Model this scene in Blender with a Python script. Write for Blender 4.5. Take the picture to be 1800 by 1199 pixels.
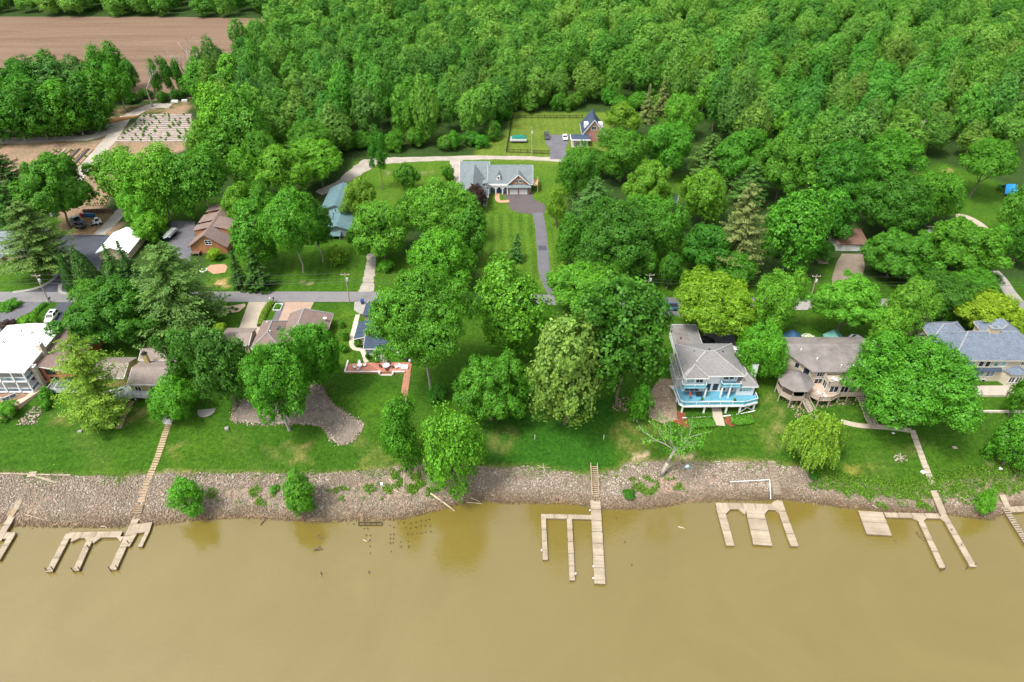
import bpy, math, random
import numpy as np

# ------------------------------------------------------------------ camera, sky, sun, exposure
scene = bpy.context.scene
for o in list(bpy.data.objects):
    bpy.data.objects.remove(o)
COL = scene.collection
CAM_H = 112.0
PITCH = math.radians(39.2)          # camera looks this far below the horizon
FPX = 1200.0                        # focal length in pixels of the 1800 px wide photograph
cam_data = bpy.data.cameras.new('camera')
cam_data.sensor_width = 36.0
cam_data.lens = 36.0 * FPX / 1800.0
cam_data.clip_start = 1.0
cam_data.clip_end = 6000.0
cam = bpy.data.objects.new('camera', cam_data)
COL.objects.link(cam)
cam.location = (0, 0, CAM_H)
cam.rotation_euler = (math.pi / 2 - PITCH, 0, 0)
scene.camera = cam

SUN_EL, SUN_AZ = math.radians(62), math.radians(-128)   # azimuth measured from +Y (away from the camera) towards +X
world = bpy.data.worlds.new('World')
scene.world = world
world.use_nodes = True
wn, wl = world.node_tree.nodes, world.node_tree.links
wn.clear()
w_out = wn.new('ShaderNodeOutputWorld')
w_bg = wn.new('ShaderNodeBackground')
w_sky = wn.new('ShaderNodeTexSky')
w_sky.sky_type = 'NISHITA'
w_sky.sun_disc = False
w_sky.sun_elevation = SUN_EL
w_sky.sun_rotation = SUN_AZ
w_sky.air_density = 1.0
w_sky.dust_density = 4.0
w_hsv = wn.new('ShaderNodeHueSaturation')              # thin overcast: the blue is mostly washed out
w_hsv.inputs['Saturation'].default_value = 0.30
wl.new(w_sky.outputs[0], w_hsv.inputs['Color'])
wl.new(w_hsv.outputs[0], w_bg.inputs['Color'])
w_bg.inputs['Strength'].default_value = 0.122
wl.new(w_bg.outputs[0], w_out.inputs['Surface'])

sun_data = bpy.data.lights.new('sun', 'SUN')
sun_data.energy = 1.5
sun_data.angle = math.radians(12)
sun_data.color = (1.0, 0.96, 0.89)
sun = bpy.data.objects.new('sun', sun_data)
COL.objects.link(sun)
sun.location = (0, 0, 300)
# direction towards the sun
sd = (math.cos(SUN_EL) * math.sin(SUN_AZ), math.cos(SUN_EL) * math.cos(SUN_AZ), math.sin(SUN_EL))
from mathutils import Vector, Matrix, Euler
sun.rotation_euler = Vector(sd).to_track_quat('Z', 'Y').to_euler()

scene.view_settings.view_transform = 'Standard'
scene.view_settings.look = 'None'
scene.view_settings.exposure = 1.42
scene.view_settings.gamma = 1.0
scene.view_settings.use_curve_mapping = False
scene.render.engine = 'CYCLES'
scene.cycles.max_bounces = 7
scene.cycles.diffuse_bounces = 4
scene.cycles.glossy_bounces = 3
scene.cycles.transmission_bounces = 5
scene.cycles.transparent_max_bounces = 6
scene.cycles.use_denoising = True

# ------------------------------------------------------------------ the survey: photograph <-> place
CP, SP = math.cos(PITCH), math.sin(PITCH)
rng = np.random.default_rng(7)
rnd = random.Random(11)

def ray(px, py):
    u = (px - 900.0) / FPX; v = (599.5 - py) / FPX
    return (u, CP + v * SP, -SP + v * CP)

def P(px, py, z):
    """the place at height z that stands at this point of the photograph"""
    d = ray(px, py); t = (z - CAM_H) / d[2]
    return (d[0] * t, d[1] * t)

def depth_of(y, z):
    return y * CP - (z - CAM_H) * SP

SHORE_PX = [(-60, 922), (0, 922), (100, 925), (200, 925), (280, 920), (350, 912), (440, 908), (500, 912), (560, 917), (600, 914), (700, 912),
            (760, 898), (800, 886), (850, 878), (900, 883), (1000, 883), (1060, 893), (1130, 893), (1190, 885), (1240, 880), (1300, 878),
            (1380, 876), (1450, 885), (1500, 892), (1560, 897), (1650, 900), (1680, 905), (1740, 912), (1770, 900), (1800, 890), (1860, 890)]
_sx = [P(a, b, 0)[0] for a, b in SHORE_PX]
_sy = [P(a, b, 0)[1] for a, b in SHORE_PX]
_sx = [-2000] + _sx + [2000]; _sy = [_sy[0]] + _sy + [_sy[-1]]
PROF_T = [-400, -40, -4, 0, 1.0, 8.2, 10, 19, 28, 38, 5000]
PROF_Z = [-9, -7, -1.0, 0, 0.45, 2.8, 3.1, 5.6, 7.2, 8.0, 8.0]

def terrain(x, y):
    t = np.asarray(y) - np.interp(x, _sx, _sy)
    return np.interp(t, PROF_T, PROF_Z)

def tz(x, y):
    return float(terrain(x, y))

def G(px, py):
    """ground point seen at this point of the photograph"""
    z = 6.0
    for _ in range(30):
        x, y = P(px, py, z); z = 0.5 * z + 0.5 * tz(x, y)
    return (x, y, tz(x, y))

# ------------------------------------------------------------------ small mesh workshop
def lin(r, g, b):
    f = lambda c: (c / 255 / 12.92) if c / 255 <= 0.04045 else ((c / 255 + 0.055) / 1.055) ** 2.4
    return (f(r), f(g), f(b))

class MB:
    def __init__(s): s.v = []; s.f = []; s.m = []
    def add(s, vs, fs, mi=0):
        b = len(s.v); s.v += [tuple(p) for p in vs]
        for f in fs: s.f.append(tuple(b + i for i in f)); s.m.append(mi)
        return s
    def box(s, x0, x1, y0, y1, z0, z1, mi=0):
        return s.add([(x0,y0,z0),(x1,y0,z0),(x1,y1,z0),(x0,y1,z0),(x0,y0,z1),(x1,y0,z1),(x1,y1,z1),(x0,y1,z1)],
                     [(0,3,2,1),(4,5,6,7),(0,1,5,4),(1,2,6,5),(2,3,7,6),(3,0,4,7)], mi)
    def obox(s, c, sx, sy, sz, rz=0.0, mi=0, rx=0.0):
        """box centred at c, turned"""
        R = Euler((rx, 0, rz)).to_matrix()
        vs = [Vector(c) + R @ Vector((a*sx/2, b*sy/2, d*sz/2)) for d in (-1,1) for a,b in ((-1,-1),(1,-1),(1,1),(-1,1))]
        return s.add(vs, [(0,3,2,1),(4,5,6,7),(0,1,5,4),(1,2,6,5),(2,3,7,6),(3,0,4,7)], mi)
    def beam(s, p0, p1, w, h, mi=0):
        """rectangular bar from p0 to p1 (axis through its middle)"""
        p0, p1 = Vector(p0), Vector(p1); d = (p1 - p0)
        if d.length < 1e-6: return s
        d.normalize(); side = d.cross(Vector((0,0,1)))
        if side.length < 1e-3: side = Vector((1,0,0))
        side.normalize(); up = side.cross(d)
        a, b = side*w/2, up*h/2
        vs = [p0-a-b, p0+a-b, p0+a+b, p0-a+b, p1-a-b, p1+a-b, p1+a+b, p1-a+b]
        return s.add(vs, [(0,1,2,3),(7,6,5,4),(4,5,1,0),(5,6,2,1),(6,7,3,2),(7,4,0,3)], mi)
    def tube(s, p0, p1, r0, r1, n=7, mi=0, cap=True):
        p0, p1 = Vector(p0), Vector(p1); d = (p1-p0).normalized()
        a = d.cross(Vector((0,0,1)) if abs(d.z) < .9 else Vector((1,0,0))).normalized(); b = d.cross(a)
        vs = []
        for p, r in ((p0,r0),(p1,r1)):
            for k in range(n):
                t = 2*math.pi*k/n; vs.append(p + a*math.cos(t)*r + b*math.sin(t)*r)
        fs = [(k,(k+1)%n,n+(k+1)%n,n+k) for k in range(n)]
        if cap: fs += [tuple(range(n-1,-1,-1)), tuple(range(n,2*n))]
        return s.add(vs, fs, mi)
    def prism(s, poly, z0, z1, mi=0):
        n = len(poly)
        vs = [(x,y,z0) for x,y in poly] + [(x,y,z1) for x,y in poly]
        fs = [tuple(range(n-1,-1,-1)), tuple(range(n,2*n))] + [(k,(k+1)%n,n+(k+1)%n,n+k) for k in range(n)]
        return s.add(vs, fs, mi)
    def lathe(s, prof, c=(0,0,0), n=12, mi=0):
        vs = []; fs = []
        for r, z in prof:
            for k in range(n):
                t = 2*math.pi*k/n; vs.append((c[0]+r*math.cos(t), c[1]+r*math.sin(t), c[2]+z))
        for i in range(len(prof)-1):
            for k in range(n): fs.append((i*n+k, i*n+(k+1)%n, (i+1)*n+(k+1)%n, (i+1)*n+k))
        fs += [tuple(range(n-1,-1,-1)), tuple(range((len(prof)-1)*n, len(prof)*n))]
        return s.add(vs, fs, mi)
    def loft(s, rings, mi=0, caps=True):
        n = len(rings[0]); vs = [p for r in rings for p in r]; fs = []
        for i in range(len(rings)-1):
            for k in range(n): fs.append((i*n+k, i*n+(k+1)%n, (i+1)*n+(k+1)%n, (i+1)*n+k))
        if caps: fs += [tuple(range(n-1,-1,-1)), tuple(range((len(rings)-1)*n, len(rings)*n))]
        return s.add(vs, fs, mi)
    def slab(s, poly3, th, mi=0):
        """flat roof plane given by its top corners, th thick downwards"""
        n = len(poly3)
        vs = [tuple(p) for p in poly3] + [(p[0],p[1],p[2]-th) for p in poly3]
        fs = [tuple(range(n)), tuple(range(2*n-1,n-1,-1))] + [((k+1)%n,k,n+k,n+(k+1)%n) for k in range(n)]
        return s.add(vs, fs, mi)
    def mesh(s, name, mats, smooth=False):
        me = bpy.data.meshes.new(name)
        me.from_pydata(s.v, [], s.f)
        for m in (mats if isinstance(mats, (list,tuple)) else [mats]): me.materials.append(m)
        if s.m and max(s.m) > 0: me.polygons.foreach_set('material_index', s.m)
        if smooth: me.polygons.foreach_set('use_smooth', [True]*len(s.f))
        me.update()
        return me
    def build(s, name, mats, parent=None, smooth=False):
        return link(name, s.mesh(name, mats, smooth), parent)

def link(name, me, parent=None):
    o = bpy.data.objects.new(name, me); COL.objects.link(o)
    if parent is not None: o.parent = parent
    return o

def tag(o, label=None, cat=None, group=None, kind=None):
    if label: o['label'] = label
    if cat: o['category'] = cat
    if group: o['group'] = group
    if kind: o['kind'] = kind
    return o

def empty(name, loc=(0,0,0), rz=0.0):
    o = bpy.data.objects.new(name, None); COL.objects.link(o)
    o.location = loc; o.rotation_euler = (0,0,rz); o.empty_display_size = 0.5
    return o

def np_mesh(name, verts, faces, mats, attrs=None):
    """verts (n,3), faces (m,k) numpy"""
    me = bpy.data.meshes.new(name)
    n, (m, k) = len(verts), faces.shape
    me.vertices.add(n); me.vertices.foreach_set('co', np.ascontiguousarray(verts, dtype=np.float32).ravel())
    me.loops.add(m*k); me.loops.foreach_set('vertex_index', np.ascontiguousarray(faces, dtype=np.int32).ravel())
    me.polygons.add(m); me.polygons.foreach_set('loop_start', np.arange(0, m*k, k, dtype=np.int32))
    me.polygons.foreach_set('loop_total', np.full(m, k, dtype=np.int32))
    for mm in (mats if isinstance(mats,(list,tuple)) else [mats]): me.materials.append(mm)
    for an, (dom, typ, data) in (attrs or {}).items():
        a = me.attributes.new(an, typ, dom)
        a.data.foreach_set('color' if typ == 'FLOAT_COLOR' else 'value', np.ascontiguousarray(data, dtype=np.float32).ravel())
    me.update(); me.validate()
    return me

# ------------------------------------------------------------------ materials
def nmat(name):
    m = bpy.data.materials.new(name); m.use_nodes = True
    nt = m.node_tree; nt.nodes.clear()
    out = nt.nodes.new('ShaderNodeOutputMaterial')
    return m, nt, out

def N(nt, t, **kw):
    n = nt.nodes.new(t)
    for k, v in kw.items():
        if k in n.inputs: n.inputs[k].default_value = v
        else: setattr(n, k, v)
    return n

def ramp(nt, fac, stops):
    r = nt.nodes.new('ShaderNodeValToRGB'); e = r.color_ramp.elements
    while len(e) < len(stops): e.new(0.5)
    for el, (p, c) in zip(e, stops): el.position = p; el.color = (*c, 1) if len(c) == 3 else c
    nt.links.new(fac, r.inputs[0])
    return r.outputs[0]

def mixc(nt, fac, a, b, mode='MIX'):
    n = nt.nodes.new('ShaderNodeMix'); n.data_type = 'RGBA'; n.blend_type = mode
    for sock, val in ((n.inputs[0], fac), (n.inputs[6], a), (n.inputs[7], b)):
        if isinstance(val, (int, float)): sock.default_value = val
        elif isinstance(val, tuple): sock.default_value = (*val, 1) if len(val) == 3 else val
        else: nt.links.new(val, sock)
    return n.outputs[2]

def noise(nt, co, scale, detail=3.0, rough=0.55, dist=0.0):
    n = nt.nodes.new('ShaderNodeTexNoise'); n.inputs['Scale'].default_value = scale
    n.inputs['Detail'].default_value = detail; n.inputs['Roughness'].default_value = rough; n.inputs['Distortion'].default_value = dist
    if co is not None: nt.links.new(co, n.inputs['Vector'])
    return n

def coords(nt, kind='Object', scale=None):
    c = nt.nodes.new('ShaderNodeTexCoord'); o = c.outputs[kind]
    if scale:
        mp = nt.nodes.new('ShaderNodeMapping'); mp.inputs['Scale'].default_value = scale
        nt.links.new(o, mp.inputs['Vector']); o = mp.outputs[0]
    return o

def bump(nt, h, strength=0.3, dist=0.05):
    b = nt.nodes.new('ShaderNodeBump'); b.inputs['Strength'].default_value = strength; b.inputs['Distance'].default_value = dist
    nt.links.new(h, b.inputs['Height']); return b.outputs[0]

def princ(nt, out, base, rough=0.8, normal=None, metal=0.0, spec=0.3, emit=None):
    p = nt.nodes.new('ShaderNodeBsdfPrincipled')
    if isinstance(base, tuple): p.inputs['Base Color'].default_value = (*base, 1)
    else: nt.links.new(base, p.inputs['Base Color'])
    p.inputs['Roughness'].default_value = rough; p.inputs['Metallic'].default_value = metal
    p.inputs['Specular IOR Level'].default_value = spec
    if normal is not None: nt.links.new(normal, p.inputs['Normal'])
    nt.links.new(p.outputs[0], out.inputs['Surface'])
    return p

_mats = {}
def plain(name, col, rough=0.7, var=0.12, scale=1.2, spec=0.3, metal=0.0, fine=9.0):
    """painted or weathered surface: colour with blotches and fine grain"""
    if name in _mats: return _mats[name]
    m, nt, out = nmat(name)
    co = coords(nt)
    a = noise(nt, co, scale, 4.0); b = noise(nt, co, fine, 2.0)
    dark = tuple(c * (1 - 2*var) for c in col); light = tuple(min(1, c * (1 + var)) for c in col)
    c1 = ramp(nt, a.outputs[0], [(0.3, dark), (0.55, col), (0.75, light)])
    c2 = mixc(nt, 0.5*var*2, c1, ramp(nt, b.outputs[0], [(0.3, tuple(c*0.55 for c in col)), (0.7, light)]))
    princ(nt, out, c2, rough, metal=metal, spec=spec)
    _mats[name] = m
    return m

def shingle(name, col, streak=0.25, var=0.25):
    """asphalt shingles: courses, speckle and dark streaks"""
    m, nt, out = nmat(name)
    co = coords(nt)
    br = N(nt, 'ShaderNodeTexBrick', offset=0.5)
    mp = N(nt, 'ShaderNodeMapping'); mp.inputs['Scale'].default_value = (1, 1, 1)
    sx = N(nt, 'ShaderNodeSeparateXYZ'); nt.links.new(co, sx.inputs[0])
    ad = N(nt, 'ShaderNodeMath', operation='ADD'); nt.links.new(sx.outputs[0], ad.inputs[0]); nt.links.new(sx.outputs[1], ad.inputs[1])
    cb = N(nt, 'ShaderNodeCombineXYZ'); nt.links.new(ad.outputs[0], cb.inputs[0]); nt.links.new(sx.outputs[2], cb.inputs[1])
    nt.links.new(cb.outputs[0], br.inputs['Vector'])
    br.inputs['Scale'].default_value = 1.0; br.inputs['Brick Width'].default_value = 0.55; br.inputs['Row Height'].default_value = 0.16
    br.inputs['Mortar Size'].default_value = 0.012
    br.inputs['Color1'].default_value = (*[c*(1-var) for c in col], 1); br.inputs['Color2'].default_value = (*[min(1,c*(1+var)) for c in col], 1)
    br.inputs['Mortar'].default_value = (*[c*0.5 for c in col], 1)
    a = noise(nt, co, 0.35, 4.0); b = noise(nt, co, 5.0, 3.0)
    c1 = mixc(nt, streak, br.outputs[0], ramp(nt, a.outputs[0], [(0.35, tuple(c*0.45 for c in col)), (0.65, tuple(min(1,c*1.35) for c in col))]))
    c2 = mixc(nt, 0.3, c1, ramp(nt, b.outputs[0], [(0.3, tuple(c*0.55 for c in col)), (0.7, tuple(min(1,c*1.4) for c in col))]))
    princ(nt, out, c2, 0.85, bump(nt, b.outputs[0], 0.4, 0.03), spec=0.2)
    return m

def siding(name, col, pitch=0.2, var=0.08):
    """horizontal lap boards"""
    m, nt, out = nmat(name)
    co = coords(nt)
    w = N(nt, 'ShaderNodeTexWave', wave_type='BANDS', bands_direction='Z', wave_profile='SAW')
    w.inputs['Scale'].default_value = 0.314 / pitch; nt.links.new(co, w.inputs['Vector'])
    a = noise(nt, co, 0.8, 4.0)
    c1 = ramp(nt, a.outputs[0], [(0.3, tuple(c*(1-2*var) for c in col)), (0.7, tuple(min(1,c*(1+var)) for c in col))])
    princ(nt, out, c1, 0.65, bump(nt, w.outputs[0], 0.5, 0.02))
    return m

def brickmat(name, c1, c2, mortar, w=0.24, h=0.08):
    m, nt, out = nmat(name)
    co = coords(nt)
    sx = N(nt, 'ShaderNodeSeparateXYZ'); nt.links.new(co, sx.inputs[0])
    ad = N(nt, 'ShaderNodeMath', operation='ADD'); nt.links.new(sx.outputs[0], ad.inputs[0]); nt.links.new(sx.outputs[1], ad.inputs[1])
    cb = N(nt, 'ShaderNodeCombineXYZ'); nt.links.new(ad.outputs[0], cb.inputs[0]); nt.links.new(sx.outputs[2], cb.inputs[1])
    br = N(nt, 'ShaderNodeTexBrick'); nt.links.new(cb.outputs[0], br.inputs['Vector'])
    br.inputs['Scale'].default_value = 1.0; br.inputs['Brick Width'].default_value = w; br.inputs['Row Height'].default_value = h
    br.inputs['Mortar Size'].default_value = 0.01
    br.inputs['Color1'].default_value = (*c1,1); br.inputs['Color2'].default_value = (*c2,1); br.inputs['Mortar'].default_value = (*mortar,1)
    a = noise(nt, co, 1.5, 3.0)
    c = mixc(nt, 0.25, br.outputs[0], ramp(nt, a.outputs[0], [(0.3, tuple(x*0.6 for x in c1)), (0.7, c2)]))
    princ(nt, out, c, 0.85)
    return m

def glassmat(name, col=(0.02,0.028,0.035), rough=0.06, spec=0.6):
    m, nt, out = nmat(name)
    co = coords(nt)
    a = noise(nt, co, 0.9, 2.0)
    c = ramp(nt, a.outputs[0], [(0.35, tuple(x*0.5 for x in col)), (0.7, tuple(min(1,x*1.8) for x in col))])
    princ(nt, out, c, rough, spec=spec)
    return m

def woodmat(name, col, var=0.2, along=(0.6, 6.0, 6.0)):
    """weathered boards: each island of the mesh gets its own shade"""
    m, nt, out = nmat(name)
    co = coords(nt)
    g = N(nt, 'ShaderNodeNewGeometry')
    a = noise(nt, co, 3.0, 4.0); b = noise(nt, co, 0.35, 3.0)
    c1 = ramp(nt, g.outputs['Random Per Island'], [(0.0, tuple(c*(1-var) for c in col)), (0.5, col), (1.0, tuple(min(1,c*(1+var)) for c in col))])
    c2 = mixc(nt, 0.35, c1, ramp(nt, a.outputs[0], [(0.3, tuple(c*0.55 for c in col)), (0.7, tuple(min(1,c*1.25) for c in col))]))
    c3 = mixc(nt, 0.35, c2, ramp(nt, b.outputs[0], [(0.38, tuple(c*f for c,f in zip(col,(0.62,0.58,0.52)))), (0.62, tuple(min(1,c*1.1) for c in col))]))
    princ(nt, out, c3, 0.85, spec=0.2)
    return m

def leafmat(name, use_object_color=True, ramp_stops=None, translucent=0.32, var=0.5):
    """leaves: shade differs from leaf to leaf and from tree to tree"""
    m, nt, out = nmat(name)
    oi = N(nt, 'ShaderNodeObjectInfo')
    at = N(nt, 'ShaderNodeAttribute', attribute_name='tone')
    if use_object_color: base = oi.outputs['Color']
    else: base = ramp(nt, oi.outputs['Random'], ramp_stops)
    tone = ramp(nt, at.outputs['Fac'], [(0.0, (1-var*1.1, 1-var*1.0, 1-var*1.1)), (0.55, (1,1,1)), (1.0, (1+var*1.75, 1+var*1.15, 1+var*1.3))])
    c = mixc(nt, 1.0, base, tone, 'MULTIPLY')
    c = mixc(nt, 1.0, c, (1.20, 1.46, 0.74), 'MULTIPLY')
    d = N(nt, 'ShaderNodeBsdfDiffuse'); nt.links.new(c, d.inputs['Color'])
    t = N(nt, 'ShaderNodeBsdfTranslucent')
    ct = mixc(nt, 1.0, c, (1.25, 1.3, 0.6), 'MULTIPLY'); nt.links.new(ct, t.inputs['Color'])
    mx = N(nt, 'ShaderNodeMixShader'); mx.inputs[0].default_value = translucent
    nt.links.new(d.outputs[0], mx.inputs[1]); nt.links.new(t.outputs[0], mx.inputs[2])
    gl = N(nt, 'ShaderNodeBsdfGlossy'); gl.inputs['Roughness'].default_value = 0.5; gl.inputs['Color'].default_value = (0.9,1,0.9,1)
    mx2 = N(nt, 'ShaderNodeMixShader'); mx2.inputs[0].default_value = 0.012
    nt.links.new(mx.outputs[0], mx2.inputs[1]); nt.links.new(gl.outputs[0], mx2.inputs[2])
    nt.links.new(mx2.outputs[0], out.inputs['Surface'])
    return m

LEAF = leafmat('leaf')
NEEDLE = leafmat('needle', translucent=0.2, var=0.42)
BARK = plain('bark', (0.16,0.13,0.10), 0.9, 0.3, 2.0)
BARK_PALE = plain('bark_pale', (0.36,0.33,0.28), 0.9, 0.25, 1.5)
BARK_DEAD = plain('bark_dead', (0.33,0.30,0.27), 0.9, 0.25, 2.0)
# ------------------------------------------------------------------ the setting: ground, river, bank, roads
import bmesh

def in_poly(px, py, poly):
    inside = np.zeros(px.shape, bool); n = len(poly)
    for i in range(n):
        x0, y0 = poly[i]; x1, y1 = poly[(i+1) % n]
        c = ((y0 > py) != (y1 > py))
        with np.errstate(divide='ignore', invalid='ignore'):
            xi = (x1-x0) * (py-y0) / (y1-y0 + 1e-12) + x0
        inside ^= c & (px < xi)
    return inside

def poly_sdf(px, py, poly):
    d = np.full(px.shape, 1e9); n = len(poly)
    for i in range(n):
        x0, y0 = poly[i]; x1, y1 = poly[(i+1) % n]
        dx, dy = x1-x0, y1-y0; L = dx*dx + dy*dy + 1e-9
        t = np.clip(((px-x0)*dx + (py-y0)*dy) / L, 0, 1)
        d = np.minimum(d, np.hypot(px-(x0+t*dx), py-(y0+t*dy)))
    return np.where(in_poly(px, py, poly), -d, d)

def Gp(pts):
    return [G(a, b)[:2] for a, b in pts]

_ph = [rng.uniform(0, 6.28, 8) for _ in range(6)]
def wob(x, y, s, k=0):
    """cheap smooth noise, about -1..1"""
    p = _ph[k % 6]
    return (np.sin(x/s + p[0] + 1.7*np.sin(y/s*0.8 + p[1])) + np.sin(y/s*1.3 + p[2] + 1.3*np.sin(x/s*1.1 + p[3]))
            + 0.5*np.sin(x/s*2.7 + p[4]) * np.sin(y/s*2.3 + p[5])) / 2.5

LAWN = np.array((0.035, 0.092, 0.0065))
LUSH = np.array((0.023, 0.076, 0.006))
DRY = np.array((0.17, 0.160, 0.055))
DRYG = np.array((0.092, 0.130, 0.028))
WOODF = np.array((0.026, 0.055, 0.012))
DIRT = np.array((0.215, 0.165, 0.112))
TANDIRT = np.array((0.33, 0.255, 0.165))
MULCH = np.array((0.22, 0.075, 0.035))
BANKD = np.array((0.20, 0.165, 0.125))

def lines(segs):
    out = []
    for a, b, s in segs: out += list(np.arange(a, b, s))
    return np.array(out + [segs[-1][1]], float)

gx = lines([(-2600,-600,200), (-600,-240,20), (-240,-150,3), (-150,160,0.75), (160,240,3), (240,600,20), (600,2600,200)])
gy = lines([(-400,0,40), (0,70,5), (70,152,0.6), (152,300,1.0), (300,460,5), (460,800,20), (800,4400,200)])
GX, GY = np.meshgrid(gx, gy)
GZ = terrain(GX, GY)
tt = GY - np.interp(GX, _sx, _sy)
GZ = GZ + np.where((tt > 12) & (tt < 300), 0.05*wob(GX, GY, 7, 1), 0) * np.clip((40-tt)/10, 0, 1)
colr = np.zeros(GX.shape + (3,)); colr[:] = LAWN
def blend(mask, c):
    colr[:] = colr*(1-mask[..., None]) + np.asarray(c)*mask[..., None]
def zone(pxpoly, c, soft=1.0, ragged=0.0, rs=2.0, amount=1.0, solid=None):
    solid = amount >= 1.0 if solid is None else solid
    d = poly_sdf(GX, GY, Gp(pxpoly))
    if ragged: d = d + ragged*wob(GX, GY, rs, 2)
    mk = np.clip(0.5 - d/(2*soft), 0, 1)*amount
    if ragged and not solid: mk = mk*np.clip(0.62 + 0.75*wob(GX, GY, 0.85, 5) + 0.35*wob(GX, GY, 2.3, 1), 0, 1)
    blend(mk, c)
# light and dark swathes of the grass
blend(np.clip(0.5+0.7*wob(GX, GY, 9, 0), 0, 1)*0.45, LUSH)
blend(np.clip(wob(GX, GY, 5, 3)*1.4-0.55, 0, 1)*0.32, DRYG)
# woodland floor beyond the lane
blend(np.clip((GY-152)/4, 0, 1), WOODF)
CLEAR = [[(355,515),(365,455),(410,440),(480,420),(560,415),(640,425),(655,470),(650,515)],
         [(600,335),(625,285),(800,276),(990,284),(1000,330),(985,400),(1000,515),(840,515),(848,380),(700,360),(640,380)],
         [(832,280),(850,238),(888,240),(900,198),(1070,198),(1075,290),(990,290)],
         [(1600,310),(1650,285),(1700,300),(1755,320),(1800,345),(1830,480),(1760,440),(1730,410),(1640,360)],
         [(-40,458),(60,458),(110,480),(105,520),(-40,520)],
         [(70,415),(80,380),(130,385),(140,415)],
         [(1125,425),(1265,425),(1275,515),(1125,515)],
         [(240,390),(255,340),(330,350),(410,350),(360,385),(320,390)],
         [(1190,360),(1180,310),(1215,300),(1225,340)],
         [(1050,200),(1200,195),(1210,215),(1120,215)], [(650,475),(660,400),(720,450),(750,470),(700,515),(640,515)],
         [(1440,520),(1440,455),(1465,460),(1470,520)], [(1590,520),(1600,490),(1690,490),(1700,520)]]
for c in CLEAR: zone(c, LAWN*1.12, 1.5)
zone(CLEAR[1], np.array((0.062,0.130,0.012)), 1.5, amount=0.8)
zone(CLEAR[2], np.array((0.098,0.146,0.022)), 1.5, amount=0.85)
# mown stripes
def stripes(pxpoly, ang, period, amt):
    d = poly_sdf(GX, GY, Gp(pxpoly)); m = np.clip(-d/1.0, 0, 1)
    s = np.sin((GX*math.cos(ang) + GY*math.sin(ang))*2*math.pi/period)
    colr[:] = colr*(1 + (m*np.tanh(2.5*s)*amt)[..., None])
stripes([(850,515),(848,375),(940,375),(965,515)], 0.03, 3.0, 0.16)
stripes([(962,400),(1000,390),(1005,515),(965,515)], 0.03, 3.0, 0.16)
stripes(CLEAR[2], 0.0, 3.0, 0.05)
stripes([(1090,740),(1370,740),(1360,812),(1100,812)], 1.57, 1.8, 0.07)
stripes([(1480,750),(1600,760),(1640,840),(1500,840)], 1.5, 1.8, 0.09)
stripes([(0,750),(250,750),(230,835),(0,830)], 1.65, 2.2, 0.07)
stripes([(380,460),(640,430),(640,510),(380,512)], 0.1, 2.6, 0.10)
# grass zones on the river lawn
zone([(855,690),(1080,700),(1082,826),(1030,835),(940,818),(850,822),(845,760)], np.array((0.020,0.078,0.006)), 0.5, 0.4)
zone([(1080,720),(1165,725),(1150,800),(1085,800)], DRYG*np.array((0.95,0.85,0.8)), 1.6, 1.8, 1.6, 0.75)
zone([(1085,735),(1120,735),(1105,790),(1088,790)], DRY, 1.2, 1.3, 1.1, 0.35)
zone([(855,765),(905,755),(900,790),(860,790)], DRY, 1.4, 1.2, 1.3, 0.5)
zone([(1112,795),(1138,797),(1138,810),(1112,810)], TANDIRT, 0.4, 0.5, 0.8)
zone([(1186,797),(1218,800),(1222,812),(1190,808)], TANDIRT, 0.4, 0.5, 0.8)
zone([(505,783),(545,783),(545,812),(512,812)], DRY, 0.8, 0.9, 0.8, 0.75)
zone([(460,790),(490,785),(500,805),(470,810)], DRY, 1.0, 1.0, 0.9, 0.4)
zone([(630,770),(690,790),(690,822),(640,815)], DRY, 1.3, 1.1, 1.2, 0.45)
zone([(225,715),(275,715),(270,740),(215,742)], DRY*1.0, 0.8, 0.9, 0.9, 0.7)
zone([(85,725),(130,733),(130,745),(85,745)], DRY, 0.7, 0.7, 0.7, 0.55)
zone([(290,785),(320,775),(330,800),(300,808)], DRY, 1.0, 1.0, 0.9, 0.45)
zone([(1330,770),(1350,680),(1375,700),(1385,790)], DRYG, 1.0, 0.8, 1.0, 0.7)
zone([(1350,700),(1365,700),(1385,775),(1355,800)], DRY, 1.0, 1.0, 1.0, 0.35)
zone([(1575,790),(1640,770),(1625,800),(1590,805)], DRY, 1.0, 1.0, 0.9, 0.35)
zone([(1480,822),(1530,818),(1525,838),(1490,838)], np.array((0.20,0.18,0.04)), 0.8, 0.9, 1.0, 0.7)
zone([(610,700),(720,690),(715,760),(640,745)], np.array((0.055,0.135,0.009)), 1.5, 1.2, 2.0, 0.7)
zone([(0,640),(0,760),(110,760),(100,700)], LUSH*0.9, 1.5, 1.0, 2.0, 0.5)
zone([(560,560),(600,535),(625,545),(612,640),(575,640)], np.array((0.062,0.135,0.010)), 1.0, 0.8, 2.0, 0.8)
zone([(1780,890),(1800,770),(1735,800),(1730,850)], DRYG*0.8, 1.5, 1.5, 2.0, 0.4)
zone([(335,982-480),(370,500),(372,506),(338,508)], DRY, 0.6, 0.6, 0.7, 0.4)
zone([(530,495),(548,495),(548,501),(528,500)], TANDIRT, 0.4, 0.4, 0.7, 0.8)
zone([(700,483),(712,483),(712,490),(700,490)], TANDIRT, 0.4, 0.4, 0.7, 0.6)
zone([(375,492),(398,490),(400,505),(380,503)], np.array((0.4,0.28,0.14)), 0.5, 0.6, 0.8, 0.7)
zone([(675,305),(680,300),(686,305),(680,308)], TANDIRT, 0.8, 0.3, 0.7, 0.8)
zone([(740,303),(760,301),(760,306),(742,308)], TANDIRT, 0.8, 0.4, 0.7, 0.5)
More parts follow.
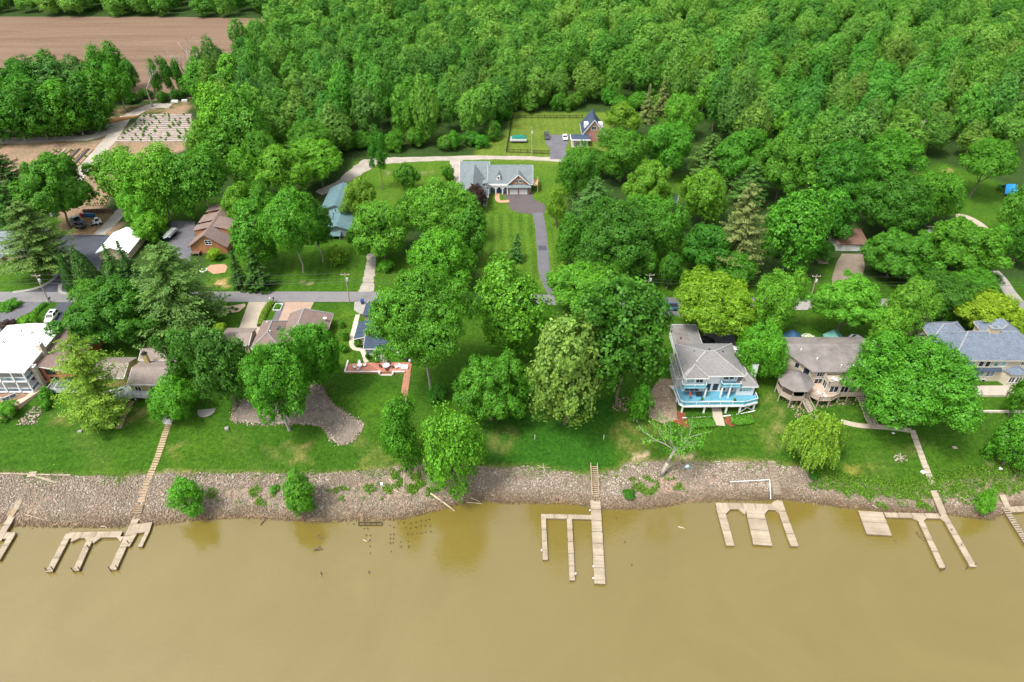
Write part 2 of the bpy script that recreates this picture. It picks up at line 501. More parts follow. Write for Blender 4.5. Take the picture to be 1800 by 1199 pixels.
zone([(1652,297),(1675,297),(1672,305),(1655,304)], np.array((0.42,0.24,0.13)), 0.6, 0.4, 0.7, 0.9)
zone([(1735,800),(1742,815),(1740,825),(1728,800)], DIRT, 0.4, 0.3, 0.7, 0.8)
# nursery ground on the left
zone([(-30,262),(30,250),(150,252),(330,180),(335,262),(215,300),(170,385),(210,395),(205,420),(120,400),(60,345),(-30,330)], DIRT*np.array((0.98,0.95,0.92)), 1.2, 1.0, 2.5)
zone([(-60,243),(60,240),(180,205),(205,190),(240,185),(330,178),(335,190),(220,205),(150,248),(-60,262)], np.array((0.24,0.165,0.095)), 1.5, 1.2, 2.5, 0.8)
zone([(100,395),(175,370),(210,380),(170,420),(128,418)], np.array((0.20,0.145,0.08)), 0.8, 0.6, 1.5)
# the bank under the stones, and a yellowed strip where the lawn ends
edge_px = [(0,832),(100,836),(210,840),(260,834),(330,832),(450,833),(600,832),(700,822),(760,812),(860,824),(940,823),(1030,836),(1085,830),(1100,815),(1200,812),(1340,813),(1400,822),(1440,840),(1500,852),(1600,862),(1700,842),(1800,832)]
_ex = [G(a,b)[0] for a,b in edge_px]; _ey = [G(a,b)[1] for a,b in edge_px]
def edge_y(x): return np.interp(x, _ex, _ey)
ed = GY - edge_y(GX) + 0.35*wob(GX, GY, 1.3, 4)
blend(np.clip(1 - np.abs(ed-0.3)/1.0, 0, 1)*np.clip(0.55+0.6*wob(GX,GY,8,5),0,1)*(tt > 0), DRY)
blend(np.clip(0.5 - ed/0.5, 0, 1), BANKD)
blend(np.clip(0.5 - (tt-1.2)/1.4, 0, 1)*0.7, np.array((0.13,0.10,0.07)))
blend(np.clip(0.5-tt, 0, 1), np.array((0.2,0.13,0.05)))

def make_ground_material():
    m, nt, out = nmat('ground')
    at = N(nt, 'ShaderNodeVertexColor', layer_name='Col')
    co = coords(nt, 'Object')
    a = noise(nt, co, 1.4, 6.0, 0.7); b = noise(nt, co, 6.0, 4.0, 0.7); c = noise(nt, co, 0.12, 4.0, 0.6)
    v = ramp(nt, a.outputs[0], [(0.25,(0.40,0.50,0.42)), (0.5,(1,1,1)), (0.76,(1.9,1.5,1.5))])
    v2 = ramp(nt, b.outputs[0], [(0.3,(0.45,0.52,0.45)), (0.5,(1,1,1)), (0.72,(1.8,1.6,1.5))])
    v3 = ramp(nt, c.outputs[0], [(0.3,(0.8,0.86,0.8)), (0.5,(1,1,1)), (0.7,(1.25,1.1,1.1))])
    x = mixc(nt, 1.0, at.outputs[0], v, 'MULTIPLY'); x = mixc(nt, 1.0, x, v2, 'MULTIPLY'); x = mixc(nt, 1.0, x, v3, 'MULTIPLY')
    princ(nt, out, x, 0.95, bump(nt, b.outputs[0], 0.6, 0.12), spec=0.1)
    return m
nxg, nyg = len(gx), len(gy)
idx = np.arange(nxg*nyg).reshape(nyg, nxg)
gf = np.stack([idx[:-1,:-1], idx[:-1,1:], idx[1:,1:], idx[1:,:-1]], -1).reshape(-1, 4)
gme = np_mesh('ground', np.stack([GX, GY, GZ], -1).reshape(-1, 3), gf, make_ground_material(),
              {'Col': ('POINT', 'FLOAT_COLOR', np.concatenate([colr, np.ones(GX.shape+(1,))], -1).reshape(-1, 4))})
tag(link('ground', gme), kind='structure')

# river: silty water, the silt scatters brown and the surface mirrors the sky
def make_water():
    m, nt, out = nmat('river_water')
    co = coords(nt, 'Object')
    mp = N(nt, 'ShaderNodeMapping'); mp.inputs['Scale'].default_value = (1.0, 1.7, 1.0); nt.links.new(co, mp.inputs['Vector'])
    a = noise(nt, mp.outputs[0], 0.9, 4.0, 0.6, 0.4); b = noise(nt, co, 0.03, 6.0, 0.62, 1.5); d = noise(nt, mp.outputs[0], 3.5, 2.0)
    base = ramp(nt, b.outputs[0], [(0.3, (0.136,0.101,0.021)), (0.7, (0.157,0.119,0.029))])
    h = N(nt, 'ShaderNodeMath', operation='MULTIPLY_ADD'); nt.links.new(d.outputs[0], h.inputs[0]); h.inputs[1].default_value = 0.3; nt.links.new(a.outputs[0], h.inputs[2])
    p = princ(nt, out, base, 0.03, bump(nt, h.outputs[0], 0.22, 0.12), spec=0.5)
    p.inputs['IOR'].default_value = 1.95
    return m
wx = [-2600,-400,-120,120,400,2600]; wy = [-500,0,40,88.5]
wv = np.array([(x,y,0.0) for y in wy for x in wx]); wi = np.arange(len(wv)).reshape(len(wy), len(wx))
wf = np.stack([wi[:-1,:-1], wi[:-1,1:], wi[1:,1:], wi[1:,:-1]], -1).reshape(-1,4)
tag(link('river', np_mesh('river', wv, wf, make_water())), kind='structure')

# --- paved and dirt surfaces, laid as thin sheets on the ground
def asphalt(name, col, var=0.25):
    m, nt, out = nmat(name)
    co = coords(nt)
    a = noise(nt, co, 0.35, 5.0, 0.65, 0.3); b = noise(nt, co, 7.0, 3.0); c = noise(nt, co, 1.3, 6.0, 0.7, 1.2)
    x = ramp(nt, a.outputs[0], [(0.3, tuple(k*(1-var) for k in col)), (0.7, tuple(k*(1+var) for k in col))])
    x = mixc(nt, 0.3, x, ramp(nt, b.outputs[0], [(0.3, tuple(k*0.5 for k in col)), (0.7, tuple(min(1,k*1.5) for k in col))]))
    x = mixc(nt, ramp(nt, c.outputs[0], [(0.47,(0,0,0)), (0.5,(0.35,0.35,0.35)), (0.53,(0,0,0))]), x, tuple(k*0.35 for k in col))
    princ(nt, out, x, 0.85, bump(nt, b.outputs[0], 0.25, 0.02), spec=0.25)
    return m
M_ROAD = asphalt('lane_asphalt', (0.185,0.177,0.18), 0.15)
M_NEWASPH = asphalt('new_asphalt', (0.060,0.066,0.082), 0.22)
M_OLDASPH = asphalt('old_asphalt', (0.120,0.118,0.130), 0.22)
M_BROWNASPH = asphalt('brown_asphalt', (0.098,0.083,0.083), 0.2)
M_CONC = asphalt('concrete', (0.37,0.315,0.245), 0.12)
M_CONCG = asphalt('grey_concrete', (0.29,0.27,0.245), 0.15)
M_GRAVEL = asphalt('gravel', (0.33,0.295,0.25), 0.25)
M_PINK = asphalt('exposed_aggregate', (0.35,0.25,0.185), 0.12)
M_FIELD = None
def make_field():
    m, nt, out = nmat('ploughed_soil')
    co = coords(nt); mp = N(nt, 'ShaderNodeMapping'); mp.inputs['Scale'].default_value = (0.012, 0.11, 1.0); nt.links.new(co, mp.inputs['Vector'])
    a = noise(nt, mp.outputs[0], 1.0, 6.0, 0.65, 0.3); b = noise(nt, co, 0.5, 4.0)
    c = ramp(nt, a.outputs[0], [(0.28,(0.105,0.066,0.043)), (0.45,(0.150,0.099,0.066)), (0.7,(0.190,0.128,0.090))])
    c = mixc(nt, 0.25, c, ramp(nt, b.outputs[0], [(0.3,(0.105,0.07,0.046)), (0.7,(0.195,0.133,0.092))]))
    princ(nt, out, c, 0.95, spec=0.1)
    return m
M_FIELD = make_field()

def drape(name, poly, mat, dz=0.03, step=1.0, thick=0.0, parent=None):
    bm = bmesh.new()
    vs = [bm.verts.new((x, y, 0)) for x, y in poly]
    bm.faces.new(vs)
    bmesh.ops.triangulate(bm, faces=bm.faces[:])
    flat = all(abs(tz(x,y)-8.0) < 1e-6 for x, y in poly)
    if not flat:
        for _ in range(9):
            long = [e for e in bm.edges if e.calc_length() > step]
            if not long: break
            bmesh.ops.subdivide_edges(bm, edges=long, cuts=1)
            bmesh.ops.triangulate(bm, faces=bm.faces[:])
    for v in bm.verts: v.co.z = tz(v.co.x, v.co.y) + dz
    bmesh.ops.recalc_face_normals(bm, faces=bm.faces[:])
    if bm.faces[:] and sum(f.normal.z for f in bm.faces) < 0: bmesh.ops.reverse_faces(bm, faces=bm.faces[:])
    me = bpy.data.meshes.new(name); bm.to_mesh(me); bm.free(); me.materials.append(mat)
    return link(name, me, parent)

def sheet(name, pxpoly, mat, dz=0.03, step=1.0):
    return tag(drape(name, Gp(pxpoly), mat, dz, step), kind='structure')

def smooth_line(pts, n=6):
    out = []
    for i in range(len(pts)-1):
        p0 = pts[max(i-1,0)]; p1 = pts[i]; p2 = pts[i+1]; p3 = pts[min(i+2,len(pts)-1)]
        for k in range(n):
            t = k/n
            out.append(tuple(0.5*((2*b)+(-a+c)*t+(2*a-5*b+4*c-d)*t*t+(-a+3*b-3*c+d)*t**3) for a,b,c,d in zip(p0,p1,p2,p3)))
    return out + [tuple(pts[-1])]

def ribbon(name, pxline, width, mat, dz=0.03, ragged=0.0, world=False, widths=None):
    line = smooth_line([p for p in pxline] if world else Gp(pxline), 8)
    n = len(line); vs = []; r = random.Random(len(name)+n)
    for i, (x, y) in enumerate(line):
        a = line[max(i-1,0)]; b = line[min(i+1,n-1)]
        dx, dy = b[0]-a[0], b[1]-a[1]; L = math.hypot(dx,dy) or 1
        w = (np.interp(i/(n-1), np.linspace(0,1,len(widths)), widths) if widths else width)/2
        nx, ny = -dy/L, dx/L
        for s in (-1, -0.33, 0.33, 1):
            k = s*w*(1 + (r.uniform(-ragged,ragged) if abs(s)==1 else 0))
            X, Y = x+nx*k, y+ny*k; vs.append((X, Y, tz(X,Y)+dz))
    f = np.array([(i*4+k, i*4+k+4, i*4+k+5, i*4+k+1) for i in range(n-1) for k in range(3)])
    me = np_mesh(name, np.array(vs), f[:, ::-1], mat)
    return tag(link(name, me), kind='structure')

ribbon('road', [(-200,520),(0,522),(250,522),(500,521.5),(700,522.5),(900,526),(1050,529),(1165,532),(1300,532),(1450,533),(1600,535),(1750,537),(1950,540)], 4.6, M_ROAD, 0.030)
sheet('field', [(-700,29),(300,29.5),(480,33),(420,75),(390,115),(345,172),(250,178),(150,140),(-100,185),(-700,190)], M_FIELD, 0.02)
# driveways and paths
sheet('driveway', [(95,424),(98,413),(190,413),(200,420),(182,445),(178,460),(172,483),(168,495),(165,516),(100,516),(106,490),(108,474),(100,462),(92,450)], M_NEWASPH, 0.012)
sheet('driveway', [(40,517),(70,507),(95,492),(106,478),(110,486),(106,505),(105,517)], M_NEWASPH, 0.020)
ribbon('kerb', [(22,514),(55,509),(80,500),(97,487),(104,476)], 1.0, M_CONCG, 0.05)
ribbon('kerb', [(106,500),(105,511),(112,515.5),(136,516)], 0.9, M_CONCG, 0.05)
ribbon('path', [(104,472),(112,466),(116,460),(108,455)], 1.3, M_CONC, 0.05)
sheet('driveway', [(0,590),(0,550),(50,530),(83,532),(60,545),(30,560),(24,575)], M_OLDASPH, 0.035)
sheet('driveway', [(72,575),(103,531.5),(128,531.5),(112,552),(104,575)], M_NEWASPH, 0.040)
sheet('driveway', [(300,440),(296,425),(300,392),(306,388),(343,389),(342,420),(336,445),(333,465),(318,455)], M_OLDASPH, 0.012)
sheet('driveway', [(412,600),(437,531),(474,531),(448,600)], M_CONC, 0.036)
sheet('driveway', [(484,575),(497,531),(552,531),(545,545),(512,575)], M_PINK, 0.036)
ribbon('path', [(496,532),(489,552),(478,575)], 1.6, M_OLDASPH, 0.044)
sheet('driveway', [(623,531),(705,530),(705,552),(632,552),(622,545)], M_CONCG, 0.036)
ribbon('driveway', [(644,513),(647,495),(651,475),(653,455),(652,440)], 3.4, M_GRAVEL, 0.02, 0.15, widths=[4.2,3.0,2.8,2.6,2.4])
sheet('driveway', [(883,337.5),(935,337.5),(938,350),(958,360),(958,375),(935,377),(912,374),(897,368),(890,352)], M_BROWNASPH, 0.014)
ribbon('driveway', [(945,374),(950,400),(954,440),(958,480),(975,519)], 3.3, M_OLDASPH, 0.022)
sheet('driveway', [(946,432),(960,432),(962,440),(947,440)], M_NEWASPH, 0.034)
ribbon('path', [(874,336),(876,353),(895,353.5)], 1.5, plain('brick_paving', (0.50,0.27,0.18), 0.85, 0.2, 3.0), 0.03)
ribbon('lane', [(560,340),(600,321),(640,292),(660,284),(740,280),(860,277),(950,279),(1000,283),(1060,287)], 3.4, M_GRAVEL, 0.020, 0.15, widths=[4,4,7,6,4,3.2,3.0,3.0,3.0])
ribbon('lane', [(800,279),(807,300),(812,322)], 4.5, M_GRAVEL, 0.026, 0.15)
sheet('driveway', [(960,237),(1003,237),(998,252),(994,262),(997,280),(967,280),(967,262),(958,250)], M_OLDASPH, 0.032)
ribbon('lane', [(-60,246),(40,247),(110,244),(165,240),(195,222),(225,205),(262,188),(300,186)], 5.5, M_GRAVEL, 0.016, 0.15)
ribbon('lane', [(222,203),(205,228),(190,250),(165,276),(145,300),(120,330)], 5.0, M_GRAVEL, 0.024, 0.12)
ribbon('path', [(172,414),(190,397),(208,378),(222,360)], 3.6, M_CONCG, 0.012, 0.12)
sheet('driveway', [(1462,490),(1470,462),(1480,446),(1518,446),(1520,470),(1505,520),(1465,520)], asphalt('brown_gravel', (0.20,0.16,0.12), 0.25), 0.02)
ribbon('path', [(1680,378),(1700,382),(1722,394),(1738,410)], 2.6, M_CONC, 0.02)
ribbon('driveway', [(1745,476),(1760,492),(1772,510),(1790,532)], 3.4, M_CONCG, 0.02)
sheet('driveway', [(1145,523),(1200,523),(1200,556),(1160,556),(1140,540)], M_OLDASPH, 0.044)
sheet('driveway', [(1230,610),(1232,590),(1260,575),(1290,590),(1300,620),(1270,625)], M_OLDASPH, 0.03)
sheet('driveway', [(1540,590),(1550,530),(1625,530),(1640,560),(1600,590)], M_CONCG, 0.05)
sheet('driveway', [(1385,545),(1390,530),(1425,530),(1420,545)], M_CONCG, 0.05)

# --- riprap: broken limestone on the bank and in the beds, thousands of separate stones
OCT_V = np.array([(1,0,0),(0,1,0),(-1,0,0),(0,-1,0),(0,0,1),(0,0,-1)], float)
OCT_F = np.array([(0,1,4),(1,2,4),(2,3,4),(3,0,4),(1,0,5),(2,1,5),(3,2,5),(0,3,5)])
def stones(name, xy, size, mat, label, zoff=0.08):
    n = len(xy); r = np.random.default_rng(n)
    s = size*np.exp(r.normal(0, 0.32, n))
    V = OCT_V[None]*np.stack([s*r.uniform(0.7,1.3,n), s*r.uniform(0.6,1.1,n), s*r.uniform(0.4,0.75,n)], -1)[:,None,:]
    V = V*r.uniform(0.75,1.25,(n,6,1))
    a, b = r.uniform(0,6.28,n), r.normal(0,0.4,n)
    ca, sa = np.cos(a)[:,None], np.sin(a)[:,None]; cb, sb = np.cos(b)[:,None], np.sin(b)[:,None]
    x, y, z = V[...,0], V[...,1], V[...,2]
    y, z = y*cb - z*sb, y*sb + z*cb
    x, y = x*ca - y*sa, x*sa + y*ca
    zz = terrain(xy[:,0], xy[:,1]) + zoff
    V = np.stack([x+xy[:,0:1], y+xy[:,1:2], z+zz[:,None]], -1).reshape(-1,3)
    Fc = (OCT_F[None] + (np.arange(n)*6)[:,None,None]).reshape(-1,3)
    tone = np.repeat(r.uniform(0,1,n), 8)
    me = np_mesh(name, V, Fc, mat, {'tone': ('FACE','FLOAT',tone)})
    o = link(name, me)
    return tag(o, label, name.replace('_',' '), kind='stuff')
def stonemat(name, dark, mid, light, green=None):
    m, nt, out = nmat(name)
    at = N(nt, 'ShaderNodeAttribute', attribute_name='tone')
    co = coords(nt); a = noise(nt, co, 0.25, 4.0, 0.6)
    sep = N(nt, 'ShaderNodeSeparateXYZ'); nt.links.new(co, sep.inputs[0])
    c = ramp(nt, at.outputs['Fac'], [(0.0,dark),(0.45,mid),(1.0,light)])
    c = mixc(nt, ramp(nt, a.outputs[0], [(0.42,(0,0,0)),(0.60,(0.8,)*3)]), c, mixc(nt, 0.6, dark, mid))
    wet = ramp(nt, sep.outputs[2], [(0.0,(0.40,0.34,0.27)),(0.30,(0.62,0.56,0.48)),(0.9,(0.85,0.8,0.74)),(1.0,(1,1,1))])
    c = mixc(nt, 1.0, c, wet, 'MULTIPLY')
    princ(nt, out, c, 0.9, spec=0.2)
    return m
M_STONE = stonemat('limestone', (0.15,0.115,0.085), (0.27,0.215,0.16), (0.47,0.42,0.355))
M_STONE2 = stonemat('bed_stone', (0.15,0.125,0.10), (0.25,0.215,0.18), (0.46,0.42,0.37))
M_STONE3 = stonemat('tan_stone', (0.20,0.14,0.09), (0.33,0.245,0.17), (0.50,0.42,0.34))
n0 = 115000
qx = rng.uniform(-125, 128, n0); sy = np.interp(qx, _sx, _sy); ey = edge_y(qx)
qf = rng.uniform(0, 1, n0)
qy = sy - 0.7 + qf*(ey - sy + 0.9) + 0.4*wob(qx, qf*9, 1.5, 2)
# weeds have taken parts of the bank
BANK_WEEDS = [[(410,870),(450,855),(500,862),(480,890),(415,888)], [(340,868),(440,858),(440,872),(345,880)], [(570,862),(700,835),(760,850),(740,870),(580,880)],
              [(1105,865),(1110,845),(1160,838),(1215,850),(1205,862),(1130,872)], [(1400,850),(1480,845),(1560,858),(1620,880),(1640,900),(1500,880)],
              [(1560,860),(1700,840),(1720,872),(1650,890),(1580,880)], [(1700,840),(1800,845),(1800,880),(1740,880)], [(690,825),(790,825),(800,870),(740,885),(700,850)]]
keep = np.ones(n0, bool)
for wz in BANK_WEEDS: keep &= ~(in_poly(qx, qy, Gp(wz)) & (rng.uniform(0,1,n0) < 0.75))
keep &= ~((qx > 62) & (qf > 0.62) & (rng.uniform(0,1,n0) < 0.8))
keep &= rng.uniform(0,1,n0) < np.clip(0.85 + 0.45*wob(qx, qy, 5, 1), 0.35, 1)
stones('riprap', np.stack([qx,qy],-1)[keep][:62000], 0.14, M_STONE, 'pale broken stone covering the river bank above the brown water')
def stone_bed(pxpoly, density, size, mat, label, name='stone_bed'):
    poly = Gp(pxpoly); xs = [p[0] for p in poly]; ys = [p[1] for p in poly]
    n = int((max(xs)-min(xs))*(max(ys)-min(ys))*density)
    x = rng.uniform(min(xs), max(xs), n); y = rng.uniform(min(ys), max(ys), n)
    k = poly_sdf(x, y, poly) < 0.25*wob(x,y,0.9,3)
    return stones(name, np.stack([x,y],-1)[k], size, mat, label)
BED1 = [(408,735),(425,705),(520,690),(555,678),(568,690),(590,715),(632,742),(634,755),(618,775),(598,779),(580,768),(572,752),(545,745),(470,746),(420,742)]
sheet('bed_base', BED1, plain('bed_soil', (0.17,0.142,0.115), 0.95, 0.25, 0.8), 0.12, 0.8)
stone_bed(BED1, 9, 0.13, M_STONE2, 'grey stone bed with a pale rim below the brown roofed house')
rim = smooth_line(Gp(BED1+BED1[:1]), 14)
rim = np.array([(p[0]+rng.normal(0,.28), p[1]+rng.normal(0,.28)) for p in rim for _ in range(5)])
stones('edging_stone', rim, 0.17, M_STONE, 'pale stones edging the grey stone bed on the lawn')
BED2 = [(1140,735),(1142,690),(1160,665),(1185,668),(1188,700),(1190,738),(1165,745)]
sheet('bed_base', BED2, plain('bed_soil_tan', (0.25,0.19,0.13), 0.95, 0.25, 0.8), 0.12, 0.8)
stone_bed(BED2, 9, 0.16, M_STONE3, 'tan stone bed left of the white house with blue decks')
stone_bed([(1075,720),(1082,700),(1110,698),(1116,718),(1100,724)], 9, 0.16, M_STONE3, 'small tan stone patch under the dark green tree left of the stone bed')
stone_bed([(28,748),(40,730),(60,715),(75,714),(74,728),(62,747)], 9, 0.22, M_STONE, 'pale rock pile at the foot of the wooden stair by the white roofed house')
stone_bed([(1375,700),(1390,705),(1440,722),(1425,745),(1400,735)], 8, 0.16, M_STONE3, 'tan rubble under the gazebo deck of the cream house')
stone_bed([(1430,705),(1500,700),(1500,712),(1440,718)], 8, 0.16, M_STONE3, 'tan rubble under the long deck of the cream house')
# ------------------------------------------------------------------ trees
def leaf_quads(p, nrm, size, aspect, r, droop=None):
    """one rhombic leaf spray per point; nrm its facing"""
    n = len(p)
    nrm = nrm/np.linalg.norm(nrm, axis=1, keepdims=True)
    t = r.normal(0, 1, (n,3)) if droop is None else droop
    t = t - nrm*np.sum(t*nrm, 1, keepdims=True)
    t /= np.linalg.norm(t, axis=1, keepdims=True) + 1e-9
    b = np.cross(nrm, t)
    s = size*np.exp(r.normal(0, 0.22, n))[:,None]
    V = np.stack([p-t*s*0.5, p+b*s*0.5*aspect-t*s*0.05, p+t*s*0.5+nrm*s*0.08, p-b*s*0.5*aspect-t*s*0.05], 1).reshape(-1,3)
    return V, np.arange(n*4).reshape(n,4)

def sph(n, r, up=-1.0):
    z = r.uniform(up, 1, n); a = r.uniform(0, 2*math.pi, n); q = np.sqrt(np.clip(1-z*z,0,1))
    return np.stack([q*np.cos(a), q*np.sin(a), z], -1)

def crown_points(seed, R, RV, nlobes, per, k, shape='round', lobe=(0.26,0.42), spread=0.3, cull=0.72):
    r = np.random.default_rng(seed)
    d = sph(nlobes, r, -0.75); rad = r.uniform(0.50, 0.86, nlobes)
    c = d*rad[:,None]
    if shape == 'tall':      # domed top, narrower bottom
        c[:,2] = c[:,2]*1.0; w = np.interp(c[:,2], [-1,-0.5,0.2,0.7,1], [0.45,0.85,1.0,0.75,0.45]); c[:,:2] *= w[:,None]
    if shape == 'flat': c[:,2] *= 0.75
    if shape == 'pear': w = np.interp(c[:,2], [-1,-0.4,0.3,1], [0.8,1.1,0.85,0.5]); c[:,:2] *= w[:,None]
    c += r.normal(0, 0.07, c.shape)
    for _ in range(7):      # lopsided, with bays and promontories
        u = sph(1, r, -0.5)[0]; w = r.uniform(-0.34, 0.30)
        f = np.clip(c @ u/(np.linalg.norm(c,axis=1)+1e-6), 0, 1)**3; c *= (1+w*f)[:,None]
    lr = r.uniform(*lobe, nlobes)
    c = np.concatenate([c, r.normal(0,0.15,(4,3))]); lr = np.concatenate([lr, np.full(4,0.42)])
    sc = np.array([R,R,RV])
    pts = []; nr = []; cl = []
    cid = 0
    for i in range(len(c)):
        m = int(per*(lr[i]/np.mean(lr))**2)
        dd = sph(m, r, -0.8); q = c[i] + dd*(lr[i]*r.uniform(0.72,1.08,m))[:,None]
        dist = np.linalg.norm(q[:,None]-c[None], axis=2)/lr[None]; dist[:,i] = 9
        ok = dist.min(1) > cull
        q, dd = q[ok], dd[ok]; m = len(q)
        if m == 0: continue
        pts.append(q); nr.append(dd + 0.35*c[i]); cl.append(np.arange(cid, cid+m)); cid += m
    q = np.concatenate(pts); nn = np.concatenate(nr); cc = np.concatenate(cl)
    q = q*sc; ctone = r.uniform(0,1,cid)
    q = np.repeat(q, k, 0) + r.normal(0, spread, (len(q)*k,3))*np.array([1,1,0.75])
    nn = np.repeat(nn, k, 0) + r.normal(0, 0.38, (len(nn)*k,3)); nn[:,2] += 0.30
    tone = np.repeat(ctone[cc], k)*0.55 + 0.45*r.uniform(0,1,len(q))
    e = np.quantile(np.abs(q[:,:2]), 0.996); q[:,:2] *= R/e
    e = np.quantile(np.abs(q[:,2]), 0.993); q[:,2] *= RV/e
    return q, nn, tone, r

KINDS = {}
def add_kind(kind, R, RV, V, Fq, tone, mat):
    me = np_mesh(kind+'_crown', V, Fq, mat, {'tone': ('FACE','FLOAT',tone)})
    KINDS.setdefault(kind, []).append((me, R, RV))

def make_broad(kind, seeds, R, RV, nl, per, k, leaf, aspect=0.72, mat=None, **kw):
    for s in seeds:
        q, nn, tone, r = crown_points(s, R, RV, nl, per, k, **kw)
        V, Fq = leaf_quads(q, nn, leaf, aspect, r)
        add_kind(kind, R, RV, V, Fq, tone, mat or LEAF)
make_broad('broad_x', (5,6), 11, 9, 130, 84, 10, 0.40, lobe=(0.11,0.23), spread=0.30)
make_broad('broad_l', (1,2,3,4), 7, 6, 84, 72, 10, 0.32, lobe=(0.14,0.29), spread=0.24)
make_broad('broad_m', (11,12,13,14), 4, 3.6, 56, 50, 9, 0.26, lobe=(0.16,0.31), spread=0.17)
make_broad('broad_s', (21,22,23), 2, 2, 26, 40, 8, 0.19, spread=0.12)
make_broad('shrub', (31,32,33), 1, 0.8, 14, 28, 7, 0.14, spread=0.08)
make_broad('airy', (41,42), 5, 5, 46, 40, 8, 0.32, shape='tall', lobe=(0.15,0.27), spread=0.24, cull=0.6)
make_broad('tall', (51,52,53,54), 5.5, 7.5, 50, 62, 8, 0.40, shape='tall', lobe=(0.17,0.36), spread=0.26)
make_broad('far', (61,62,63,64,65,66,67), 5.5, 7.0, 40, 60, 6, 0.46, shape='tall', lobe=(0.19,0.42), spread=0.30)

def make_pine(kind, seed, R, RV, layers, nb, leaf, taper=1.0, irregular=0.25, mat=None, tilt=0.15, bottom=0.7):
    r = np.random.default_rng(seed); P_, N_, T_, D_ = [], [], [], []
    for i in range(layers):
        f = (i+0.5)/layers; z = -RV + 2*RV*f
        L = R*((1-f)**taper*0.95 + 0.06)*(1 + r.normal(0,irregular*0.4))
        L *= float(np.interp(f, [0,0.22], [bottom,1]))
        m = max(4, int(nb*(0.5+0.5*(1-f))))
        for a in r.uniform(0, 6.283, m):
            l = L*(1 + r.normal(0, irregular)); steps = max(3, int(l/0.33))
            t = np.linspace(0.15, 1, steps)
            tuft = 7
            tt_ = np.repeat(t, tuft)
            sidew = r.normal(0, 0.16*l*0.6, len(tt_))*np.sqrt(tt_)
            x = np.cos(a)*l*tt_ - np.sin(a)*sidew; y = np.sin(a)*l*tt_ + np.cos(a)*sidew
            zz = z + tilt*l*tt_**1.5 - 0.10*l*tt_ + r.normal(0, 0.10, len(tt_))
            P_.append(np.stack([x,y,zz],-1))
            nn = np.stack([0.4*np.cos(a)+r.normal(0,0.4,len(tt_)), 0.4*np.sin(a)+r.normal(0,0.4,len(tt_)), 1+r.normal(0,0.3,len(tt_))],-1); N_.append(nn)
            D_.append(np.stack([np.cos(a)+r.normal(0,0.6,len(tt_)), np.sin(a)+r.normal(0,0.6,len(tt_)), r.normal(0.1,0.3,len(tt_))],-1))
            T_.append(np.clip(r.uniform(0,1)*0.4 + 0.6*r.uniform(0,1,len(tt_)),0,1))
    q, nn, tone, dd = (np.concatenate(a) for a in (P_, N_, T_, D_))
    V, Fq = leaf_quads(q, nn, leaf, 0.38, r, dd)
    add_kind(kind, R, RV, V, Fq, tone, mat or NEEDLE)
make_pine('pine', 71, 7, 9, 28, 15, 0.58, 0.75, 0.24)
make_pine('pine', 72, 7, 9, 26, 15, 0.58, 0.6, 0.26)
make_pine('larch', 75, 6, 8, 28, 15, 0.46, 0.42, 0.26, bottom=0.45)
make_pine('spruce', 73, 3.2, 7, 24, 13, 0.50, 0.95, 0.18, tilt=-0.05)
make_pine('spruce', 74, 3.2, 7, 24, 13, 0.50, 1.0, 0.2, tilt=-0.05)

def make_cone(kind, seed, R, RV, n, leaf, power=0.75):
    r = np.random.default_rng(seed)
    f = 1-np.sqrt(r.uniform(0,1,n)); a = r.uniform(0,6.283,n)
    prof = R*(1-f)**power*np.clip((f+0.03)/0.10,0.6,1)
    rad = prof*(1+0.08*np.sin(5*a+9*f))*r.uniform(0.78,1.04,n)
    q = np.stack([rad*np.cos(a), rad*np.sin(a), -RV+2*RV*f],-1)
    nn = np.stack([np.cos(a),np.sin(a),np.full(n,0.5)],-1) + r.normal(0,0.4,(n,3))
    dd = np.stack([0.3*np.cos(a),0.3*np.sin(a),np.ones(n)],-1)+r.normal(0,0.3,(n,3))
    V, Fq = leaf_quads(q, nn, leaf, 0.5, r, dd)
    add_kind(kind, R, RV, V, Fq, np.clip(r.uniform(0,1,n)*0.7+0.3*(np.sin(7*a+13*f)*0.5+0.5),0,1), NEEDLE)
make_cone('cone', 81, 2.5, 4, 6500, 0.36)
make_cone('cone', 82, 2.5, 4, 6500, 0.36, 0.6)

def make_willow(seed, R, RV):
    r = np.random.default_rng(seed); P_, N_, T_, D_ = [], [], [], []
    lobes = [(sph(1, r, -0.1)[0]*r.uniform(0.35,0.88)) for _ in range(24)]
    for lb in lobes:
        lt = r.uniform(0,1); lr = r.uniform(0.14,0.27)
        for i in range(34):
            d = lb + sph(1, r, -0.2)[0]*lr
            base = d*np.array([R*0.95,R*0.95,RV*0.95]); L = r.uniform(0.25,0.85)*(base[2]+RV)*0.62 + 0.4
            m = int(L/0.13)+3; t = np.linspace(0,1,m)
            out = np.array([d[0],d[1],0])*0.5
            p = base + out*np.sin(t*2.2)[:,None] + np.array([0,0,-1])*(t*L)[:,None] + r.normal(0,0.06,(m,3))
            P_.append(p); N_.append(r.normal(0,0.8,(m,3))+np.array([d[0],d[1],0.9])); T_.append(np.clip(lt*0.45+r.uniform(0,1)*0.3+0.35*r.uniform(0,1,m),0,1))
            D_.append(r.normal(0,0.35,(m,3))+np.array([0,0,-1]))
    q, nn, tone, dd = (np.concatenate(a) for a in (P_, N_, T_, D_))
    V, Fq = leaf_quads(q, nn, 0.34, 0.42, r, dd)
    add_kind('willow', R, RV, V, Fq, tone, LEAF)
make_willow(91, 4.5, 4.2)

